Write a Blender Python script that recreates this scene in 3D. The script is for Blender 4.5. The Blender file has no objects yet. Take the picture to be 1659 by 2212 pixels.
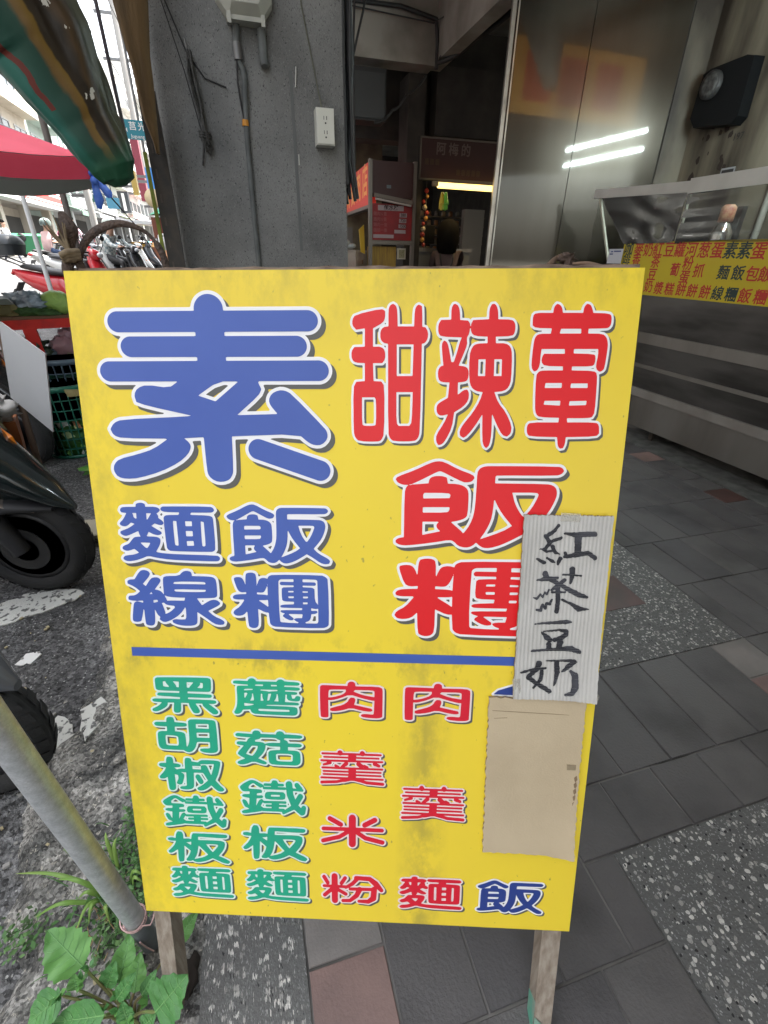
import bpy, bmesh, math, random
import numpy as np
from mathutils import Vector, Matrix

random.seed(7)
C = bpy.context.scene.collection
sc = bpy.context.scene
# ------------------------------------------------------------------ camera
# world axes: x = across the arcade (into the shops), y = along the street, z = up, metres
cam_d = bpy.data.cameras.new('camera')
cam = bpy.data.objects.new('camera', cam_d)
C.objects.link(cam)
R_ = [[0.96314, -0.11780, 0.24182], [-0.26860, -0.46919, 0.84125], [0.01435, -0.87520, -0.48354]]
cam.matrix_world = Matrix([[R_[i][0], -R_[i][1], -R_[i][2], (0, 0, 1.1625)[i]] for i in range(3)] + [[0, 0, 0, 1]])
cam_d.sensor_fit = 'AUTO'
cam_d.sensor_width = 36.0
cam_d.lens = 1150 / 2560 * 36
cam_d.clip_start = 0.02
cam_d.clip_end = 600
sc.camera = cam
# ------------------------------------------------------------------ light
w = bpy.data.worlds.new('World')
sc.world = w
w.use_nodes = True
nt = w.node_tree
bg = nt.nodes['Background']
sky = nt.nodes.new('ShaderNodeTexSky')
sky.sky_type = 'NISHITA'
sky.sun_disc = False
SUN_EL, SUN_AZ = math.radians(70), math.radians(25)      # azimuth measured from +x towards +y
sky.sun_elevation = SUN_EL
sky.sun_rotation = math.radians(90) - SUN_AZ
sky.air_density = 1.3
sky.dust_density = 5.0
sky.ozone_density = 0.8
hs = nt.nodes.new('ShaderNodeHueSaturation'); hs.inputs['Saturation'].default_value = .35       # hazy overcast: nearly white sky
nt.links.new(sky.outputs[0], hs.inputs['Color']); nt.links.new(hs.outputs[0], bg.inputs[0])
bg.inputs[1].default_value = 0.15
sl = bpy.data.lights.new('sun', 'SUN')
sl.energy = 4.2
sl.angle = math.radians(3)
sl.color = (1, 0.96, 0.9)
so = bpy.data.objects.new('sun', sl)
C.objects.link(so)
sd = Vector((math.cos(SUN_EL) * math.cos(SUN_AZ), math.cos(SUN_EL) * math.sin(SUN_AZ), math.sin(SUN_EL)))
so.rotation_euler = sd.to_track_quat('Z', 'Y').to_euler()
so.location = (10, 10, 40)
sc.view_settings.view_transform = 'Standard'
sc.view_settings.look = 'None'
sc.view_settings.gamma = 1
sc.view_settings.use_curve_mapping = False
sc.view_settings.exposure = 2.5
sc.cycles.max_bounces = 8
sc.cycles.diffuse_bounces = 5
sc.cycles.transparent_max_bounces = 12
sc.cycles.caustics_reflective = False
sc.cycles.caustics_refractive = False
sc.cycles.sample_clamp_indirect = 6
sc.cycles.use_denoising = True

# ------------------------------------------------------------------ materials
_M = {}
def mat(name, col=(0.5, 0.5, 0.5), rough=0.6, metal=0.0, col2=None, scale=8.0, detail=4.0, lo=0.35, hi=0.65, bump=0.0, bscale=None,
        emit=None, estr=0.0, alpha=1.0, trans=0.0, spec=0.5, coord='Object', stretch=(1, 1, 1), coat=0.0, rvar=0.0, sss=0.0):
    if name in _M: return _M[name]
    m = bpy.data.materials.new(name); m.use_nodes = True
    n = m.node_tree; b = n.nodes['Principled BSDF']; L = n.links.new
    b.inputs['Base Color'].default_value = (*col, 1)
    b.inputs['Roughness'].default_value = rough
    b.inputs['Metallic'].default_value = metal
    b.inputs['Specular IOR Level'].default_value = spec
    b.inputs['Alpha'].default_value = alpha
    b.inputs['Transmission Weight'].default_value = trans
    b.inputs['Coat Weight'].default_value = coat
    if emit:
        b.inputs['Emission Color'].default_value = (*emit, 1); b.inputs['Emission Strength'].default_value = estr
    if col2 or bump or rvar:
        tc = n.nodes.new('ShaderNodeTexCoord'); mp = n.nodes.new('ShaderNodeMapping'); L(n.nodes.new('ShaderNodeNewGeometry').outputs['Position'] if coord == 'World' else tc.outputs[coord], mp.inputs[0])
        mp.inputs['Scale'].default_value = stretch
        nz = n.nodes.new('ShaderNodeTexNoise'); nz.inputs['Scale'].default_value = scale; nz.inputs['Detail'].default_value = detail
        L(mp.outputs[0], nz.inputs['Vector'])
        if col2:
            r = n.nodes.new('ShaderNodeMapRange'); r.inputs['From Min'].default_value = lo; r.inputs['From Max'].default_value = hi
            L(nz.outputs[0], r.inputs[0])
            mx = n.nodes.new('ShaderNodeMix'); mx.data_type = 'RGBA'; mx.inputs[6].default_value = (*col, 1); mx.inputs[7].default_value = (*col2, 1)
            L(r.outputs[0], mx.inputs[0]); L(mx.outputs[2], b.inputs['Base Color'])
        if rvar:
            r2 = n.nodes.new('ShaderNodeMapRange'); r2.inputs['To Min'].default_value = rough - rvar; r2.inputs['To Max'].default_value = rough + rvar
            L(nz.outputs[0], r2.inputs[0]); L(r2.outputs[0], b.inputs['Roughness'])
        if bump:
            nb = n.nodes.new('ShaderNodeTexNoise'); nb.inputs['Scale'].default_value = bscale or scale * 6; nb.inputs['Detail'].default_value = 6
            L(mp.outputs[0], nb.inputs['Vector'])
            bp = n.nodes.new('ShaderNodeBump'); bp.inputs['Strength'].default_value = bump; bp.inputs['Distance'].default_value = 0.01
            L(nb.outputs[0], bp.inputs['Height']); L(bp.outputs[0], b.inputs['Normal'])
    _M[name] = m
    return m

def nodes_of(m):
    n = m.node_tree
    return n, n.nodes['Principled BSDF'], n.links.new

# ------------------------------------------------------------------ mesh helpers
class MB:
    def __init__(s): s.v = []; s.f = []; s.m = []; s.sm = []
    def add(s, vs, fs, mi=0, smooth=False):
        o = len(s.v); s.v += [tuple(map(float, p)) for p in vs]
        for f in fs: s.f.append([i + o for i in f]); s.m.append(mi); s.sm.append(smooth)
        return s
    def box(s, a, b, mi=0, rz=0, c=None):
        x0, y0, z0 = a; x1, y1, z1 = b
        vs = [(x, y, z) for z in (z0, z1) for y in (y0, y1) for x in (x0, x1)]
        if rz:
            c = c or ((x0 + x1) / 2, (y0 + y1) / 2); cs, sn = math.cos(rz), math.sin(rz)
            vs = [(c[0] + (x - c[0]) * cs - (y - c[1]) * sn, c[1] + (x - c[0]) * sn + (y - c[1]) * cs, z) for x, y, z in vs]
        return s.add(vs, [(0, 2, 3, 1), (4, 5, 7, 6), (0, 1, 5, 4), (2, 6, 7, 3), (0, 4, 6, 2), (1, 3, 7, 5)], mi)
    def hexa(s, q0, q1, mi=0):           # two quads joined
        n = len(q0); vs = list(q0) + list(q1)
        fs = [tuple(range(n - 1, -1, -1)), tuple(range(n, 2 * n))] + [(i, (i + 1) % n, n + (i + 1) % n, n + i) for i in range(n)]
        return s.add(vs, fs, mi)
    def tube(s, pts, r, n=8, mi=0, caps=True, smooth=True):
        P = [Vector(p) for p in pts]; k = len(P)
        rr = r if isinstance(r, (list, tuple)) else [r] * k
        up = Vector((0, 0, 1)); prev = None; rings = []
        for i in range(k):
            t = (P[min(i + 1, k - 1)] - P[max(i - 1, 0)]).normalized()
            if prev is None:
                a = t.cross(up)
                if a.length < 1e-3: a = t.cross(Vector((1, 0, 0)))
                a.normalize()
            else:
                a = prev - t * prev.dot(t)
                if a.length < 1e-6: a = t.cross(up)
                a.normalize()
            prev = a; b = t.cross(a)
            rings.append([P[i] + (a * math.cos(2 * math.pi * j / n) + b * math.sin(2 * math.pi * j / n)) * rr[i] for j in range(n)])
        vs = [v for r_ in rings for v in r_]
        fs = [(i * n + j, i * n + (j + 1) % n, (i + 1) * n + (j + 1) % n, (i + 1) * n + j) for i in range(k - 1) for j in range(n)]
        s.add(vs, fs, mi, smooth)
        if caps: s.add([*rings[0]], [tuple(range(n))], mi); s.add([*rings[-1]], [tuple(range(n - 1, -1, -1))], mi)
        return s
    def loft(s, rings, mi=0, caps=True, smooth=True, closed=True):
        n = len(rings[0]); vs = [v for r in rings for v in r]
        rng = n if closed else n - 1
        fs = [(i * n + j, i * n + (j + 1) % n, (i + 1) * n + (j + 1) % n, (i + 1) * n + j) for i in range(len(rings) - 1) for j in range(rng)]
        s.add(vs, fs, mi, smooth)
        if caps: s.add(rings[0], [tuple(range(n - 1, -1, -1))], mi); s.add(rings[-1], [tuple(range(n))], mi)
        return s
    def lathe(s, prof, c=(0, 0, 0), n=20, mi=0, axis='z', smooth=True, sx=1.0, sy=1.0):
        rings = []
        for r, z in prof:
            ring = []
            for j in range(n):
                a = 2 * math.pi * j / n; x, y = r * math.cos(a) * sx, r * math.sin(a) * sy
                if axis == 'z': ring.append((c[0] + x, c[1] + y, c[2] + z))
                elif axis == 'y': ring.append((c[0] + x, c[1] + z, c[2] + y))
                else: ring.append((c[0] + z, c[1] + x, c[2] + y))
            rings.append(ring)
        return s.loft(rings, mi, True, smooth)
    def sphere(s, c, r, n=12, k=8, mi=0, sz=(1, 1, 1)):
        prof = [(math.sin(math.pi * i / k) * 1.0, -math.cos(math.pi * i / k)) for i in range(k + 1)]
        rings = [[(c[0] + max(p[0], 1e-3) * r * sz[0] * math.cos(2 * math.pi * j / n), c[1] + max(p[0], 1e-3) * r * sz[1] * math.sin(2 * math.pi * j / n), c[2] + p[1] * r * sz[2]) for j in range(n)] for p in prof]
        return s.loft(rings, mi, True, True)
    def build(s, name, mats, parent=None, world=False, **kw):
        me = bpy.data.meshes.new(name); vs = s.v
        if world and parent is not None:
            inv = parent.matrix_world.inverted() if parent.parent is None else Matrix()
            mw = Matrix.LocRotScale(parent.location, parent.rotation_euler, parent.scale)
            if parent.parent is not None: mw = Matrix.LocRotScale(parent.parent.location, parent.parent.rotation_euler, parent.parent.scale) @ mw
            inv = mw.inverted(); vs = [tuple(inv @ Vector(p)) for p in vs]
        me.from_pydata(vs, [], s.f)
        if not isinstance(mats, (list, tuple)): mats = [mats]
        for m in mats: me.materials.append(m)
        me.polygons.foreach_set('material_index', s.m); me.polygons.foreach_set('use_smooth', s.sm)
        me.update()
        o = bpy.data.objects.new(name, me); C.objects.link(o)
        if parent is not None: o.parent = parent
        for k, v in kw.items(): o[k] = v
        return o

def thing(name, label, cat, loc=(0, 0, 0), rz=0, group=None, rot=None):
    o = bpy.data.objects.new(name, None); C.objects.link(o); o.empty_display_size = 0.1
    o.location = loc; o.rotation_euler = rot or (0, 0, rz); o['label'] = label; o['category'] = cat
    if group: o['group'] = group
    return o
def tag(o, label, cat, group=None):
    o['label'] = label; o['category'] = cat
    if group: o['group'] = group
    return o
def dup(root, loc, rz, label=None, group=None, swap=None, scale=None):
    r = root.copy(); C.objects.link(r); r.location = loc; r.rotation_euler = (0, 0, rz)
    if scale: r.scale = (scale,) * 3
    if label: r['label'] = label
    if group: r['group'] = group
    def cp(src, par):
        for ch in list(src.children):
            c = ch.copy(); c.parent = par; C.objects.link(c)
            if swap and c.data:
                for i, sl_ in enumerate(c.material_slots):
                    if sl_.material and sl_.material.name in swap:
                        nm_ = swap[sl_.material.name]; sl_.link = 'OBJECT'; sl_.material = nm_
            cp(ch, c)
    cp(root, r)
    return r
def chaikin(p, deg=50):
    out = []; n = len(p)
    for i in range(n):
        a, b, c = p[i - 1], p[i], p[(i + 1) % n]
        v1 = (b[0] - a[0], b[1] - a[1]); v2 = (c[0] - b[0], c[1] - b[1])
        l1 = math.hypot(*v1) + 1e-9; l2 = math.hypot(*v2) + 1e-9
        ang = math.degrees(math.acos(max(-1, min(1, (v1[0] * v2[0] + v1[1] * v2[1]) / l1 / l2))))
        if ang < deg and ang > 2:
            out += [(b[0] - v1[0] * .25, b[1] - v1[1] * .25), (b[0] + v2[0] * .25, b[1] + v2[1] * .25)]
        else: out.append(b)
    return out
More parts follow.
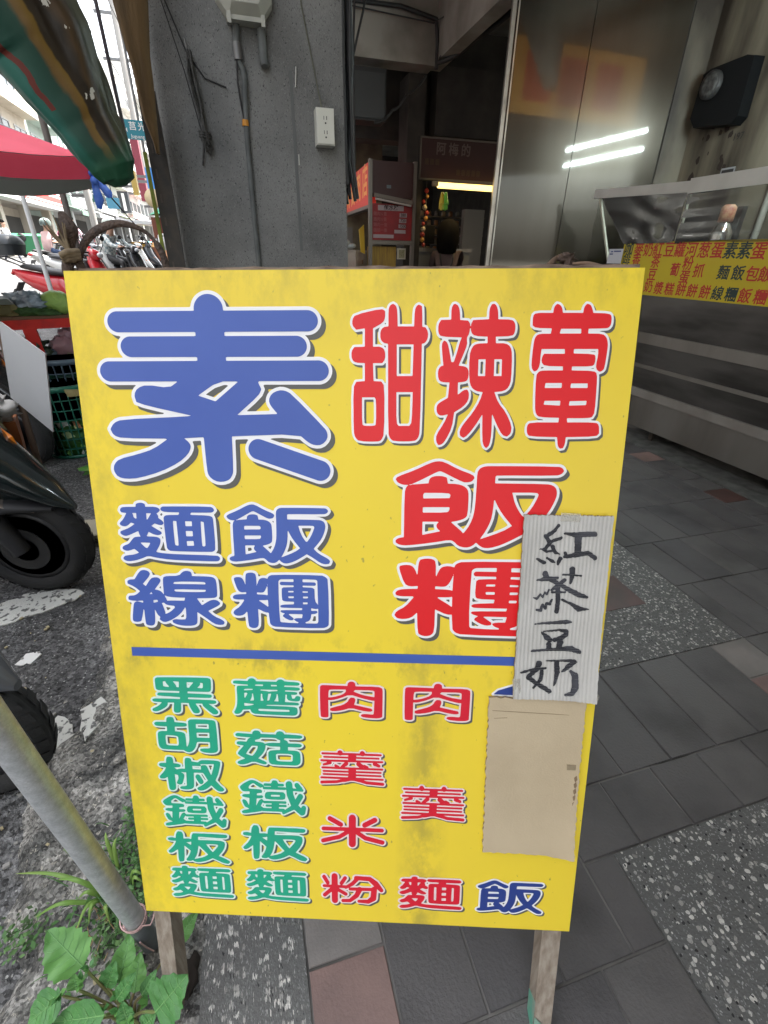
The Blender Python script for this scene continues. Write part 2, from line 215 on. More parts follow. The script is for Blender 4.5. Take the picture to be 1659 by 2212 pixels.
GL = {'素':[['L',[790,752,3862,743],[170,170],[159,159]],['L',[965,1134,3675,1126],[170,170],[160,160]],['L',[571,1519,4022,1501],[168,168],[160,160]],['L',[2285,566,2280,1753],[236,236],[225,225]],['P',[1680,1683,1534,1778,1158,1727,999,1780,932,1888,959,2005,1123,2063,1892,2227,1598,2246,679,2293,532,2348,462,2453,506,2559,642,2603,1440,2606,1172,2782,879,2876,553,2956,453,3050,433,3160,500,3269,641,3299,867,3281,1260,3167,1591,3008,1760,2868,1824,2746,1802,2670,1715,2595,2055,2577,2068,3127,2091,3236,2195,3319,2320,3336,2449,3294,2509,3200,2523,3122,2535,2559,3663,2512,3826,2654,3931,2698,4053,2688,4146,2592,4149,2488,4105,2414,3566,1863,3463,1812,3358,1807,3236,1865,3186,1966,3212,2053,3327,2189,2643,2211,3024,1894,3075,1793,3021,1679,3026,1580,1689,1583]],['H',[2361,1672,2701,1671,2298,1990,2011,1898]],['L',[2978,2772,4012,3122],[173,173],[172,172]]],'甜':[['P',[4578,727,4624,656,5034,567,5095,601,5096,700,5066,771,4904,857,4904,1132,5037,1132,5098,1191,5099,1323,5053,1382,4904,1382,4914,1660,5039,1665,5092,1740,5090,2496,5043,2607,4978,2629,4673,2625,4609,2562,4584,2468,4584,1772,4632,1672,4773,1660,4774,1382,4619,1376,4563,1323,4558,1205,4605,1138,4775,1132,4776,857,4638,877,4577,813]],['H',[4725,1915,4930,1914,4955,1954,4956,2340,4930,2371,4755,2372,4723,2341]],['P',[5148,829,5146,587,5170,517,5221,497,5267,525,5286,602,5294,829,5552,830,5557,588,5586,527,5621,510,5667,532,5674,603,5680,836,5734,844,5775,916,5769,1017,5725,1080,5679,1089,5678,2460,5649,2570,5586,2618,5251,2621,5186,2574,5154,2479,5144,1089,5067,1074,5021,1016,5020,900,5066,837]],['H',[5282,1097,5548,1097,5542,1580,5287,1581]],['H',[5284,1830,5549,1830,5542,2305,5502,2367,5328,2369,5289,2322]]],'辣':[['P',[6129,731,6126,562,6160,506,6195,501,6235,534,6259,605,6267,737,6393,746,6432,803,6417,945,6389,983,6384,1017,6394,1104,6339,1249,6270,1419,6377,1430,6425,1469,6438,1572,6417,1647,6372,1668,6271,1677,6272,1872,6362,1797,6423,1787,6456,1841,6446,1962,6372,2054,6226,2147,6198,2394,6109,2583,6049,2662,5986,2678,5946,2615,5949,2505,6069,2317,6127,2178,6018,2203,5964,2179,5937,2117,5942,2041,5981,1995,6118,1918,6135,1677,6002,1672,5954,1627,5944,1499,5979,1431,6028,1419,6003,1220,5993,1089,6028,1040,6074,1060,6107,1147,6152,1366,6191,1366,6246,1190,6271,1075,6305,994,5980,982,5933,930,5930,802,5973,736]],['P',[6715,727,6713,578,6748,508,6790,503,6824,536,6849,606,6856,727,7070,733,7117,776,7131,847,7122,932,7085,975,6834,983,6839,1081,6996,1081,7074,1133,7103,1248,7114,1630,7082,1749,7009,1809,6856,1825,6927,1991,7060,2142,7166,2357,7158,2481,7099,2528,7019,2507,6915,2327,6837,2159,6846,2483,6824,2671,6773,2719,6730,2688,6700,2578,6683,2175,6573,2361,6454,2517,6393,2555,6335,2518,6325,2440,6384,2331,6532,2145,6632,1962,6672,1826,6563,1811,6483,1751,6447,1632,6432,1278,6471,1132,6544,1086,6710,1081,6705,983,6509,974,6446,925,6433,817,6468,738]],['H',[6580,1322,6692,1321,6696,1578,6583,1578]],['H',[6829,1321,6950,1321,6956,1577,6834,1577]]],'葷':[['P',[7693,637,7701,553,7741,506,7786,518,7826,568,7840,637,8149,638,8155,555,8195,508,8248,519,8284,583,8301,639,8544,648,8586,687,8590,807,8557,855,8508,863,8253,868,8251,939,8472,942,8536,990,8569,1076,8572,1190,8555,1451,8529,1494,8486,1509,8438,1480,8417,1422,8438,1248,8430,1167,8056,1167,8056,1234,8369,1242,8403,1277,8399,1393,8358,1428,8049,1428,8049,1489,8394,1495,8450,1538,8462,1715,8473,2135,8435,2211,8360,2227,8038,2228,8050,2296,8504,2293,8560,2332,8574,2471,8527,2518,8049,2530,8043,2646,8018,2709,7972,2718,7931,2678,7909,2531,7473,2525,7417,2479,7409,2355,7457,2299,7911,2297,7915,2223,7606,2216,7541,2170,7516,2049,7497,1570,7537,1505,7612,1490,7913,1490,7908,1428,7622,1423,7566,1364,7574,1277,7601,1239,7922,1239,7916,1167,7557,1167,7548,1248,7546,1423,7506,1496,7462,1505,7418,1452,7415,1277,7428,1047,7453,975,7510,941,7679,941,7691,862,7444,856,7391,819,7387,678,7428,636]],['H',[7831,868,8141,868,8147,939,7816,939]],['H',[7657,1682,7915,1681,7915,1758,7648,1759]],['H',[8057,1687,8317,1686,8324,1757,8052,1758]],['H',[7663,1957,7914,1956,7914,2032,7652,2018]],['H',[8060,1961,8328,1954,8325,2021,8051,2031]]],'麵':[['P',[746,3788,758,3736,808,3715,869,3714,915,3734,921,3786,1102,3783,1160,3809,1179,3839,1153,3875,1108,3904,1135,3936,1133,3985,1210,4038,1220,4081,1191,4110,1142,4113,1060,4083,991,4127,1097,4193,1166,4235,1169,4266,1136,4291,1075,4296,1004,4275,931,4233,911,4283,883,4320,1060,4323,1119,4347,1137,4384,1120,4459,1076,4535,1029,4605,1152,4627,1397,4642,2130,4651,2177,4678,2184,4715,2159,4753,2097,4763,1632,4757,1264,4745,1021,4712,882,4679,772,4729,644,4770,517,4791,444,4773,418,4736,441,4697,493,4677,631,4662,722,4623,643,4555,540,4592,478,4593,426,4559,430,4521,464,4495,554,4463,611,4393,654,4343,717,4329,778,4328,774,4310,759,4279,752,4230,740,4227,598,4294,521,4320,461,4309,419,4272,427,4235,472,4216,588,4171,700,4095,629,4072,581,4121,517,4147,451,4133,425,4099,447,4062,494,4025,570,3902,480,3891,460,3855,477,3812,521,3794]],['H',[673,3900,746,3899,742,4006,717,3997,689,3973,688,3931]],['H',[924,3899,1012,3902,933,4018,922,4012]],['H',[761,4434,944,4437,921,4487,878,4538,843,4526]],['P',[1236,3774,2075,3766,2121,3789,2141,3831,2115,3865,2066,3876,1725,3878,1706,3919,2039,3927,2097,3952,2111,4001,2114,4529,2087,4573,2025,4590,1316,4587,1257,4563,1232,4507,1224,3989,1243,3947,1293,3928,1499,3922,1521,3876,1250,3874,1193,3845,1187,3808,1211,3784]],['H',[1398,4029,1452,4035,1457,4472,1442,4485,1400,4477,1387,4454,1387,4048]],['H',[1607,4035,1727,4034,1725,4122,1607,4124]],['H',[1604,4210,1727,4211,1726,4306,1603,4308]],['H',[1605,4395,1730,4390,1733,4479,1607,4484]],['H',[1884,4031,1939,4046,1943,4463,1923,4489,1881,4486,1876,4384]]],'飯':[['P',[2349,3937,2368,3906,2546,3831,2718,3739,2790,3717,2861,3723,3021,3813,3178,3876,3194,3912,3169,3955,3120,3967,3073,3964,2969,3909,2842,3839,2813,3836,2758,3864,2555,3982,2487,4005,2428,4005,2370,3978]],['P',[2704,3983,2713,3925,2756,3897,2840,3891,2898,3910,2912,3985,3013,3987,3083,4010,3128,4052,3140,4118,3138,4362,3112,4406,3038,4438,2956,4454,3103,4592,3148,4672,3193,4734,3168,4766,3119,4775,3047,4755,3001,4700,2954,4678,2770,4717,2488,4760,2403,4755,2356,4724,2356,4693,2384,4667,2446,4654,2447,4105,2462,4032,2493,4004]],['H',[2648,4120,2661,4099,2924,4097,2944,4121,2938,4160,2651,4168]],['H',[2648,4275,2941,4270,2936,4317,2911,4338,2649,4342]],['H',[2648,4455,2831,4452,2807,4479,2800,4510,2816,4547,2851,4572,2648,4623]],['P',[3220,3852,3240,3804,3283,3777,3342,3769,4070,3766,4116,3785,4133,3821,4109,3857,4055,3876,3432,3879,3417,3891,3414,3975,3959,3975,4029,3990,4070,4031,4080,4103,4060,4188,4010,4311,3936,4410,3862,4498,3944,4583,4121,4679,4150,4722,4131,4766,4059,4780,3976,4756,3858,4671,3740,4599,3642,4663,3519,4734,3397,4777,3324,4775,3277,4745,3243,4708,3217,4740,3167,4772,3095,4773,3024,4724,3039,4674,3103,4592,3168,4485,3204,4361,3215,4239,3220,3996]],['H',[3415,4156,3448,4235,3509,4344,3624,4492,3525,4565,3281,4667,3345,4556,3392,4432,3409,4309]],['H',[3604,4084,3862,4080,3885,4100,3878,4143,3821,4277,3747,4379,3717,4359,3644,4232]]],'線':[['P',[443,5214,443,5162,489,5135,580,5129,681,4983,735,4950,797,4949,857,4973,877,5018,845,5083,725,5214,777,5255,880,5108,945,5083,1020,5085,1059,5123,1055,5169,934,5317,1032,5335,1083,5389,1131,5480,1149,5558,1034,5577,1055,5613,1101,5798,1042,5880,982,5848,935,5802,897,5683,884,5937,864,6005,823,6030,759,6028,710,6009,697,5955,700,5688,691,5688,631,5917,608,5951,543,5962,480,5954,456,5914,511,5613,535,5572,588,5551,692,5582,699,5539,506,5547,432,5528,421,5489,448,5449,569,5437,660,5357,562,5270]],['H',[830,5408,866,5368,887,5406]],['H',[888,5522,964,5516,976,5552,888,5580]],['P',[1102,5129,1120,5077,1185,5053,1408,5048,1478,4967,1553,4946,1626,4964,1646,5015,1641,5047,1977,5049,2049,5071,2083,5121,2085,5406,2059,5445,1996,5460,1699,5471,1785,5606,1904,5527,1981,5493,2068,5497,2127,5549,2111,5595,1890,5712,1995,5816,2141,5879,2182,5925,2166,5972,2083,5987,1984,5963,1853,5859,1687,5737,1677,5931,1654,5985,1575,6014,1410,6018,1285,5994,1212,5956,1210,5909,1270,5887,1357,5896,1453,5889,1476,5842,1480,5656,1474,5643,1367,5791,1205,5902,1086,5952,1023,5947,970,5901,981,5854,1063,5792,1101,5791,1194,5742,1278,5661,1268,5628,1156,5617,1107,5599,1079,5560,1139,5525,1466,5524,1484,5465,1271,5463,1171,5452,1111,5428,1095,5402]],['H',[1290,5189,1318,5158,1833,5150,1884,5170,1879,5200,1332,5204,1295,5202]],['H',[1290,5326,1311,5303,1877,5304,1879,5326,1849,5350,1331,5355]]],'糰':[['P',[2620,5020,2639,4975,2707,4957,2780,4965,2812,5003,2815,5214,2852,5104,2885,5065,2959,5051,3031,5075,3015,5152,2993,5229,2952,5314,2907,5337,2812,5330,2810,5369,2967,5374,3016,5390,3012,5468,2962,5479,2826,5479,3005,5606,3028,5644,3025,5717,2950,5719,2817,5649,2816,5954,2785,6015,2721,6033,2659,6018,2626,5986,2615,5700,2548,5775,2460,5797,2385,5785,2357,5740,2379,5686,2483,5618,2571,5491,2566,5475,2430,5478,2375,5463,2364,5431,2385,5398,2448,5377,2616,5369,2618,5330,2525,5340,2465,5305,2404,5101,2413,5062,2469,5046,2542,5053,2582,5103,2610,5199]],['P',[3019,5062,3033,5024,3108,4990,3981,4983,4065,5015,4106,5071,4108,5908,4082,5968,3982,6004,3136,5999,3050,5968,3016,5909,3004,5384]],['H',[3206,5122,3232,5083,3275,5070,3870,5064,3912,5088,3917,5860,3898,5907,3860,5914,3240,5910,3204,5871]],['P',[3485,5053,3647,5049,3636,5578,3488,5581]],['L',[3265,5153,3856,5153],[30,30],[32,32]],['P',[3267,5249,3305,5220,3806,5216,3857,5249,3859,5481,3919,5551,3917,5623,3855,5631,3788,5613,3787,5666,3891,5663,3903,5696,3865,5723,3785,5731,3777,5810,3744,5864,3675,5892,3674,5932,3550,5935,3551,5896,3490,5871,3466,5831,3517,5814,3616,5812,3631,5735,3359,5735,3461,5818,3460,5851,3403,5862,3330,5835,3264,5784,3271,5757,3309,5732,3236,5705,3222,5679,3250,5663,3621,5656,3628,5617,3314,5618,3240,5613,3222,5587,3254,5560,3477,5546,3481,5497,3294,5494,3259,5456]],['H',[3382,5292,3480,5289,3479,5318,3375,5320]],['H',[3641,5292,3739,5294,3736,5319,3640,5321]],['H',[3376,5395,3480,5393,3479,5429,3383,5431]],['H',[3645,5393,3740,5393,3732,5426,3644,5430]],['H',[3642,5506,3730,5504,3727,5540,3641,5542]]],'黑':[['P',[748,7137,767,7103,817,7084,1761,7069,1817,7087,1835,7126,1826,7310,1807,7356,1758,7372,1364,7371,1360,7411,1797,7420,1827,7437,1830,7465,1813,7489,1780,7498,1363,7498,1360,7536,1861,7542,1897,7556,1911,7585,1888,7615,1834,7625,1755,7623,1919,7760,1932,7807,1908,7843,1849,7851,1798,7829,1640,7676,1633,7623,1496,7625,1570,7760,1571,7807,1542,7834,1478,7840,1437,7824,1374,7685,1369,7621,1215,7620,1206,7785,1181,7827,1126,7841,1074,7831,1056,7790,1082,7619,954,7623,956,7664,913,7724,776,7806,699,7826,647,7810,638,7775,664,7751,777,7694,843,7619,700,7614,664,7598,656,7575,674,7551,718,7538,1206,7539,1208,7498,798,7482,768,7466,765,7443,794,7413,837,7408,1202,7409,1206,7370,810,7366,759,7344,747,7299]],['H',[903,7173,951,7165,962,7211,1014,7273,1007,7288,923,7284,899,7265]],['H',[1093,7161,1213,7169,1202,7290,1155,7285,1149,7239]],['H',[1363,7173,1496,7177,1415,7265,1402,7295,1357,7290]],['H',[1621,7179,1673,7183,1671,7274,1654,7294,1560,7289,1623,7224]]],'胡':[['P',[887,8046,894,7974,919,7940,968,7933,1021,7939,1044,7980,1048,8046,1257,8056,1287,8079,1286,8115,1249,8140,1045,8145,1040,8250,1142,8255,1216,8274,1244,8321,1240,8564,1253,8601,1215,8657,1160,8666,779,8662,716,8634,684,8574,687,8330,702,8281,754,8252,884,8248,888,8147,689,8143,648,8120,639,8085,665,8056,709,8050]],['H',[835,8367,859,8338,1059,8346,1091,8369,1094,8533,1071,8571,875,8569,839,8549]],['P',[1313,8030,1332,7994,1382,7970,1766,7969,1839,7987,1866,8034,1870,8601,1854,8669,1798,8704,1667,8713,1549,8693,1503,8658,1516,8625,1577,8612,1686,8608,1714,8589,1713,8467,1475,8467,1451,8495,1428,8582,1378,8663,1309,8709,1244,8705,1192,8677,1172,8653,1253,8595,1299,8501,1315,8379]],['H',[1467,8072,1706,8064,1720,8081,1717,8171,1462,8168]],['H',[1465,8264,1718,8257,1714,8373,1464,8373]]],'椒':[['P',[793,8972,802,8878,828,8833,884,8825,926,8842,943,8897,941,8972,1033,8983,1081,9006,1083,9038,1059,9061,949,9069,994,9114,1090,9091,1166,9094,1174,8875,1199,8843,1254,8835,1302,8858,1311,8919,1442,8936,1479,8894,1535,8875,1839,8879,1886,8908,1887,8970,1827,9198,1762,9339,1842,9450,1920,9523,1925,9561,1893,9594,1821,9598,1757,9556,1671,9457,1570,9551,1467,9594,1401,9584,1376,9547,1396,9514,1476,9472,1608,9346,1551,9222,1522,9173,1335,9175,1322,9473,1300,9538,1224,9573,1113,9578,1037,9562,1026,9531,1053,9504,1131,9500,1171,9479,1183,9175,1071,9173,1124,9202,1145,9252,1094,9419,1068,9458,1023,9467,975,9443,972,9412,1019,9321,1010,9245,945,9223,950,9540,923,9593,865,9608,817,9591,804,9547,795,9292,747,9332,691,9341,642,9331,631,9299,654,9260,728,9181,783,9078,674,9058,646,9028,653,8996,682,8976]],['H',[1315,9019,1491,9018,1490,9099,1320,9094]],['L',[1415,9272,1467,9377],[52,52],[60,60]],['H',[1585,8993,1615,8969,1752,8961,1757,8990,1725,9102,1685,9226,1638,9093,1616,9019]],['H',[1483,8974,1626,8968,1580,8993,1514,8998,1496,9017]]],'蘑':[['P',[2254,7144,2270,7117,2324,7107,2537,7114,2558,7071,2608,7050,2661,7057,2693,7088,2691,7114,3087,7112,3113,7074,3166,7057,3214,7071,3241,7104,3481,7110,3523,7130,3527,7156,3503,7178,3459,7182,3238,7185,3232,7214,3487,7218,3525,7236,3529,7263,3504,7283,3446,7289,3248,7285,3242,7313,3426,7314,3473,7328,3472,7361,3433,7378,3356,7375,3377,7460,3421,7453,3447,7404,3500,7397,3533,7423,3521,7493,3477,7516,3341,7510,3284,7485,3271,7442,3278,7378,3250,7373,3233,7535,3476,7541,3502,7564,3498,7586,3478,7602,2899,7601,2864,7624,3405,7632,3462,7657,3472,7717,3465,7782,3427,7816,3359,7824,2663,7811,2605,7796,2568,7759,2561,7714,2413,7726,2379,7788,2318,7823,2259,7820,2237,7782,2264,7737,2305,7637,2320,7474,2319,7259,2331,7227,2375,7213,2541,7212,2542,7188,2281,7177,2257,7160]],['H',[2683,7181,2833,7179,2826,7211,2676,7210]],['H',[2978,7179,3089,7179,3097,7207,2981,7211]],['H',[2458,7292,2488,7277,2634,7276,2623,7297,2457,7314]],['H',[2774,7285,3104,7282,3097,7309,2952,7319,2937,7327,2904,7315,2778,7306]],['H',[2459,7362,2513,7360,2521,7381,2461,7486,2457,7448]],['H',[2609,7368,2628,7378,2642,7517,2561,7531,2605,7443]],['H',[2779,7373,2804,7372,2804,7458,2826,7506,2816,7522,2767,7524]],['H',[2920,7368,2979,7366,2933,7508,2894,7520,2908,7433]],['H',[3080,7368,3100,7373,3112,7528,3025,7526,3072,7449]],['H',[2446,7578,2548,7591,2660,7598,2555,7634,2447,7643]],['H',[2714,7700,2748,7696,3305,7701,3318,7728,3298,7747,2745,7744,2715,7732]]],'菇':[['P',[2565,8252,2573,8201,2614,8172,2684,8169,2722,8201,2728,8243,3027,8246,3039,8201,3089,8169,3143,8175,3182,8207,3190,8236,3491,8245,3535,8266,3539,8294,3508,8320,3459,8325,3187,8324,3180,8363,3220,8367,3253,8394,3257,8434,3475,8434,3519,8452,3528,8479,3502,8509,3452,8518,3253,8515,3250,8592,3410,8592,3468,8618,3491,8674,3491,8834,3469,8892,3418,8926,3348,8929,2946,8925,2887,8904,2859,8860,2857,8676,2870,8630,2921,8600,3096,8587,3099,8513,2915,8517,2846,8500,2817,8485,2802,8587,2746,8692,2651,8793,2808,8867,2822,8896,2795,8926,2735,8922,2557,8860,2411,8930,2309,8949,2249,8931,2231,8897,2258,8867,2399,8804,2291,8745,2254,8700,2266,8660,2386,8513,2286,8503,2243,8473,2250,8439,2291,8420,2441,8426,2474,8362,2516,8333,2556,8329,2277,8319,2234,8298,2231,8265,2262,8241,2312,8239]],['H',[2725,8325,3014,8319,3052,8351,3105,8372,3098,8431,2919,8435,2849,8444,2808,8462,2750,8425,2611,8419,2613,8380,2673,8366,2714,8347]],['H',[2541,8512,2661,8513,2641,8605,2553,8734,2523,8741,2415,8700,2459,8624]],['H',[3007,8693,3038,8671,3307,8670,3341,8702,3334,8823,3301,8847,3050,8846,3011,8819]]],'鐵':[['P',[638,9884,671,9839,772,9768,852,9725,928,9722,1000,9762,1108,9823,1114,9862,1045,9887,983,9846,921,9794,883,9796,811,9865,815,9915,1042,9920,1077,9952,1064,9997,968,10012,964,10056,1069,10052,1094,10084,1063,10118,958,10123,936,10303,1003,10155,1062,10129,1096,10172,1029,10287,1083,10329,1078,10386,1018,10411,862,10441,706,10471,659,10462,643,10429,674,10398,802,10365,757,10334,720,10324,688,10259,666,10182,698,10151,753,10178,784,10254,800,10287,815,10119,693,10102,668,10070,699,10040,823,10034,829,9974,705,9980,670,9949,653,9927]],['L',[1136,9815,1485,9812],[25,25],[29,29]],['L',[1316,9765,1342,9766],[45,45],[53,53]],['L',[1117,9888,1527,9887],[25,25],[29,29]],['P',[1263,9768,1395,9762,1384,9905,1251,9911]],['P',[1130,10004,1171,9965,1492,9966,1535,10019,1519,10112,1460,10137,1156,10136,1118,10094]],['H',[1245,10032,1421,10028,1418,10068,1241,10072]],['L',[1105,10199,1522,10192],[23,23],[27,27]],['L',[1148,10275,1525,10270],[21,21],[25,25]],['P',[1257,10176,1400,10169,1384,10371,1241,10378]],['L',[1070,10366,1480,10368],[31,31],[36,36]],['L',[1609,9796,1621,10015,1697,10255,1839,10405],[65,65,61,53],[76,76,72,63]],['L',[1880,10302,1862,10403],[46,46],[54,54]],['L',[1822,10049,1696,10277,1476,10422],[53,50,29],[63,58,34]],['L',[1764,9806,1822,9884],[47,47],[55,55]],['L',[1629,9900,1863,9911],[25,25],[29,29]]],'板':[['P',[822,10772,838,10657,886,10598,953,10602,987,10650,986,10775,1122,10769,1177,10800,1144,10848,1036,10865,1146,10939,1133,11090,990,10947,967,11320,925,11358,866,11361,840,11327,846,11047,720,11147,661,11145,642,11104,776,10958,826,10841,691,10836,651,10804,668,10769,737,10754]],['P',[1156,10698,1190,10640,1258,10632,1871,10633,1913,10660,1904,10706,1854,10731,1299,10714,1292,10799,1754,10789,1838,10823,1853,10891,1815,11020,1698,11176,1913,11281,1930,11327,1888,11369,1792,11358,1680,11294,1567,11241,1426,11319,1266,11363,1170,11344,1144,11311,1093,11337,1015,11329,1003,11295,1087,11174,1130,11009]],['H',[1449,10889,1680,10884,1707,10910,1685,10957,1579,11090,1517,11012]],['H',[1291,10932,1371,11020,1477,11153,1374,11228,1176,11281,1243,11166]]],'肉':[['P',[3905,7196,3929,7159,3986,7151,4425,7158,4435,7095,4474,7066,4531,7064,4574,7097,4577,7160,5014,7156,5080,7190,5090,7253,5083,7789,5045,7817,4939,7827,4727,7813,4673,7782,4688,7749,4766,7735,4900,7748,4923,7730,4933,7450,4881,7451,4690,7404,4471,7333,4288,7418,4133,7466,4060,7462,4059,7815,4029,7838,3932,7835,3904,7809]],['H',[4070,7265,4099,7239,4396,7233,4395,7286,4327,7342,4173,7396,4063,7410]],['H',[4542,7271,4567,7238,4900,7234,4933,7258,4933,7375,4710,7340]],['P',[4451,7434,4489,7396,4556,7402,4579,7451,4546,7549,4708,7586,4881,7623,4900,7666,4852,7689,4708,7672,4487,7615,4323,7675,4148,7703,4091,7683,4092,7640,4169,7611,4344,7555,4431,7488]]],'羹':[['L',[3924,8628,5057,8628],[20,20],[23,23]],['L',[4266,8600,4270,8612],[47,47],[54,54]],['L',[4700,8601,4704,8610],[47,47],[54,54]],['L',[3956,8706,5018,8706],[18,18],[20,20]],['L',[3900,8786,5087,8783],[20,20],[23,23]],['P',[4428,8635,4582,8629,4575,8788,4420,8794]],['L',[4068,8832,3944,8878],[32,22],[37,25]],['L',[4386,8841,4295,8926],[40,28],[46,32]],['L',[4624,8843,4683,8898],[44,44],[50,50]],['L',[4940,8830,5023,8872],[39,28],[46,32]],['L',[4177,8896,4230,8928],[26,26],[30,30]],['L',[4742,8889,4791,8916],[30,30],[34,34]],['L',[3916,8946,5088,8950],[20,20],[23,23]],['L',[3935,9026,5059,9025],[18,18],[21,21]],['L',[3933,9095,5059,9101],[18,18],[21,21]],['L',[3891,9174,5099,9180],[20,20],[23,23]],['P',[4428,8931,4579,8937,4566,9180,4641,9258,4501,9218,4321,9272,4426,9174]],['L',[3895,9284,4200,9261,4502,9171],[28,28,28],[33,33,33]],['L',[4502,9171,4781,9264,5100,9285],[30,30,30],[35,35,35]]],'米':[['L',[4493,10107,4487,10726],[71,71],[86,86]],['L',[3903,10380,5090,10374],[38,38],[46,46]],['L',[4040,10133,4257,10268],[47,47],[56,56]],['L',[4944,10131,4740,10262],[50,50],[59,59]],['L',[4455,10399,4223,10569,3890,10675],[41,41,41],[50,50,50]],['L',[4520,10395,4754,10578,5097,10666],[44,44,44],[53,53,53]]],'粉':[['L',[4109,11564,4107,12179],[64,64],[80,80]],['L',[3891,11583,3963,11728],[40,40],[49,49]],['L',[4329,11596,4251,11730],[39,39],[49,49]],['L',[3885,11815,4356,11818],[30,30],[37,37]],['L',[4082,11852,3895,12051],[40,40],[49,49]],['L',[4128,11868,4339,12007],[37,37],[45,45]],['L',[4555,11583,4840,11593,4961,11709,5082,11870],[42,45,60,42],[52,56,74,52]],['L',[4570,11619,4478,11736,4341,11837],[42,39,30],[52,48,37]],['L',[4431,11870,4931,11860],[33,33],[41,41]],['L',[4931,11860,4916,12086,4809,12180,4611,12180],[61,61,43,30],[76,76,53,38]],['L',[4628,11877,4567,12031,4428,12172,4275,12181],[55,49,37,34],[68,61,46,42]]]}
HW = {'紅':[['L',[8021,3984,7955,4085,7864,4151],[27,30,35],[29,31,37]],['L',[7818,4173,7887,4265],[34,34],[36,36]],['L',[8087,4197,7981,4242,7902,4279],[23,27,27],[25,29,29]],['L',[7902,4279,7841,4382,7732,4406],[36,28,7],[38,29,7]],['L',[7759,4391,7859,4440,7927,4431],[12,23,18],[13,25,19]],['L',[7949,4351,7998,4452,8084,4487],[34,29,7],[36,31,7]],['L',[7710,4574,7833,4638],[19,33],[21,35]],['L',[7875,4556,7970,4613,8013,4634],[22,28,14],[24,29,15]],['L',[8093,4567,8063,4656],[42,25],[44,27]],['L',[8135,4118,8328,4143,8626,4124],[16,46,41],[17,49,43]],['L',[8363,4200,8379,4430],[58,58],[61,61]],['L',[8171,4463,8196,4514],[28,28],[29,29]],['L',[8170,4529,8387,4484,8549,4456,8674,4541],[27,49,36,37],[29,52,38,39]]],'茶':[['L',[7869,4837,7911,4925],[50,42],[54,45]],['L',[7731,4952,7828,4942,7924,4918,8091,4914],[13,34,36,20],[13,36,39,21]],['L',[7953,4932,8070,4997],[39,39],[42,42]],['L',[8317,4754,8329,4843,8309,5007],[50,47,17],[54,51,18]],['L',[8170,4849,8477,4866],[15,15],[16,16]],['L',[8206,4949,8089,5057,7997,5134],[34,39,22],[36,42,24]],['L',[8113,5011,8247,5098,8467,5214,8611,5256],[28,42,45,22],[30,45,49,24]],['L',[7955,5135,7919,5211,7888,5174,7853,5266,7813,5214,7756,5299,7698,5277],[20,18,18,18,18,18,14],[21,20,20,20,20,20,15]],['L',[8007,5171,8239,5174],[18,18],[20,20]],['L',[8099,5086,8124,5313,8121,5528],[42,39,39],[46,43,43]],['L',[8019,5315,7990,5392,7932,5379,7918,5471,7864,5411,7843,5519,7778,5505],[21,25,23,25,23,25,23],[23,28,25,28,25,28,25]],['L',[8202,5311,8356,5384,8491,5473,8660,5476],[20,25,48,7],[22,28,52,8]]],'豆':[['L',[7769,5773,8301,5724,8386,5725],[14,37,21],[16,40,23]],['L',[7888,5926,7997,6030,8058,6076],[14,49,37],[16,54,41]],['L',[7930,5914,8200,5880,8316,5904,8321,5958,8255,6023,8130,6074],[13,20,40,43,43,34],[14,22,44,47,47,38]],['L',[8035,6156,8042,6235],[46,46],[51,51]],['L',[8233,6111,8207,6231],[55,46],[61,51]],['L',[7742,6295,8115,6253,8431,6228,8580,6287],[19,26,52,34],[21,29,57,38]]],'奶':[['L',[7891,6538,7868,6628,7719,6796],[55,47,41],[62,52,46]],['L',[7588,6715,7811,6646,8014,6623],[19,26,22],[21,29,24]],['L',[7720,6813,7875,6923,8107,7065],[41,38,38],[46,43,43]],['L',[7953,6691,7942,6839,7822,7008],[35,35,21],[40,40,23]],['L',[8017,6477,8451,6460,8554,6478],[12,26,7],[13,29,8]],['L',[8201,6504,8224,6699,8186,6947],[47,47,15],[52,52,16]],['L',[8496,6479,8390,6596,8310,6672],[46,41,20],[52,46,23]],['L',[8455,6667,8534,6738,8555,6968,8506,7086,8392,7123],[29,56,58,44,23],[33,63,66,50,26]]]}
PLACED = [('素','b',[403,341,4190,3336]),('甜','r',[4558,497,5775,2629]),('辣','r',[5930,501,7166,2719]),('葷','r',[7387,506,8590,2718]),('麵','b',[418,3714,2184,4791]),('飯','b',[2349,3717,4150,4780]),('線','b',[421,4946,2182,6030]),('糰','b',[2357,4957,4108,6033]),('黑','g',[638,7069,1932,7851]),('胡','g',[639,7933,1870,8713]),('椒','g',[631,8825,1925,9608]),('鐵','g',[638,9712,1926,10471]),('板','g',[642,10598,1930,11369]),('蘑','g',[2237,7050,3533,7824]),('菇','g',[2231,8169,3539,8949]),('肉','c',[3904,7064,5090,7838]),('羹','c',[3867,8546,5130,9320]),('米','c',[3849,10021,5141,10812]),('粉','c',[3851,11484,5124,12259]),('飯','r',[5288,2941,8097,4436]),('糰','r',[5291,4636,8041,6110]),('麵','g',[639,11465,1955,12276]),('麵','g',[2244,11467,3555,12280]),('板','g',[2227,10370,3554,11218]),('鐵','g',[2245,9283,3564,10095]),('肉','c',[5500,7056,6717,7839]),('羹','c',[5463,9283,6726,10080]),('麵','c',[5459,11478,6758,12306]),('飯','n',[7059,11479,8402,12294])]
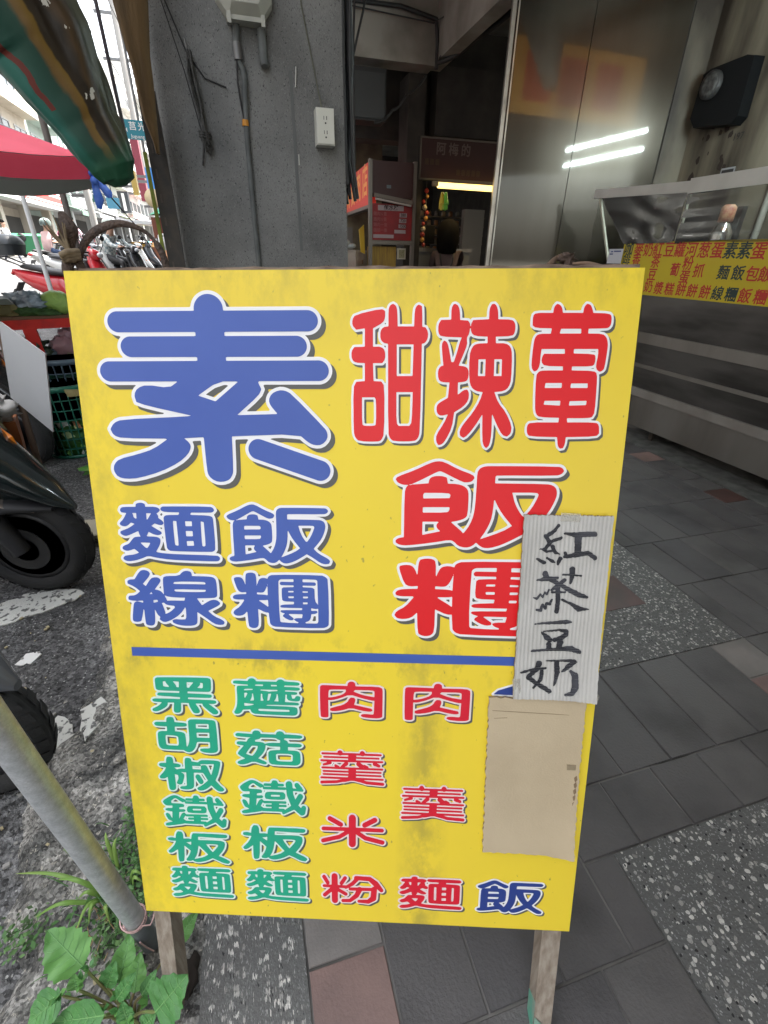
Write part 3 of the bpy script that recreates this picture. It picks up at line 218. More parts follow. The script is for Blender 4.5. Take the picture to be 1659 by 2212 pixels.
BB = {'素':[403,341,4190,3336],'甜':[4558,497,5775,2629],'辣':[5930,501,7166,2719],'葷':[7387,506,8590,2718],'麵':[418,3714,2184,4791],'飯':[2349,3717,4150,4780],'線':[421,4946,2182,6030],'糰':[2357,4957,4108,6033],'黑':[638,7069,1932,7851],'胡':[639,7933,1870,8713],'椒':[631,8825,1925,9608],'蘑':[2237,7050,3533,7824],'菇':[2231,8169,3539,8949],'鐵':[638,9712,1926,10471],'板':[642,10598,1930,11369],'肉':[3904,7064,5090,7838],'羹':[3867,8546,5130,9320],'米':[3849,10021,5141,10812],'粉':[3851,11484,5124,12259]}
# ------------------------------------------------------------------ printed characters (flat print cut as thin layers)
# glyph outlines are in tenths of a unit of 0.75 mm on the board plane: x right, y down
def prim_list(ents, src=None, dst=None):
    out = []
    if src: ax = (dst[2] - dst[0]) / (src[2] - src[0]); ay = (dst[3] - dst[1]) / (src[3] - src[1])
    else: ax = ay = 1; src = dst = (0, 0)
    for e in ents:
        a = e[1]; p = [((a[i] - src[0]) * ax + dst[0], (a[i + 1] - src[1]) * ay + dst[1]) for i in range(0, len(a), 2)]
        p = [(x / 10, y / 10) for x, y in p]
        if e[0] == 'L': out.append(('L', p, [r * ax / 10 for r in e[2]], [r * ay / 10 for r in e[3]]))
        else: out.append((e[0], chaikin(p)))
    return out
def sd_poly(X, Y, p):
    d = np.full(X.shape, 1e9); ins = np.zeros(X.shape, bool); n = len(p)
    for i in range(n):
        ax, ay = p[i - 1]; bx, by = p[i]; ex, ey = bx - ax, by - ay
        L2 = ex * ex + ey * ey
        if L2 < 1e-9: continue
        t = np.clip(((X - ax) * ex + (Y - ay) * ey) / L2, 0, 1)
        d = np.minimum(d, (X - ax - t * ex) ** 2 + (Y - ay - t * ey) ** 2)
        if abs(ey) > 1e-9:
            cnd = ((ay > Y) != (by > Y)) & (X < (bx - ax) * (Y - ay) / (by - ay) + ax); ins ^= cnd
    d = np.sqrt(d); return np.where(ins, -d, d)
def field(prims, X, Y, w=0.0):
    D = np.full(X.shape, 1e9)
    for e in prims:
        if e[0] == 'P': D = np.minimum(D, sd_poly(X, Y, e[1]) - w)
        elif e[0] == 'H': D = np.maximum(D, -sd_poly(X, Y, e[1]) - w)
        else:
            p, rx, ry = e[1], e[2], e[3]
            for i in range(max(1, len(p) - 1)):
                j = min(i + 1, len(p) - 1); r0, r1 = rx[i] + w, rx[j] + w
                k = ((rx[i] + w) / (ry[i] + w) + (rx[j] + w) / (ry[j] + w)) / 2
                ax, ay, bx, by = p[i][0], p[i][1] * k, p[j][0], p[j][1] * k
                ex, ey = bx - ax, by - ay; L2 = ex * ex + ey * ey + 1e-9
                t = np.clip(((X - ax) * ex + (Y * k - ay) * ey) / L2, 0, 1)
                D = np.minimum(D, np.sqrt((X - ax - t * ex) ** 2 + (Y * k - ay - t * ey) ** 2) - (r0 + (r1 - r0) * t))
    return D
def contour(mb, D, xs, ys, put, mi):
    """marching squares fill of D<0; inside cells are merged into runs"""
    ins = D < 0
    full = ins[:-1, :-1] & ins[1:, :-1] & ins[:-1, 1:] & ins[1:, 1:]
    some = (ins[:-1, :-1] | ins[1:, :-1] | ins[:-1, 1:] | ins[1:, 1:]) & ~full
    vs, fs = [], []
    for r in range(full.shape[0]):
        row = full[r]; c = 0; n = len(row)
        idx = np.flatnonzero(np.diff(np.concatenate(([0], row.view(np.int8), [0]))))
        for a, b in zip(idx[::2], idx[1::2]):
            o = len(vs); vs += [(xs[a], ys[r]), (xs[b], ys[r]), (xs[b], ys[r + 1]), (xs[a], ys[r + 1])]; fs.append((o, o + 3, o + 2, o + 1))
    for r, c in zip(*np.nonzero(some)):
        cs = [(c, r), (c + 1, r), (c + 1, r + 1), (c, r + 1)]; poly = []
        for i in range(4):
            a, b = cs[i], cs[(i + 1) % 4]; da, db = D[a[1], a[0]], D[b[1], b[0]]
            if da < 0: poly.append((xs[a[0]], ys[a[1]]))
            if (da < 0) != (db < 0):
                t = da / (da - db); poly.append((xs[a[0]] + t * (xs[b[0]] - xs[a[0]]), ys[a[1]] + t * (ys[b[1]] - ys[a[1]])))
        if len(poly) > 2:
            o = len(vs); vs += poly; fs.append(tuple(range(o + len(poly) - 1, o - 1, -1)))
    mb.add([put(x, y) for x, y in vs], fs, mi)
def text_mesh(name, body, size, m, put, parent, bold=0.0, align='CENTER', sx=1.0, **kw):
    """lettering from the built-in font as one flat mesh; put maps (x, y) in metres to world"""
    cu = bpy.data.curves.new(name, 'FONT'); cu.body = body; cu.size = size; cu.align_x = align; cu.align_y = 'CENTER'; cu.offset = bold * size; cu.resolution_u = 3
    t = bpy.data.objects.new(name, cu); C.objects.link(t)
    bpy.context.view_layer.update()
    me = bpy.data.meshes.new_from_object(t.evaluated_get(bpy.context.evaluated_depsgraph_get()))
    bpy.data.objects.remove(t)
    mb = MB(); mb.add([put(v.co.x * sx, v.co.y) for v in me.vertices], [tuple(p.vertices) for p in me.polygons])
    bpy.data.meshes.remove(me)
    return mb.build(name, m, parent, world=True, **kw)

_gc = {}
def font_polys(ch):
    if ch in _gc: return _gc[ch]
    cu = bpy.data.curves.new('g', 'FONT'); cu.body = ch; cu.size = 1; cu.align_x = 'CENTER'; cu.align_y = 'CENTER'
    t = bpy.data.objects.new('g', cu); C.objects.link(t); bpy.context.view_layer.update()
    cv = t.to_curve(bpy.context.evaluated_depsgraph_get()); out = []
    for s in cv.splines:
        pts = s.bezier_points; n = len(pts); P_ = []
        for i in range(n):
            a, b_ = pts[i], pts[(i + 1) % n]; p0, p1, p2, p3 = a.co, a.handle_right, b_.handle_left, b_.co
            k = 1 if (p1 - p0).cross(p3 - p0).length < 1e-4 and (p2 - p0).cross(p3 - p0).length < 1e-4 else 4
            for j in range(k): q = j / k; P_.append(tuple((p0 * (1 - q) ** 3 + p1 * 3 * q * (1 - q) ** 2 + p2 * 3 * q * q * (1 - q) + p3 * q ** 3)[:2]))
        out.append(P_)
    bpy.data.objects.remove(t); _gc[ch] = out
    return out
_gf = {}
def glyph_mesh(name, ch, size, m, put, parent, bold=.02, step=.016, sx=1.0, **kw):
    """one printed character, thickened evenly with rounded ends; put maps metres to world"""
    if (ch, bold, step) not in _gf:
        ps = font_polys(ch); al_ = [q for p_ in ps for q in p_]
        xs = np.arange(min(a[0] for a in al_) - bold - .04, max(a[0] for a in al_) + bold + .05, step); ys_ = np.arange(min(a[1] for a in al_) - bold - .04, max(a[1] for a in al_) + bold + .05, step)
        X, Y = np.meshgrid(xs, ys_); d = np.full(X.shape, 1e9); ins = np.zeros(X.shape, bool)
        for p_ in ps:
            e = sd_poly(X, Y, p_); ins ^= e < 0; d = np.minimum(d, np.abs(e))
        _gf[(ch, bold, step)] = (np.where(ins, -d, d) - bold, xs, ys_)
    D, xs, ys_ = _gf[(ch, bold, step)]; mb = MB(); contour(mb, D, xs, ys_, lambda x, y: put(x * size * sx, y * size), 0)
    return mb.build(name, m, parent, world=True, **kw)
# ------------------------------------------------------------------ ground
def struct(mb, name, m, parent=None, **kw):
    o = mb.build(name, m, parent)
    if parent is None: o['kind'] = 'structure'
    for k, v in kw.items(): o[k] = v
    return o
def zroad(y): return 0.0 if y < 3 else min(2.2, 0.028 * (y - 3))
# asphalt, coloured by voronoi chips
m_road = mat('asphalt', (0.125, 0.125, 0.125), 0.85, col2=(0.065, 0.065, 0.066), scale=2.2, detail=8, lo=0.4, hi=0.62, bump=1.0, bscale=120)
n, b, L = nodes_of(m_road)
def chips(m, scale, col, thr, w_=1.0):
    n, b, L = nodes_of(m)
    src = b.inputs['Base Color'].links[0].from_socket if b.inputs['Base Color'].links else None
    tc = n.nodes.new('ShaderNodeTexCoord'); vo = n.nodes.new('ShaderNodeTexVoronoi'); vo.inputs['Scale'].default_value = scale
    nz = n.nodes.new('ShaderNodeTexNoise'); nz.inputs['Scale'].default_value = scale * .8
    mxv = n.nodes.new('ShaderNodeMix'); mxv.data_type = 'VECTOR'; mxv.inputs[0].default_value = 0.02
    L(tc.outputs['Object'], mxv.inputs[4]); L(nz.outputs['Color'], mxv.inputs[5]); L(mxv.outputs[1], vo.inputs['Vector'])
    sep = n.nodes.new('ShaderNodeSeparateColor'); L(vo.outputs['Color'], sep.inputs[0])
    # stone shows where the cell centre is close and the cell is one of the chosen ones
    r = n.nodes.new('ShaderNodeMath'); r.operation = 'LESS_THAN'; r.inputs[1].default_value = thr; L(vo.outputs['Distance'], r.inputs[0])
    r2 = n.nodes.new('ShaderNodeMath'); r2.operation = 'GREATER_THAN'; r2.inputs[1].default_value = 1 - w_; L(sep.outputs[0], r2.inputs[0])
    mu = n.nodes.new('ShaderNodeMath'); mu.operation = 'MULTIPLY'; L(r.outputs[0], mu.inputs[0]); L(r2.outputs[0], mu.inputs[1])
    cr = n.nodes.new('ShaderNodeValToRGB'); cr.color_ramp.elements[0].color = (*[c * .35 for c in col], 1); cr.color_ramp.elements[1].color = (*col, 1); L(sep.outputs[1], cr.inputs[0])
    mx = n.nodes.new('ShaderNodeMix'); mx.data_type = 'RGBA'; L(mu.outputs[0], mx.inputs[0])
    if src: L(src, mx.inputs[6])
    else: mx.inputs[6].default_value = b.inputs['Base Color'].default_value
    L(cr.outputs[0], mx.inputs[7]); L(mx.outputs[2], b.inputs['Base Color'])
def grain(m, scale, lo, hi):
    n, b, L = nodes_of(m); src = b.inputs['Base Color'].links[0].from_socket
    tc = n.nodes.new('ShaderNodeTexCoord'); vo = n.nodes.new('ShaderNodeTexVoronoi'); vo.inputs['Scale'].default_value = scale; L(tc.outputs['Object'], vo.inputs['Vector'])
    sep = n.nodes.new('ShaderNodeSeparateColor'); L(vo.outputs['Color'], sep.inputs[0])
    r = n.nodes.new('ShaderNodeMapRange'); r.inputs['To Min'].default_value = lo; r.inputs['To Max'].default_value = hi; L(sep.outputs[0], r.inputs[0])
    mx = n.nodes.new('ShaderNodeVectorMath'); mx.operation = 'SCALE'; L(src, mx.inputs[0]); L(r.outputs[0], mx.inputs['Scale']); L(mx.outputs[0], b.inputs['Base Color'])
grain(m_road, 150, .3, 1.8); grain(m_road, 55, .6, 1.4)
chips(m_road, 110, (0.42, 0.42, 0.40), 0.30, 0.22)
mb = MB()
ys = [-60, -20, -6, -2, 0, 1, 2, 3, 4, 6, 10, 16, 24, 40, 80, 200]
for a, b_ in zip(ys, ys[1:]):
    mb.add([(-60, a, zroad(a) - .03), (-.45, a, zroad(a) - .03), (-.45, b_, zroad(b_) - .03), (-60, b_, zroad(b_) - .03)], [(0, 1, 2, 3)])
road = struct(mb, 'road', m_road)
mb = MB(); mb.add([(-300, -300, -.25), (300, -300, -.25), (300, 300, -.25), (-300, 300, -.25)], [(0, 1, 2, 3)])
struct(mb, 'ground', mat('earth', (0.2, 0.19, 0.17), 0.9))
# crumbling concrete strip between road and pavement: a bumpy sheet
m_conc = mat('rough_concrete', (0.27, 0.262, 0.24), 0.95, col2=(0.085, 0.085, 0.08), scale=9, detail=10, lo=0.38, hi=0.6, bump=1.0, bscale=70)
grain(m_conc, 190, .35, 1.65); grain(m_conc, 55, .6, 1.4)
chips(m_conc, 105, (0.5, 0.47, 0.40), 0.36, 0.22)
from mathutils import noise as _n
mb = MB(); nx, ny = 90, 620; x0, x1, y0, y1 = -.80, -.19, -1.5, 6.0
vs = []
for j in range(ny + 1):
    for i in range(nx + 1):
        x = x0 + (x1 - x0) * i / nx; y = y0 + (y1 - y0) * (j / ny) ** 1.15 if j else y0
        t = (x - x0) / (x1 - x0); edge = 0.30 + 0.25 * _n.noise(Vector((y * 1.7, 3, 0))) + .08 * _n.noise(Vector((y * 9, 5, 0)))
        s = max(0, min(1, (t - edge) / 0.12)); s = s * s * (3 - 2 * s)
        z = -.036 + .03 * s + .014 * s * _n.noise(Vector((x * 14, y * 14, 0))) + .008 * _n.noise(Vector((x * 40, y * 40, 2))) + .0045 * _n.noise(Vector((x * 90, y * 90, 2)))
        if t < .06: z = min(z, -.045)
        if t > .96: z = -.012
        vs.append((x, y, z + zroad(y)))
mb.add(vs, [(j * (nx + 1) + i, j * (nx + 1) + i + 1, (j + 1) * (nx + 1) + i + 1, (j + 1) * (nx + 1) + i) for j in range(ny) for i in range(nx)], 0, True)
struct(mb, 'broken_kerb', m_conc)
# worn white line pieces on the asphalt
m_paint = mat('road_paint', (0.62, 0.62, 0.58), 0.85, col2=(0.13, 0.13, 0.125), scale=45, detail=9, lo=0.54, hi=0.60, bump=.5, bscale=120)
def blob(mb, pts, z, rag=.012, seed=0, th=.004):
    P = []; rnd = random.Random(seed); n = len(pts)
    for i in range(n):
        a, c = pts[i], pts[(i + 1) % n]; k = max(2, int(math.hypot(c[0] - a[0], c[1] - a[1]) / .018))
        for j in range(k):
            t = j / k; P.append((a[0] + (c[0] - a[0]) * t + rnd.uniform(-rag, rag) * .6, a[1] + (c[1] - a[1]) * t + rnd.uniform(-rag, rag) * .6))
    mb.hexa([(x, y, z) for x, y in P], [(x, y, z + th) for x, y in P])
mb = MB()
blob(mb, [(-1.6, 1.60), (-1.15, 1.66), (-.95, 1.77), (-.80, 1.76), (-.735, 1.70), (-.86, 1.63), (-1.15, 1.53), (-1.6, 1.46)], -.029, seed=1)
struct(mb, 'road_line', m_paint)
mb = MB(); blob(mb, [(-.80, .93), (-.66, 1.10), (-.625, 1.09), (-.60, 1.02), (-.64, .93), (-.70, .92)], -.027, .012, 2, .008)
struct(mb, 'road_line', m_paint)
mb = MB(); blob(mb, [(-.575, 1.02), (-.59, 1.09), (-.555, 1.13), (-.525, 1.10), (-.53, 1.04), (-.56, .98)], -.008, .01, 3, .006)
struct(mb, 'road_line', m_paint)
mb = MB(); blob(mb, [(-.86, 1.37), (-.84, 1.41), (-.80, 1.40), (-.81, 1.36), (-.84, 1.35)], -.029, .012, 4, .003)
tag(mb.build('paper_scrap', mat('paper_scrap', (.75, .75, .73), .9)), 'crumpled white scrap lying on the dark asphalt', 'litter')
# loose grit and litter on the kerb
mb = MB(); rnd = random.Random(5)
for k in range(420):
    x = rnd.uniform(-.95, -.22); y = rnd.uniform(.25, 2.6); r = rnd.choice([.002, .003, .003, .005]) * rnd.uniform(.7, 1.3)
    a = rnd.uniform(0, 3); z = -.026 if x < -.6 else -.006
    mb.box((x - r, y - r * .7, z), (x + r, y + r * .7, z + r), rnd.choice([0, 0, 1, 2]), a)
g = mb.build('grit', [mat('grit', (.32, .31, .29), .9), mat('grit_dark', (.07, .07, .07), .9), mat('grit_straw', (.42, .36, .22), .9)])
g['kind'] = 'stuff'; tag(g, 'loose grit and straw scattered along the broken kerb', 'grit')
mb = MB(); rings = []
for k, (xx, r) in enumerate([(0, .002), (.012, .012), (.03, .018), (.05, .015), (.062, .003)]):
    rings.append([(-.475 + xx, .89 + xx * .5 + r * math.cos(a) * 1.1, -.002 + max(0, r * math.sin(a)) * .9 + .002) for a in [i * math.pi / 4 for i in range(8)]])
mb.loft(rings); tag(mb.build('stone', m_conc), 'loose grey stone lying on the broken kerb beside the sign', 'stone')

# ------------------------------------------------------------------ pavement: laid tiles and terrazzo
S75 = 0.75
pav = MB()
pav.box((-.22, -8, -.2), (9, 14, -.0045))
pavement = struct(pav, 'pavement', mat('grout', (0.21, 0.20, 0.185), 0.95, col2=(.07, .068, .062), scale=5, lo=.42, hi=.62))
m_terr = mat('terrazzo', (0.105, 0.105, 0.10), 0.75, bump=.4, bscale=160)
chips(m_terr, 92, (0.62, 0.60, 0.55), 0.42, 0.42)
chips(m_terr, 210, (0.34, 0.34, 0.33), 0.36, 0.5)
chips(m_terr, 95, (0.03, 0.03, 0.03), 0.26, 0.3)
mb = MB()
T1 = (-.2, .83, 1.575, 1.425); T2 = (.654, -4, 2.45, .369)
mb.box((-.22, -8, -.012), (-.032, 9, -.0005)); struct(mb, 'terrazzo_panel', m_terr, pavement)
mb = MB(); mb.box((-.03, .825, -.012), (1.572, 1.462, -.0007)); struct(mb, 'terrazzo_panel', m_terr, pavement)
mb = MB(); mb.box((.656, -6, -.012), (2.45, .3695, -.0006)); struct(mb, 'terrazzo_panel', m_terr, pavement)
mb = MB(); mb.box((2.62, -6, -.03), (2.86, 4.2, .004)); struct(mb, 'concrete_strip', mat('strip_concrete', (.12, .12, .11), .9, col2=(.06, .06, .055), scale=14, bump=.5), pavement)
tcol = {}
for i, c in enumerate([(.094, .088, .087), (.082, .077, .078), (.105, .099, .096)]):
    tcol['g%d' % i] = mat('slate_tile_%d' % i, c, .55, col2=tuple(v * .50 for v in c), scale=4.5, detail=9, lo=.46, hi=.72, bump=.3, bscale=150, rvar=.14, coord='World')
tcol['p'] = mat('pink_tile', (.24, .155, .135), .65, col2=(.15, .10, .09), scale=6, detail=8, bump=.2, bscale=150, coord='World')
tcol['b'] = mat('beige_tile', (.22, .20, .185), .65, col2=(.14, .13, .12), scale=6, detail=8, bump=.2, bscale=150, coord='World')
tcol['r'] = mat('dark_red_tile', (.085, .035, .028), .5, col2=(.05, .025, .02), scale=9)
_tm = {}
rnd = random.Random(11)
def tile(x0, y0, x1, y1, m, top=0.0):
    j = .0024
    x0 += j; x1 -= j; y0 += j; y1 -= j
    if x1 - x0 < .02 or y1 - y0 < .02: return
    key = (round(x1 - x0, 3), round(y1 - y0, 3), m)
    if key not in _tm:
        sx, sy = x1 - x0, y1 - y0; c = .0012; t = MB()
        lo_ = [(0, 0, -.01), (sx, 0, -.01), (sx, sy, -.01), (0, sy, -.01)]
        mid = [(0, 0, -.002), (sx, 0, -.002), (sx, sy, -.002), (0, sy, -.002)]
        hi_ = [(c, c, 0), (sx - c, c, 0), (sx - c, sy - c, 0), (c, sy - c, 0)]
        t.loft([lo_, mid, hi_], 0, True, False); o = t.build('tile', tcol[m], pavement); _tm[key] = o
    else:
        o = _tm[key].copy(); C.objects.link(o); o.parent = pavement
    o.location = (x0, y0, top + rnd.uniform(-.0008, .0008)); o.rotation_euler = (rnd.uniform(-.002, .002), rnd.uniform(-.002, .002), 0)
rows = [-.69, -.39, -.086, .2155, .5175, .8215, 1.125, 1.425, 1.73, 2.03, 2.34, 2.64, 2.94, 3.25, 3.55, 3.86, 4.16]
X0 = .1178
for r in range(len(rows) - 1):
    ya, yb = rows[r], rows[r + 1]
    offs = .0767 if r % 2 == 0 else 0
    xs = [X0] + [X0 + offs + .1534 * k for k in range(0 if offs else 1, 18)]
    xs = sorted(set(round(v, 4) for v in xs if X0 <= v < 2.45)) + [2.45]
    for xa, xb in zip(xs, xs[1:]):
        if xb - xa < .02: continue
        m = 'g%d' % rnd.choice([0, 0, 1, 2])
        parts = [(xa, ya, xb, yb)]
        if ya < .369 < yb and xb > .66:
            parts = [(xa, .3715, xb, yb)]
            if xa < .654: parts.append((xa, ya, .654, .3715))
        elif yb <= .369 and xb > .654:
            parts = [(xa, ya, .654, yb)] if xa < .62 else []
        if ya < 1.46 and yb > .83 and xa < 1.56 and parts:
            if xb > 1.6 : parts = [(1.575, max(ya, .8215), xb, yb)]
            elif yb > 1.5: parts = [(xa, 1.465, xb, yb)]
            elif ya < .82: pass
            else: parts = []
        if 1.36 < xa < 1.46 and .5 < ya < .55: 
            tile(xa, .675, xb, yb, 'b'); tile(xa, ya, xb, .675, 'p'); continue
        for p_ in parts: tile(*p_, m)
for k in range(-4, 16):
    y = .3578 + k * .151
    if y > .8: break
    tile(-.03, y, X0, y + .151, 'b' if k >= 0 else 'p')
for k in range(8):
    y = 1.47 + .3 * k; tile(-.03, y, X0, y + .3, 'g0')
for k in range(-8, 28):
    y = k * .151; tile(2.452, y, 2.62, y + .151, ('g0', 'p', 'g1', 'g0', 'r', 'g2', 'g0')[k % 7])
# dark red inlay lying as a diamond corner in the terrazzo
mb = MB(); mb.box((1.19, 1.065, -.01), (1.372, 1.25, .0012)); o = mb.build('tile', tcol['r'], pavement); o['label'] = 'dark red inlay tile'
tile_count = len([o for o in pavement.children if o.name.startswith('tile')])

# ------------------------------------------------------------------ the yellow A-frame menu board
U = Vector((.95108, -.30823, .02124)).normalized(); V = Vector((-.06933, -.28048, -.95734)); V = (V - U * V.dot(U)).normalized()
N = V.cross(U).normalized()
if N.y > 0: N = -N                                     # towards the reader
TL = Vector((-.20036, .69586, 1.14275))
def bd(x, y, d=0.0): return TL + U * (x * .00075) + V * (y * .00075) + N * d
def bdmm(d): return lambda x, y: bd(x, y, d)
board = thing('menu_board', 'yellow plywood menu board on wooden legs with blue, red and green Chinese lettering', 'sign board', tuple(bd(450, 1592)), 0)
m_yel = mat('yellow_vinyl', (0.92, 0.71, 0.045), 0.42, col2=(.87, .65, .06), scale=3, detail=6, lo=.35, hi=.75, spec=.4)
def vinyl_stains():
    n, b, L = nodes_of(m_yel)
    src = b.inputs['Base Color'].links[0].from_socket
    tc = n.nodes.new('ShaderNodeTexCoord')
    # uv on the sheet: x 0..1 across, y 0..1 down
    sep = n.nodes.new('ShaderNodeSeparateXYZ'); L(tc.outputs['UV'], sep.inputs[0])
    nz = n.nodes.new('ShaderNodeTexNoise'); nz.inputs['Scale'].default_value = 9; nz.inputs['Detail'].default_value = 9; nz.inputs['Roughness'].default_value = .7
    mp = n.nodes.new('ShaderNodeMapping'); mp.inputs['Scale'].default_value = (1.6, 1.2, 1); L(tc.outputs['UV'], mp.inputs[0]); L(mp.outputs[0], nz.inputs[0])
    def band(sock, c, wd):
        a = n.nodes.new('ShaderNodeMath'); a.operation = 'SUBTRACT'; L(sock, a.inputs[0]); a.inputs[1].default_value = c
        a2 = n.nodes.new('ShaderNodeMath'); a2.operation = 'ABSOLUTE'; L(a.outputs[0], a2.inputs[0])
        a3 = n.nodes.new('ShaderNodeMapRange'); a3.inputs['From Min'].default_value = 0; a3.inputs['From Max'].default_value = wd; a3.inputs['To Min'].default_value = 1; a3.inputs['To Max'].default_value = 0; L(a2.outputs[0], a3.inputs[0])
        return a3.outputs[0]
    def mul(a, c):
        q = n.nodes.new('ShaderNodeMath'); q.operation = 'MULTIPLY'; L(a, q.inputs[0])
        if isinstance(c, float): q.inputs[1].default_value = c
        else: L(c, q.inputs[1])
        return q.outputs[0]
    def thr(a, lo, hi):
        q = n.nodes.new('ShaderNodeMapRange'); q.inputs['From Min'].default_value = lo; q.inputs['From Max'].default_value = hi; L(a, q.inputs[0]); return q.outputs[0]
    # the run-off streak below the rice ball characters
    st = mul(band(sep.outputs[0], .655, .062), thr(sep.outputs[1], .45, .56)); st = mul(st, thr(nz.outputs[0], .40, .58))
    st2 = mul(band(sep.outputs[1], .522, .045), thr(nz.outputs[0], .50, .62))
    st3 = mul(band(sep.outputs[0], 0.0, .16), mul(thr(nz.outputs[0], .42, .66), .8))
    st4 = mul(band(sep.outputs[1], 0.0, .10), mul(thr(nz.outputs[0], .45, .66), .7))
    def mx_(a, c):
        q = n.nodes.new('ShaderNodeMath'); q.operation = 'MAXIMUM'; L(a, q.inputs[0]); L(c, q.inputs[1]); return q.outputs[0]
    tot = mul(mx_(mx_(st, st2), mx_(st3, st4)), .5)
    sp = n.nodes.new('ShaderNodeTexNoise'); sp.inputs['Scale'].default_value = 60; sp.inputs['Detail'].default_value = 2; L(mp.outputs[0], sp.inputs[0])
    tot = mx_(tot, mul(thr(sp.outputs[0], .72, .76), .6))
    mx = n.nodes.new('ShaderNodeMix'); mx.data_type = 'RGBA'; L(tot, mx.inputs[0]); L(src, mx.inputs[6]); mx.inputs[7].default_value = (.22, .19, .07, 1)
    L(mx.outputs[2], b.inputs['Base Color'])
vinyl_stains()
m_ply = mat('plywood_edge', (.30, .22, .14), .8, col2=(.16, .11, .07), scale=12, stretch=(1, 1, 14), lo=.4, hi=.6)
mb = MB()
rim = []
for (x, y) in ((0, 0), (900, 0), (900, 1271), (0, 1271)): rim.append((x, y))
mb.hexa([bd(x, y, -.010) for x, y in rim], [bd(x, y, -.0007) for x, y in rim]); mb.build('plywood_panel', m_ply, board, world=True)
mb = MB(); mb.add([bd(-1, -1, 0), bd(901, 0, 0), bd(901, 1272, 0), bd(-1, 1272, 0)], [(0, 3, 2, 1)])
mb.add([bd(-1.2, -1, 0), bd(-1.2, 1272, 0), bd(-1.2, 1272, -.008), bd(-1.2, -1, -.008)], [(0, 1, 2, 3)])
mb.add([bd(901.2, -1, 0), bd(901.2, 1272, 0), bd(901.2, 1272, -.008), bd(901.2, -1, -.008)], [(0, 3, 2, 1)])
mb.add([bd(-1, 1272.5, 0), bd(901, 1272.5, 0), bd(901, 1272.5, -.008), bd(-1, 1272.5, -.008)], [(0, 1, 2, 3)])
fo = mb.build('yellow_sheet', m_yel, board, world=True)
uv = fo.data.uv_layers.new(name='uv')
quads = [[(0, 0), (0, 1), (1, 1), (1, 0)], [(0, 0), (0, 1), (.01, 1), (.01, 0)], [(1, 0), (.99, 0), (.99, 1), (1, 1)], [(0, 1), (1, 1), (1, .99), (0, .99)]]
k = 0
for p_, q_ in zip(fo.data.polygons, quads):
    for li, c_ in zip(p_.loop_indices, q_): uv.data[li].uv = c_
# legs and the rear frame that props the board
m_wood = mat('weathered_wood', (.40, .345, .28), .85, col2=(.24, .19, .145), scale=14, stretch=(8, 8, 1), lo=.35, hi=.68, bump=.3, bscale=60)
m_wood2 = mat('brown_wood', (.25, .16, .075), .8, col2=(.16, .10, .05), scale=14, stretch=(8, 8, 1))
def ground_y(x, d): return (bd(x, 0, d).z) / (.00075 * -V.z)
def leg(x0, x1, d0, d1, m, extra=None):
    mb = MB(); y0, y1 = 30, ground_y((x0 + x1) / 2, (d0 + d1) / 2)
    q = [(x0, d0), (x1, d0), (x1, d1), (x0, d1)]
    mb.hexa([bd(x, y0, d) for x, d in q], [(lambda P: Vector((P.x, P.y, -.004)))(bd(x, y1, d)) for x, d in q])
    return mb.build('leg', m, board, world=True)
leg(4, 40, -.046, -.011, m_wood); leg(853, 893, -.046, -.011, m_wood)
mb = MB()   # green paint smear at the foot of the right leg
y1 = ground_y(870, -.02)
mb.add([bd(852.4, y1 - 75, -.0455), bd(852.4, y1 - 105, -.012), bd(852.4, y1 + 10, -.012), bd(852.4, y1 + 10, -.0455)], [(0, 1, 2, 3)])
mb.add([bd(853, y1 - 62, -.0105), bd(872, y1 - 40, -.0105), bd(880, y1, -.0105), bd(853, y1 + 10, -.0105)], [(0, 1, 2, 3)])
mb.build('paint_smear', mat('green_paint', (.10, .42, .30), .6, col2=(.3, .4, .33), scale=40), board, world=True)
for x in (20, 873):
    top = bd(x, 40, -.05); bot = Vector((top.x + .08, top.y + .42, 0)); dU = U * .014
    mb = MB(); nn = Vector((0, .025, 0))
    mb.hexa([top - dU, top + dU, top + dU + nn, top - dU + nn], [bot - dU, bot + dU, bot + dU + nn, bot - dU + nn]); mb.build('rear_leg', m_wood2, board, world=True)
for y in (60, 1180):
    mb = MB(); mb.hexa([bd(42, y, -.04), bd(851, y, -.04), bd(851, y + 45, -.04), bd(42, y + 45, -.04)], [bd(42, y, -.012), bd(851, y, -.012), bd(851, y + 45, -.012), bd(42, y + 45, -.012)])
    mb.build('crossbar', m_wood2, board, world=True)
# splintered timber lath along the top edge
mb = MB(); rnd = random.Random(3); rings = []
for i in range(46):
    x = i * 20; j = rnd.uniform(-.003, .003)
    rings.append([bd(x, 3, -.0105), bd(x, -9 + j * 500, -.0112), bd(x, -9.5 + j * 400, -.036 + j), bd(x, 6, -.038)])
mb.loft(rings, smooth=False); mb.build('top_rail', mat('split_rail', (.27, .20, .15), .85, col2=(.12, .085, .065), scale=18, stretch=(2, 2, 9), lo=.4, hi=.6), board, world=True)
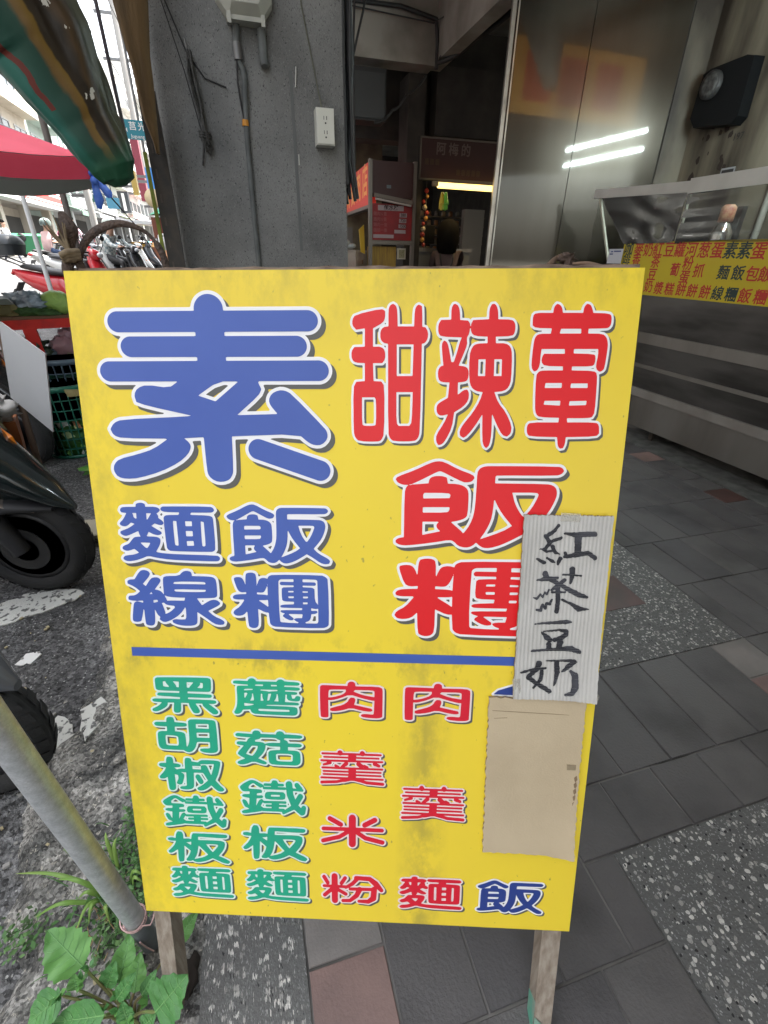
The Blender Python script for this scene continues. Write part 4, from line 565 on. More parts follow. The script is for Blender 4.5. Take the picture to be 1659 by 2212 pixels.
# lettering
m_print = {'w': mat('print_white', (.92, .92, .93), .45), 's': mat('print_grey', (.105, .105, .095), .5),
           'b': mat('print_blue', (.048, .105, .42), .45, col2=(.060, .122, .45), scale=6), 'r': mat('print_red', (.80, .006, .012), .45), 'g': mat('print_green', (.012, .43, .235), .45, col2=(.02, .38, .24), scale=12),
           'c': mat('print_crimson', (.72, .012, .035), .45), 'n': mat('print_navy', (.025, .055, .26), .45),
           'gw': mat('print_mint', (.74, .90, .82), .45), 'cw': mat('print_rose', (.90, .76, .74), .45), 'ink': mat('marker_ink', (.020, .021, .028), .55, col2=(.055, .057, .07), scale=30, lo=.45, hi=.6)}
for (g, c, box_) in PLACED:
    big = (box_[2] - box_[0]) > 3000
    wd = box_[2] - box_[0]
    small = wd < 1500
    ow, so_, st = (5.6, (7, 7), 2.0) if big else ((4.6, (5.5, 6), 1.5) if not small else ((3.0, (3.2, 3.2), 1.15) if g == '羹' else (3.6, (3.4, 3.6), 1.2)))
    pr = prim_list(GL[g], BB[g], box_)
    xs = np.arange(box_[0] / 10 - 14, box_[2] / 10 + 20, st); ysg = np.arange(box_[1] / 10 - 14, box_[3] / 10 + 20, st)
    X, Y = np.meshgrid(xs, ysg)
    mb = MB()
    F1 = field(pr, X, Y, ow); F0 = field(pr, X, Y, 0)
    contour(mb, F1, xs + so_[0], ysg + so_[1], bdmm(.00035), 0)
    contour(mb, F1, xs, ysg, bdmm(.0007), 1)
    contour(mb, F0, xs, ysg, bdmm(.00105), 2)
    wh = m_print['gw'] if c == 'g' else (m_print['cw'] if c == 'c' else m_print['w'])
    o = mb.build('printed_character', [m_print['s'], wh, m_print[c]], board, world=True)
    o['label'] = {'b': 'blue', 'r': 'red', 'g': 'green', 'c': 'crimson', 'n': 'navy blue'}[c] + ' character ' + g
mb = MB(); mb.add([bd(36.6, 647.8, .0005), bd(780, 647.8, .0005), bd(780, 665.6, .0005), bd(36.6, 665.6, .0005)], [(0, 3, 2, 1)])
o = mb.build('divider_line', m_print['b'], board, world=True)
# a half covered blue character peeping out above the cardboard
mb = MB(); xs = np.arange(690, 800, 1.5); ysg = np.arange(695, 760, 1.5); X, Y = np.meshgrid(xs, ysg)
pr = [('P', [(714, 724), (722, 716), (770, 698), (790, 700), (790, 726)])]
contour(mb, field(pr, X, Y, 3.6), xs, ysg, bdmm(.0007), 0); contour(mb, field(pr, X, Y, 0), xs, ysg, bdmm(.00105), 1)
mb.build('printed_character', [m_print['w'], m_print['n']], board, world=True)

# corrugated card with brush writing, taped on the board
def card(name, label, x0, y0, x1, y1, skew, m, d0, corr=0.0, curl=(0, 0, 0, 0), rag=.8, mb_lab=None, seed=1):
    root = thing(name, label, 'cardboard', tuple(bd((x0 + x1) / 2, y1, d0)))
    nx, ny = (96 if corr else 24), 60; rnd = random.Random(seed); top = []; bot = []
    ex = [rnd.uniform(-rag, rag) for _ in range(nx + 1)]; ey = [rnd.uniform(-rag, rag) for _ in range(ny + 1)]
    def dep(s, t):
        c = curl[0] * (1 - s) ** 6 + curl[1] * s ** 5 + curl[2] * t ** 8 + curl[3] * (s * t) ** 6
        c += .0008 * math.sin(5 * t + 3 * s)
        if corr: c += corr * math.sin(s * 2 * math.pi * 22 + 1.2 * math.sin(s * 7 + t * 2))
        return c
    for j in range(ny + 1):
        for i in range(nx + 1):
            s, t = i / nx, j / ny
            x = x0 + (x1 - x0) * s + skew * t; y = y0 + (y1 - y0) * t
            if i in (0, nx): x += ey[j]
            if j in (0, ny): y += ex[i]
            top.append(bd(x, y, d0 + .0045 + dep(s, t))); bot.append(bd(x, y, d0 + .0012 + max(0, dep(s, t) - corr)))
    W_ = nx + 1; idx = lambda i, j: j * W_ + i
    mb = MB(); o2 = len(top)
    fs = [(idx(i, j), idx(i, j + 1), idx(i + 1, j + 1), idx(i + 1, j)) for j in range(ny) for i in range(nx)]
    mb.add(top + bot, fs + [tuple(o2 + v for v in reversed(f)) for f in fs], 0, True)
    rimv = [idx(i, 0) for i in range(nx)] + [idx(nx, j) for j in range(ny)] + [idx(i, ny) for i in range(nx, 0, -1)] + [idx(0, j) for j in range(ny, 0, -1)]
    mb.add(top + bot, [(rimv[k], rimv[(k + 1) % len(rimv)], rimv[(k + 1) % len(rimv)] + o2, rimv[k] + o2) for k in range(len(rimv))], 1)
    mb.build('card_sheet', [m, mat('card_edge', (.36, .28, .19), .9, col2=(.2, .15, .10), scale=60)], root, world=True)
    return root, dep
m_wcard = mat('grey_white_card', (.56, .55, .52), .8, col2=(.47, .46, .43), scale=12, lo=.4, hi=.7, bump=.15)
m_tcard = mat('tan_card', (.56, .46, .31), .85, col2=(.49, .395, .26), scale=7, detail=9, lo=.4, hi=.65, bump=.10, bscale=400)
wc, wdep = card('card_notice', 'white corrugated card with brushed black writing taped over the right edge of the yellow board', 744.5, 381.5, 890.5, 724, 2.2, m_wcard, .003, corr=.00030, curl=(.002, .003, .003, .004), seed=4)
tc_, _ = card('cardboard_patch', 'blank tan cardboard patch covering a column of the yellow board', 705, 726.5, 880, 1070, 5, m_tcard, .0012, corr=0, curl=(.001, .003, .002, .006), rag=1.6, seed=9)
mb = MB()
for g in ('紅', '茶', '豆', '奶'):
    pr = prim_list(HW[g]); allp = [q for e in pr for q in e[1]]
    xs = np.arange(min(p[0] for p in allp) - 9, max(p[0] for p in allp) + 9, .9); ysg = np.arange(min(p[1] for p in allp) - 9, max(p[1] for p in allp) + 9, .9)
    X, Y = np.meshgrid(xs, ysg)
    F = field(pr, X, Y, 0)
    for r in range(F.shape[0]):
        for c_ in range(F.shape[1]): F[r, c_] += .9 * _n.noise(Vector((xs[c_] * .22, ysg[r] * .22, 1.3)))
    t_ = MB()
    def put(x, y): return bd(x, y, .003 + .0045 + .0009 + wdep(max(0, min(1, (x - 744.5 - 2.2 * (y - 381.5) / 342) / 146)), (y - 381.5) / 342.5))
    contour(t_, F, xs, ysg, put, 0)
    o = t_.build('brushed_character', m_print['ink'], wc, world=True); o['label'] = 'black brushed character ' + g
for (x, y, x2, y2) in ((712, 752, 870, 757), (716, 768, 740, 766)):
    mb = MB(); mb.hexa([bd(x, y, .0068), bd(x2, y2, .0068), bd(x2, y2 + 1.2, .0068), bd(x, y + 1.2, .0068)], [bd(x, y, .0071), bd(x2, y2, .0071), bd(x2, y2 + 1.2, .0071), bd(x, y + 1.2, .0071)]); mb.build('crease', mat('crease_line', (.36, .28, .18), .9), tc_, world=True)
for k in range(5):
    x = 876 + .3 * k; y = 890 + 14 * k; mb = MB(); lump_ = [bd(x + a, y + c, .0078) for a, c in ((-3, 0), (1, -5), (3, 3), (0, 9), (-2, 6))]; mb.hexa(lump_, [p + N * .0006 for p in lump_]); mb.build('torn_fibre', mat('torn_fibre', (.24, .17, .10), .9), tc_, world=True)
for (x, y, a) in ((820, 384, .05), (752, 700, 1.45), (884, 716, .2)):
    q = [(-16, -7), (16, -7), (16, 7), (-16, 7)]; q = [(x + u_ * math.cos(a) - v_ * math.sin(a), y + u_ * math.sin(a) + v_ * math.cos(a)) for u_, v_ in q]
    mb = MB(); mb.hexa([bd(u_, v_, .0098) for u_, v_ in q], [bd(u_, v_, .0101) for u_, v_ in q]); mb.build('clear_tape', mat('clear_tape', (.62, .60, .52), .15, alpha=.35, coat=.5), wc, world=True)
# brown tape and torn tab on the tan patch
mb = MB(); mb.hexa([bd(857, 862, .0075), bd(874, 862, .0075), bd(874, 873, .0075), bd(858, 873, .0075)], [bd(857, 862, .0080), bd(874, 862, .0080), bd(874, 873, .0080), bd(858, 873, .0080)])
mb.build('tape_tab', mat('tape_tab', (.33, .27, .17), .5, col2=(.25, .19, .12), scale=60), tc_, world=True)
# ------------------------------------------------------------------ arcade building
m_plas = mat('old_plaster', (.30, .285, .25), .9, col2=(.19, .175, .15), scale=3, detail=9, lo=.4, hi=.65, bump=.2)
m_dark = mat('near_black_wall', (.045, .040, .035), .9, col2=(.025, .022, .02), scale=5)  # near black; on the hanging bulkheads it paints the unlit shop depth
m_pebble = mat('pebble_wash', (.235, .237, .228), .9, col2=(.14, .142, .138), scale=4.5, detail=9, lo=.42, hi=.70, bump=.4, bscale=240)
chips(m_pebble, 230, (.30, .30, .29), .40, .4)
chips(m_pebble, 200, (.04, .04, .04), .30, .22)
def pillar(y0, name_label):
    t = thing('pillar', name_label, 'pillar', (.1, y0 + .28, 0))
    prof = []
    x0, x1, ya, yb, r = -.185, .388, y0, y0 + .55, .035
    for cx, cy, a0 in ((x1 - .006, yb - .006, 0), (x0 + r, yb - r, 90), (x0 + r, ya + r, 180), (x1 - .006, ya + .006, 270)):
        rr = r if cx < 0 else .006
        for k in range(5): a = math.radians(a0 + 22.5 * k); prof.append((cx + rr * math.cos(a), cy + rr * math.sin(a)))
    mb = MB(); mb.loft([[(x, y, z) for x, y in prof] for z in (-.05, 3.4)]); mb.build('shaft', m_pebble, t, world=True)
    return t
pillar(1.877, 'grey pebble wash pillar right behind the yellow board')
for y0 in (-3.4, 7.2): pillar(y0, 'grey pebble wash pillar farther %s the arcade' % ('back along' if y0 < 0 else 'down'))
bld = thing('arcade_building', 'old shophouse whose ground floor arcade shelters the stalls', 'building', (4, 3, 0))
def part(mb, name, m, parent, **kw): return mb.build(name, m, parent, world=True, **kw)
mb = MB(); mb.box((-.25, -8, 3.4), (9, 1.2, 3.6)); mb.box((-.25, 1.2, 3.4), (9, 16, 3.6)); part(mb, 'ceiling', m_plas, bld)
mb = MB(); mb.box((-.25, -8, 3.6), (12, 22, 13)); part(mb, 'upper_floors', mat('outer_wall', (.3, .29, .27), .9), bld)
m_cream = mat('greasy_cream_wall', (.19, .17, .125), .6, col2=(.030, .023, .016), scale=1.6, detail=9, lo=.42, hi=.62, stretch=(1, 2.2, .45), bump=.15)
mb = MB(); mb.box((3.675, -8, 0), (3.9, 3.94, 3.4)); part(mb, 'shop_wall', m_cream, bld)
mb = MB(); mb.box((-.2, 6.0, 2.9), (2.2, 6.25, 3.4)); part(mb, 'beam', m_plas, bld)
mb = MB(); mb.box((2.2, 1.0, 2.93), (2.34, 6.25, 3.4)); part(mb, 'beam', m_plas, bld)
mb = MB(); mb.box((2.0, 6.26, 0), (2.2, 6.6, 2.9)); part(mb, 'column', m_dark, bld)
mb = MB(); mb.box((1.0, 6.62, 2.38), (5.2, 6.9, 3.4)); part(mb, 'shade_bulkhead', m_dark, bld)  # added black box, its colour standing for the dark shop depth
mb = MB(); mb.box((2.34, 6.3, 2.40), (3.9, 6.5, 3.0)); part(mb, 'shade_bulkhead', m_dark, bld)  # second black box added for the same darkness, right of the beam
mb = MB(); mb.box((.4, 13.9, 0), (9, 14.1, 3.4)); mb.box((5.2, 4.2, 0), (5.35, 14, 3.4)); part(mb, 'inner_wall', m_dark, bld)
mb = MB(); mb.box((1.5, 8.6, .2), (2.35, 8.8, 3.2)); part(mb, 'inner_wall', mat('dim_cream_wall', (.20, .18, .13), .9, col2=(.1, .09, .07), scale=4), bld)
# cables slung under the ceiling
m_cab = mat('black_cable', (.018, .018, .018), .6)
def cable(pts, r, label, group='black cables slung through the arcade', m=None, sag=.0):
    mb = MB(); P = []
    for a, b_ in zip(pts, pts[1:]):
        for k in range(8):
            t = k / 8; P.append(tuple(a[i] + (b_[i] - a[i]) * t - (sag * 4 * t * (1 - t) if i == 2 else 0) for i in range(3)))
    P.append(pts[-1]); mb.tube(P, r, 6)
    o = mb.build('cable', m or m_cab); tag(o, label, 'cable', group); return o
cable([(1.20, 5.95, 3.27), (1.8, 5.95, 3.28), (2.16, 5.93, 3.22), (2.19, 5.95, 3.05), (2.19, 5.95, 2.86)], .018, 'thick black cable turning down the corner of the plaster beam')
cable([(1.20, 5.9, 3.22), (2.12, 5.9, 3.18), (2.4, 5.7, 3.3)], .006, 'thin black cable across the plaster beam')
cable([(2.19, 5.9, 2.90), (2.45, 5.6, 3.02), (2.75, 5.2, 3.22), (2.62, 4.7, 3.26)], .022, 'thick black cable rising right from the beam corner', sag=.03)
cable([(2.19, 5.88, 2.93), (2.5, 5.5, 3.10), (2.66, 5.1, 3.25)], .007, 'thin black cable looping right of the beam corner', sag=-.03)
cable([(1.55, 6.0, 2.40), (1.75, 6.0, 2.52), (1.9, 6.0, 2.66), (2.1, 6.0, 2.82)], .014, 'black cable sloping down from the beam to the dark wall', sag=.03)
for i, (x, z0) in enumerate(((1.27, 3.3), (1.36, 3.35))):
    cable([(x + .06 * i, 5.6, z0), (1.22, 5.5, 2.75), (1.20, 5.4, 1.9)], .010, 'black cable hanging down beside the pillar, %s strand' % ('near' if i else 'far'))
mb = MB(); rnd = random.Random(8)
for k in range(16):
    x = .395 + rnd.uniform(-.012, .02); y = 1.93 + rnd.uniform(-.05, .05)
    mb.tube([(x, y, 1.95 + rnd.uniform(0, .6)), (x + rnd.uniform(-.01, .01), y, 1.7), (x + rnd.uniform(-.012, .012), y, 1.45), (x + rnd.uniform(-.01, .02), y, 1.36 + rnd.uniform(-.03, .03))], .006, 5)
tag(mb.build('cable_bundle', m_cab), 'dense bundle of black cables hanging on the right edge of the pillar', 'cable')
t = thing('meter_cabinet', 'large black box hung high beside the plaster beam in the arcade', 'box', (1.47, 6.1, 2.4))
mb = MB(); mb.box((1.27, 6.02, 2.42), (1.68, 6.25, 2.84)); part(mb, 'casing', mat('black_box', (.012, .012, .012), .7), t)
mb = MB(); mb.box((1.29, 6.01, 2.44), (1.66, 6.02, 2.80)); part(mb, 'door', mat('black_box2', (.016, .016, .016), .5), t)

# ------------------------------------------------------------------ things fixed on the pillar (its face is y = 1.877)
F = 1.877
m_ivory = mat('old_ivory_plastic', (.50, .50, .44), .55, col2=(.40, .40, .35), scale=8, lo=.4, hi=.7)
t = thing('meter_box', 'ivory plastic electric meter cover at the top of the grey pillar', 'meter', (.10, F, 1.735))
def ring(cx, cz, w_, h0, h1, y, ch):   # chamfered lower corners
    return [(cx - w_, y, cz + h1), (cx - w_, y, cz - h0 + ch * 1.2), (cx - w_ + ch, y, cz - h0), (cx + w_ - ch, y, cz - h0), (cx + w_, y, cz - h0 + ch * 1.2), (cx + w_, y, cz + h1)]
mb = MB(); mb.loft([ring(.102, 1.84, .078, .095, .14, F, .03), ring(.102, 1.84, .075, .092, .138, F - .035, .03), ring(.102, 1.845, .060, .075, .12, F - .060, .025)], smooth=False); part(mb, 'cover', m_ivory, t)
mb = MB(); mb.loft([ring(.102, 1.86, .046, .060, .10, F - .060, .02), ring(.102, 1.86, .042, .056, .095, F - .072, .02)], smooth=False); part(mb, 'window_hood', m_ivory, t)
mb = MB(); mb.box((.050, F - .045, 1.738), (.154, F - .002, 1.748)); part(mb, 'base_lip', m_ivory, t)
mb = MB()
for x in (.056, .148): mb.box((x - .005, F - .052, 1.728), (x + .005, F - .040, 1.752))
part(mb, 'clip', m_ivory, t)
mb = MB(); mb.box((.096, F - .0745, 1.806), (.118, F - .072, 1.816)); part(mb, 'maker_plate', mat('plate_grey', (.13, .15, .16), .4), t)
m_cond = mat('painted_conduit', (.135, .145, .142), .7, col2=(.09, .097, .095), scale=20)
t = thing('conduit_pipe', 'long grey conduit running down the pillar from the meter cover', 'pipe', (.067, F, 0))
mb = MB(); mb.tube([(.074, F - .012, 1.74), (.070, F - .012, 1.69)], .010, 10); mb.tube([(.070, F - .010, 1.66), (.081, F - .010, 1.645), (.083, F - .010, 1.62)] , .009, 10)
mb.tube([(.083, F - .010, 1.63), (.074, F - .008, 1.50), (.070, F - .008, 1.30), (.066, F - .008, 0.0)], .0085, 10); part(mb, 'pipe', m_cond, t)
mb = MB(); mb.tube([(.070, F - .012, 1.70), (.071, F - .012, 1.662)], .0125, 10); part(mb, 'coupling', mat('grey_metal', (.2, .2, .2), .5, metal=.5), t)
mb = MB(); mb.tube([(.0735, F - .009, 1.527), (.0728, F - .009, 1.512)], .0102, 10); part(mb, 'tape_band', mat('orange_tape', (.62, .26, .03), .5), t)
mb = MB(); mb.tube([(.066, F - .016, 1.66), (.062, F - .018, 1.61), (.066, F - .012, 1.56), (.070, F - .012, 1.53)], .0028, 6); part(mb, 'wire', m_cab, t)
t = thing('conduit_stub', 'short grey pipe stub with rounded end under the meter cover', 'pipe', (.145, F, 1.66))
mb = MB(); mb.tube([(.143, F - .013, 1.735), (.143, F - .013, 1.675), (.144, F - .014, 1.662), (.144, F - .02, 1.652)], [.012, .012, .014, .009], 10); part(mb, 'pipe', m_cond, t)
# socket box
t = thing('socket_box', 'white surface mounted double socket box on the right of the pillar', 'socket', (.315, F, 1.47))
m_wht = mat('socket_white', (.60, .60, .54), .45)
mb = MB(); mb.box((.287, F - .045, 1.474), (.343, F, 1.566)); part(mb, 'box', m_wht, t)
mb = MB(); mb.box((.289, F - .050, 1.477), (.341, F - .045, 1.563)); part(mb, 'face_plate', mat('socket_face', (.66, .66, .58), .4), t)
mslot = mat('slot_black', (.02, .02, .02), .7)
for z in (1.535, 1.500):
    mb = MB(); mb.box((.309, F - .051, z + .001), (.3105, F - .050, z + .010)); mb.box((.3175, F - .051, z + .001), (.3195, F - .050, z + .010)); mb.box((.3125, F - .051, z - .009), (.317, F - .050, z - .005)); part(mb, 'socket_slots', mslot, t)
cable([(.262, F - .003, 1.95), (.264, F - .003, 1.80), (.287, F - .003, 1.69), (.302, F - .003, 1.62), (.310, F - .02, 1.566)], .0022, 'thin olive wire running down to the white socket box', None, mat('olive_wire', (.12, .12, .09), .6))
# rope coil
t = thing('rope_coil', 'dark grey rope coiled and knotted hanging on the left of the pillar', 'rope', (-.055, F, 1.45))
m_rope = mat('grey_rope', (.085, .083, .078), .9, col2=(.05, .05, .047), scale=90, bump=.5, bscale=300)
mb = MB(); rnd = random.Random(4)
for k in range(9):
    o1 = rnd.uniform(-.006, .006); o2 = rnd.uniform(-.010, .010); dy = .004 + .003 * k
    mb.tube([(-.064 + o1, F - dy, 1.668), (-.066 + o2, F - dy, 1.62), (-.058 + o2, F - dy, 1.56), (-.052 + o1 * .6, F - dy, 1.50), (-.050 + o2 * .6, F - dy - .004, 1.475), (-.048 + o1 * 1.4, F - dy, 1.45 + o2)], .0032, 6)
part(mb, 'loops', m_rope, t)
mb = MB()
for z in (1.487, 1.481, 1.475): mb.tube([(-.066, F - .012, z + .003), (-.056, F - .034, z), (-.040, F - .028, z - .002), (-.036, F - .008, z)], .0035, 6)
part(mb, 'knot', m_rope, t)
mb = MB(); mb.tube([(-.056, F - .016, 1.47), (-.064, F - .012, 1.43), (-.070, F - .010, 1.406)], .003, 6); mb.tube([(-.050, F - .02, 1.475), (-.034, F - .016, 1.452), (-.042, F - .012, 1.434), (-.054, F - .012, 1.45)], .0034, 6)
part(mb, 'tail', m_rope, t)
mb = MB(); mb.tube([(-.072, F, 1.700), (-.069, F - .022, 1.672)], .0015, 6); part(mb, 'nail', mat('nail', (.3, .29, .27), .4, metal=.8), t)
cable([(-.14, F - .004, 1.86), (-.085, F - .006, 1.63), (-.058, F - .006, 1.48)], .0016, 'thin dark cord slanting down to the rope coil', None)
cable([(-.12, F - .004, 1.80), (-.072, F - .006, 1.67), (-.03, F - .006, 1.615), (.028, F - .004, 1.600)], .0022, 'frayed dark cord drooping from the nail towards the conduit', None)
for (x, za, zb, xb_) in ((.238, 1.664, 1.618, .234), (.231, 1.452, 1.424, .231)):
    mb = MB(); mb.tube([(x, F - .006, za), (xb_, F - .002, zb)], .0018, 5); tag(mb.build('cable_tie', mat('tie_white', (.6, .6, .56), .5)), ('upper' if za > 1.6 else 'lower') + ' loose white cable tie end sticking out of the pillar', 'cable tie')
mb = MB(); mb.box((.2165, F - .0012, 1.18), (.2265, F + .001, 1.655)); tag(mb.build('cable_trunking', mat('trunk_grey', (.13, .135, .132), .8)), 'flat grey cable strip painted over on the pillar face', 'trunking')
# slotted angle post and the ochre canvas on the street side
m_ang = mat('black_angle_iron', (.018, .016, .014), .5, col2=(.04, .03, .022), scale=30)
t = thing('angle_post', 'black slotted angle iron post standing against the left of the pillar', 'post', (-.205, 1.83, 0))
mb = MB(); mb.box((-.214, 1.800, 0), (-.166, 1.803, 1.56)); mb.box((-.214, 1.803, 0), (-.211, 1.84, 1.56)); mb.box((-.208, 1.806, 0), (-.17, 1.86, 1.50)); part(mb, 'angle', m_ang, t)
mb = MB()
for k in range(26): z = .1 + k * .06; mb.box((-.203, 1.7985, z), (-.198, 1.800, z + .022))
part(mb, 'slots', mat('slot_light', (.07, .055, .045), .7), t, kind='stuff')
mb = MB(); mb.box((-.2275, 1.79, 0), (-.2175, 1.80, 1.42)); tag(mb.build('painted_batten', mat('lime_paint', (.22, .27, .03), .6, col2=(.14, .17, .02), scale=30)), 'narrow lime green batten along the black post', 'batten')
m_och = mat('ochre_canvas', (.125, .070, .020), .8, col2=(.035, .022, .010), scale=7, stretch=(3, 3, .6), bump=.3, lo=.35, hi=.7)
mb = MB(); rings = []
LE = [(1.40, -.182), (1.426, -.183), (1.446, -.188), (1.475, -.198), (1.52, -.200), (1.585, -.204), (1.64, -.213), (1.70, -.219), (2.3, -.25)]; RE = [(1.40, -.172), (1.427, -.170), (1.478, -.165), (1.56, -.157), (1.603, -.155), (1.71, -.137), (2.3, -.08)]
for k in range(80):
    z = 1.405 + k * .025; wv = .005 * _n.noise(Vector((z * 14, 1, 0))); w0 = float(np.interp(z, [p[0] for p in LE], [p[1] for p in LE])); w1 = float(np.interp(z, [p[0] for p in RE], [p[1] for p in RE])); d_ = w1 - w0
    rings.append([(w0, 1.70, z), (w0 + d_ * .2, 1.690 + wv, z), (w0 + d_ * .4, 1.696 - wv, z), (w0 + d_ * .6, 1.688 + wv, z), (w0 + d_ * .8, 1.694, z), (w1, 1.702, z), (w1 - .002, 1.715, z), (w0 + .002, 1.715, z)])
mb.loft(rings); tag(mb.build('canvas_roll', m_och), 'ochre brown canvas hanging in a narrow roll left of the pillar', 'canvas')

# ------------------------------------------------------------------ food stall: its front stands along x = 2.7375
m_ss = mat('dull_steel', (.30, .285, .26), .42, metal=.85, col2=(.20, .185, .165), scale=3, detail=8, stretch=(1, 1, .25), rvar=.12)
m_ssd = mat('dark_steel', (.12, .115, .108), .38, metal=.75, col2=(.05, .048, .045), scale=4, detail=8, stretch=(1, .4, 2), rvar=.15)
X3 = 2.7375
t = thing('food_stall', 'stainless steel breakfast stall with plastic screen and yellow menu banner', 'stall', (3.1, 2.0, 0))
y_l, y_r = 3.66, -1.6
mb = MB(); mb.hexa([(X3, 2.80, .08), (X3 + .8, 2.8, .08), (X3 + .8, 2.8, .96), (X3, 2.96, .96)], [(X3, y_r, .15), (X3 + .8, y_r, .15), (X3 + .8, y_r, .96), (X3, y_r, .96)]); part(mb, 'cabinet', m_ssd, t)
mb = MB(); mb.hexa([(X3 - .004, 2.79, .08), (X3, 2.79, .08), (X3, 2.82, .300), (X3 - .004, 2.82, .300)], [(X3 - .004, y_r, .15), (X3, y_r, .15), (X3, y_r, .325), (X3 - .004, y_r, .325)]); part(mb, 'kick_panel', m_ss, t)
mb = MB(); mb.box((X3 - .022, y_r, .297), (X3, 2.84, .352)); part(mb, 'lower_ledge', mat('ledge_steel', (.33, .315, .29), .5, metal=.5, col2=(.24, .22, .20), scale=4), t)
mb = MB(); mb.box((X3 - .018, y_r, .655), (X3, 2.90, .724)); part(mb, 'upper_ledge', m_ss, t)
mb = MB(); mb.box((X3 - .008, y_r, .49), (X3, 2.87, .515)); part(mb, 'seam_strip', m_ss, t)
mb = MB(); mb.box((X3 - .002, y_r, .90), (X3 + .85, 3.66, .96)); part(mb, 'counter', m_ssd, t)
mb = MB()
for y in (2.6, 1.2, -.4): mb.tube([(X3 + .06, y, 0), (X3 + .06, y, .15)], .018, 8)
part(mb, 'foot', m_ang, t)
m_ban = mat('banner_yellow', (.62, .50, .012), .45, col2=(.56, .44, .01), scale=3)
mb = MB(); mb.hexa([(X3 - .006, 3.00, .960), (X3 - .003, 3.00, .960), (X3 - .003, 3.27, 1.286), (X3 - .006, 3.27, 1.286)], [(X3 - .006, y_r, .960), (X3 - .003, y_r, .960), (X3 - .003, y_r, 1.262), (X3 - .006, y_r, 1.262)])
mb.hexa([(X3 - .006, 3.0, .962), (X3 - .003, 3.0, .962), (X3 - .003, 3.262, .962), (X3 - .006, 3.262, .962)], [(X3 - .006, 3.0, .963), (X3 - .003, 3.0, .963), (X3 - .003, 3.27, 1.285), (X3 - .006, 3.27, 1.285)])
ban = part(mb, 'menu_banner', m_ban, t)
m_br = mat('banner_red', (.50, .035, .02), .5); m_bn = mat('banner_green', (.02, .045, .04), .5)
BAN = [('咖', 0.075, 1.648), ('麥', 0.209, 1.646), ('奶', 0.33, 1.644), ('紅', 0.445, 1.643), ('豆', 0.572, 1.64), ('蘿', 0.688, 1.638), ('河', 0.807, 1.637), ('葱', 0.932, 1.634), ('蛋', 1.054, 1.632), ('素', 1.17, 1.629), ('素', 1.287, 1.628), ('蛋', 1.402, 1.626), ('啡', 0.077, 1.554), ('香', 0.209, 1.559), ('茶', 0.452, 1.548), ('粉', 0.812, 1.539), ('蔔', 0.693, 1.49), ('抓', 0.938, 1.487), ('豆', 0.45, 1.445), ('蛋', 0.814, 1.438), ('麵', 1.171, 1.481), ('飯', 1.296, 1.481), ('包', 1.411, 1.478), ('飯', 1.512, 1.478), ('奶', 0.445, 1.347), ('漿', 0.57, 1.339), ('糕', 0.692, 1.338), ('餅', 0.818, 1.34), ('餅', 0.934, 1.338), ('餅', 1.059, 1.336), ('線', 1.177, 1.334), ('糰', 1.298, 1.333), ('飯', 1.413, 1.332), ('糰', 1.537, 1.331)]
for i, (ch, u_, z_) in enumerate(BAN):
    y_ = (4.35685 - u_) * .75; z_ *= .75; navy = ch in '咖啡素麵線' or (ch, u_) in (('飯', 1.296), ('糰', 1.298))
    glyph_mesh('printed_character', ch, .090 if i < 12 else .080, m_bn if navy else m_br, lambda a, b_, y_=y_, z_=z_: (X3 - .0068, y_ - a, z_ + b_), t, bold=.018, step=.022)
# glazing: crumpled clear sheet, posts, white top strip
m_clear = bpy.data.materials.new('clear_plastic'); m_clear.use_nodes = True
n = m_clear.node_tree; L = n.links.new
tr = n.nodes.new('ShaderNodeBsdfTransparent'); tr.inputs[0].default_value = (.86, .86, .84, 1); gl = n.nodes.new('ShaderNodeBsdfGlossy'); gl.inputs['Roughness'].default_value = .22; gl.inputs['Color'].default_value = (.38, .38, .38, 1)
lw = n.nodes.new('ShaderNodeFresnel'); lw.inputs[0].default_value = 1.4; ms = n.nodes.new('ShaderNodeMixShader'); L(lw.outputs[0], ms.inputs[0]); L(tr.outputs[0], ms.inputs[1]); L(gl.outputs[0], ms.inputs[2]); L(ms.outputs[0], n.nodes['Material Output'].inputs[0])
tcn = n.nodes.new('ShaderNodeTexCoord'); wv = n.nodes.new('ShaderNodeTexNoise'); wv.inputs['Scale'].default_value = 7; wv.inputs['Detail'].default_value = 3; L(tcn.outputs['Object'], wv.inputs[0]); bp = n.nodes.new('ShaderNodeBump'); bp.inputs['Strength'].default_value = .12; bp.inputs['Distance'].default_value = .012; L(wv.outputs[0], bp.inputs['Height']); L(bp.outputs[0], gl.inputs['Normal'])
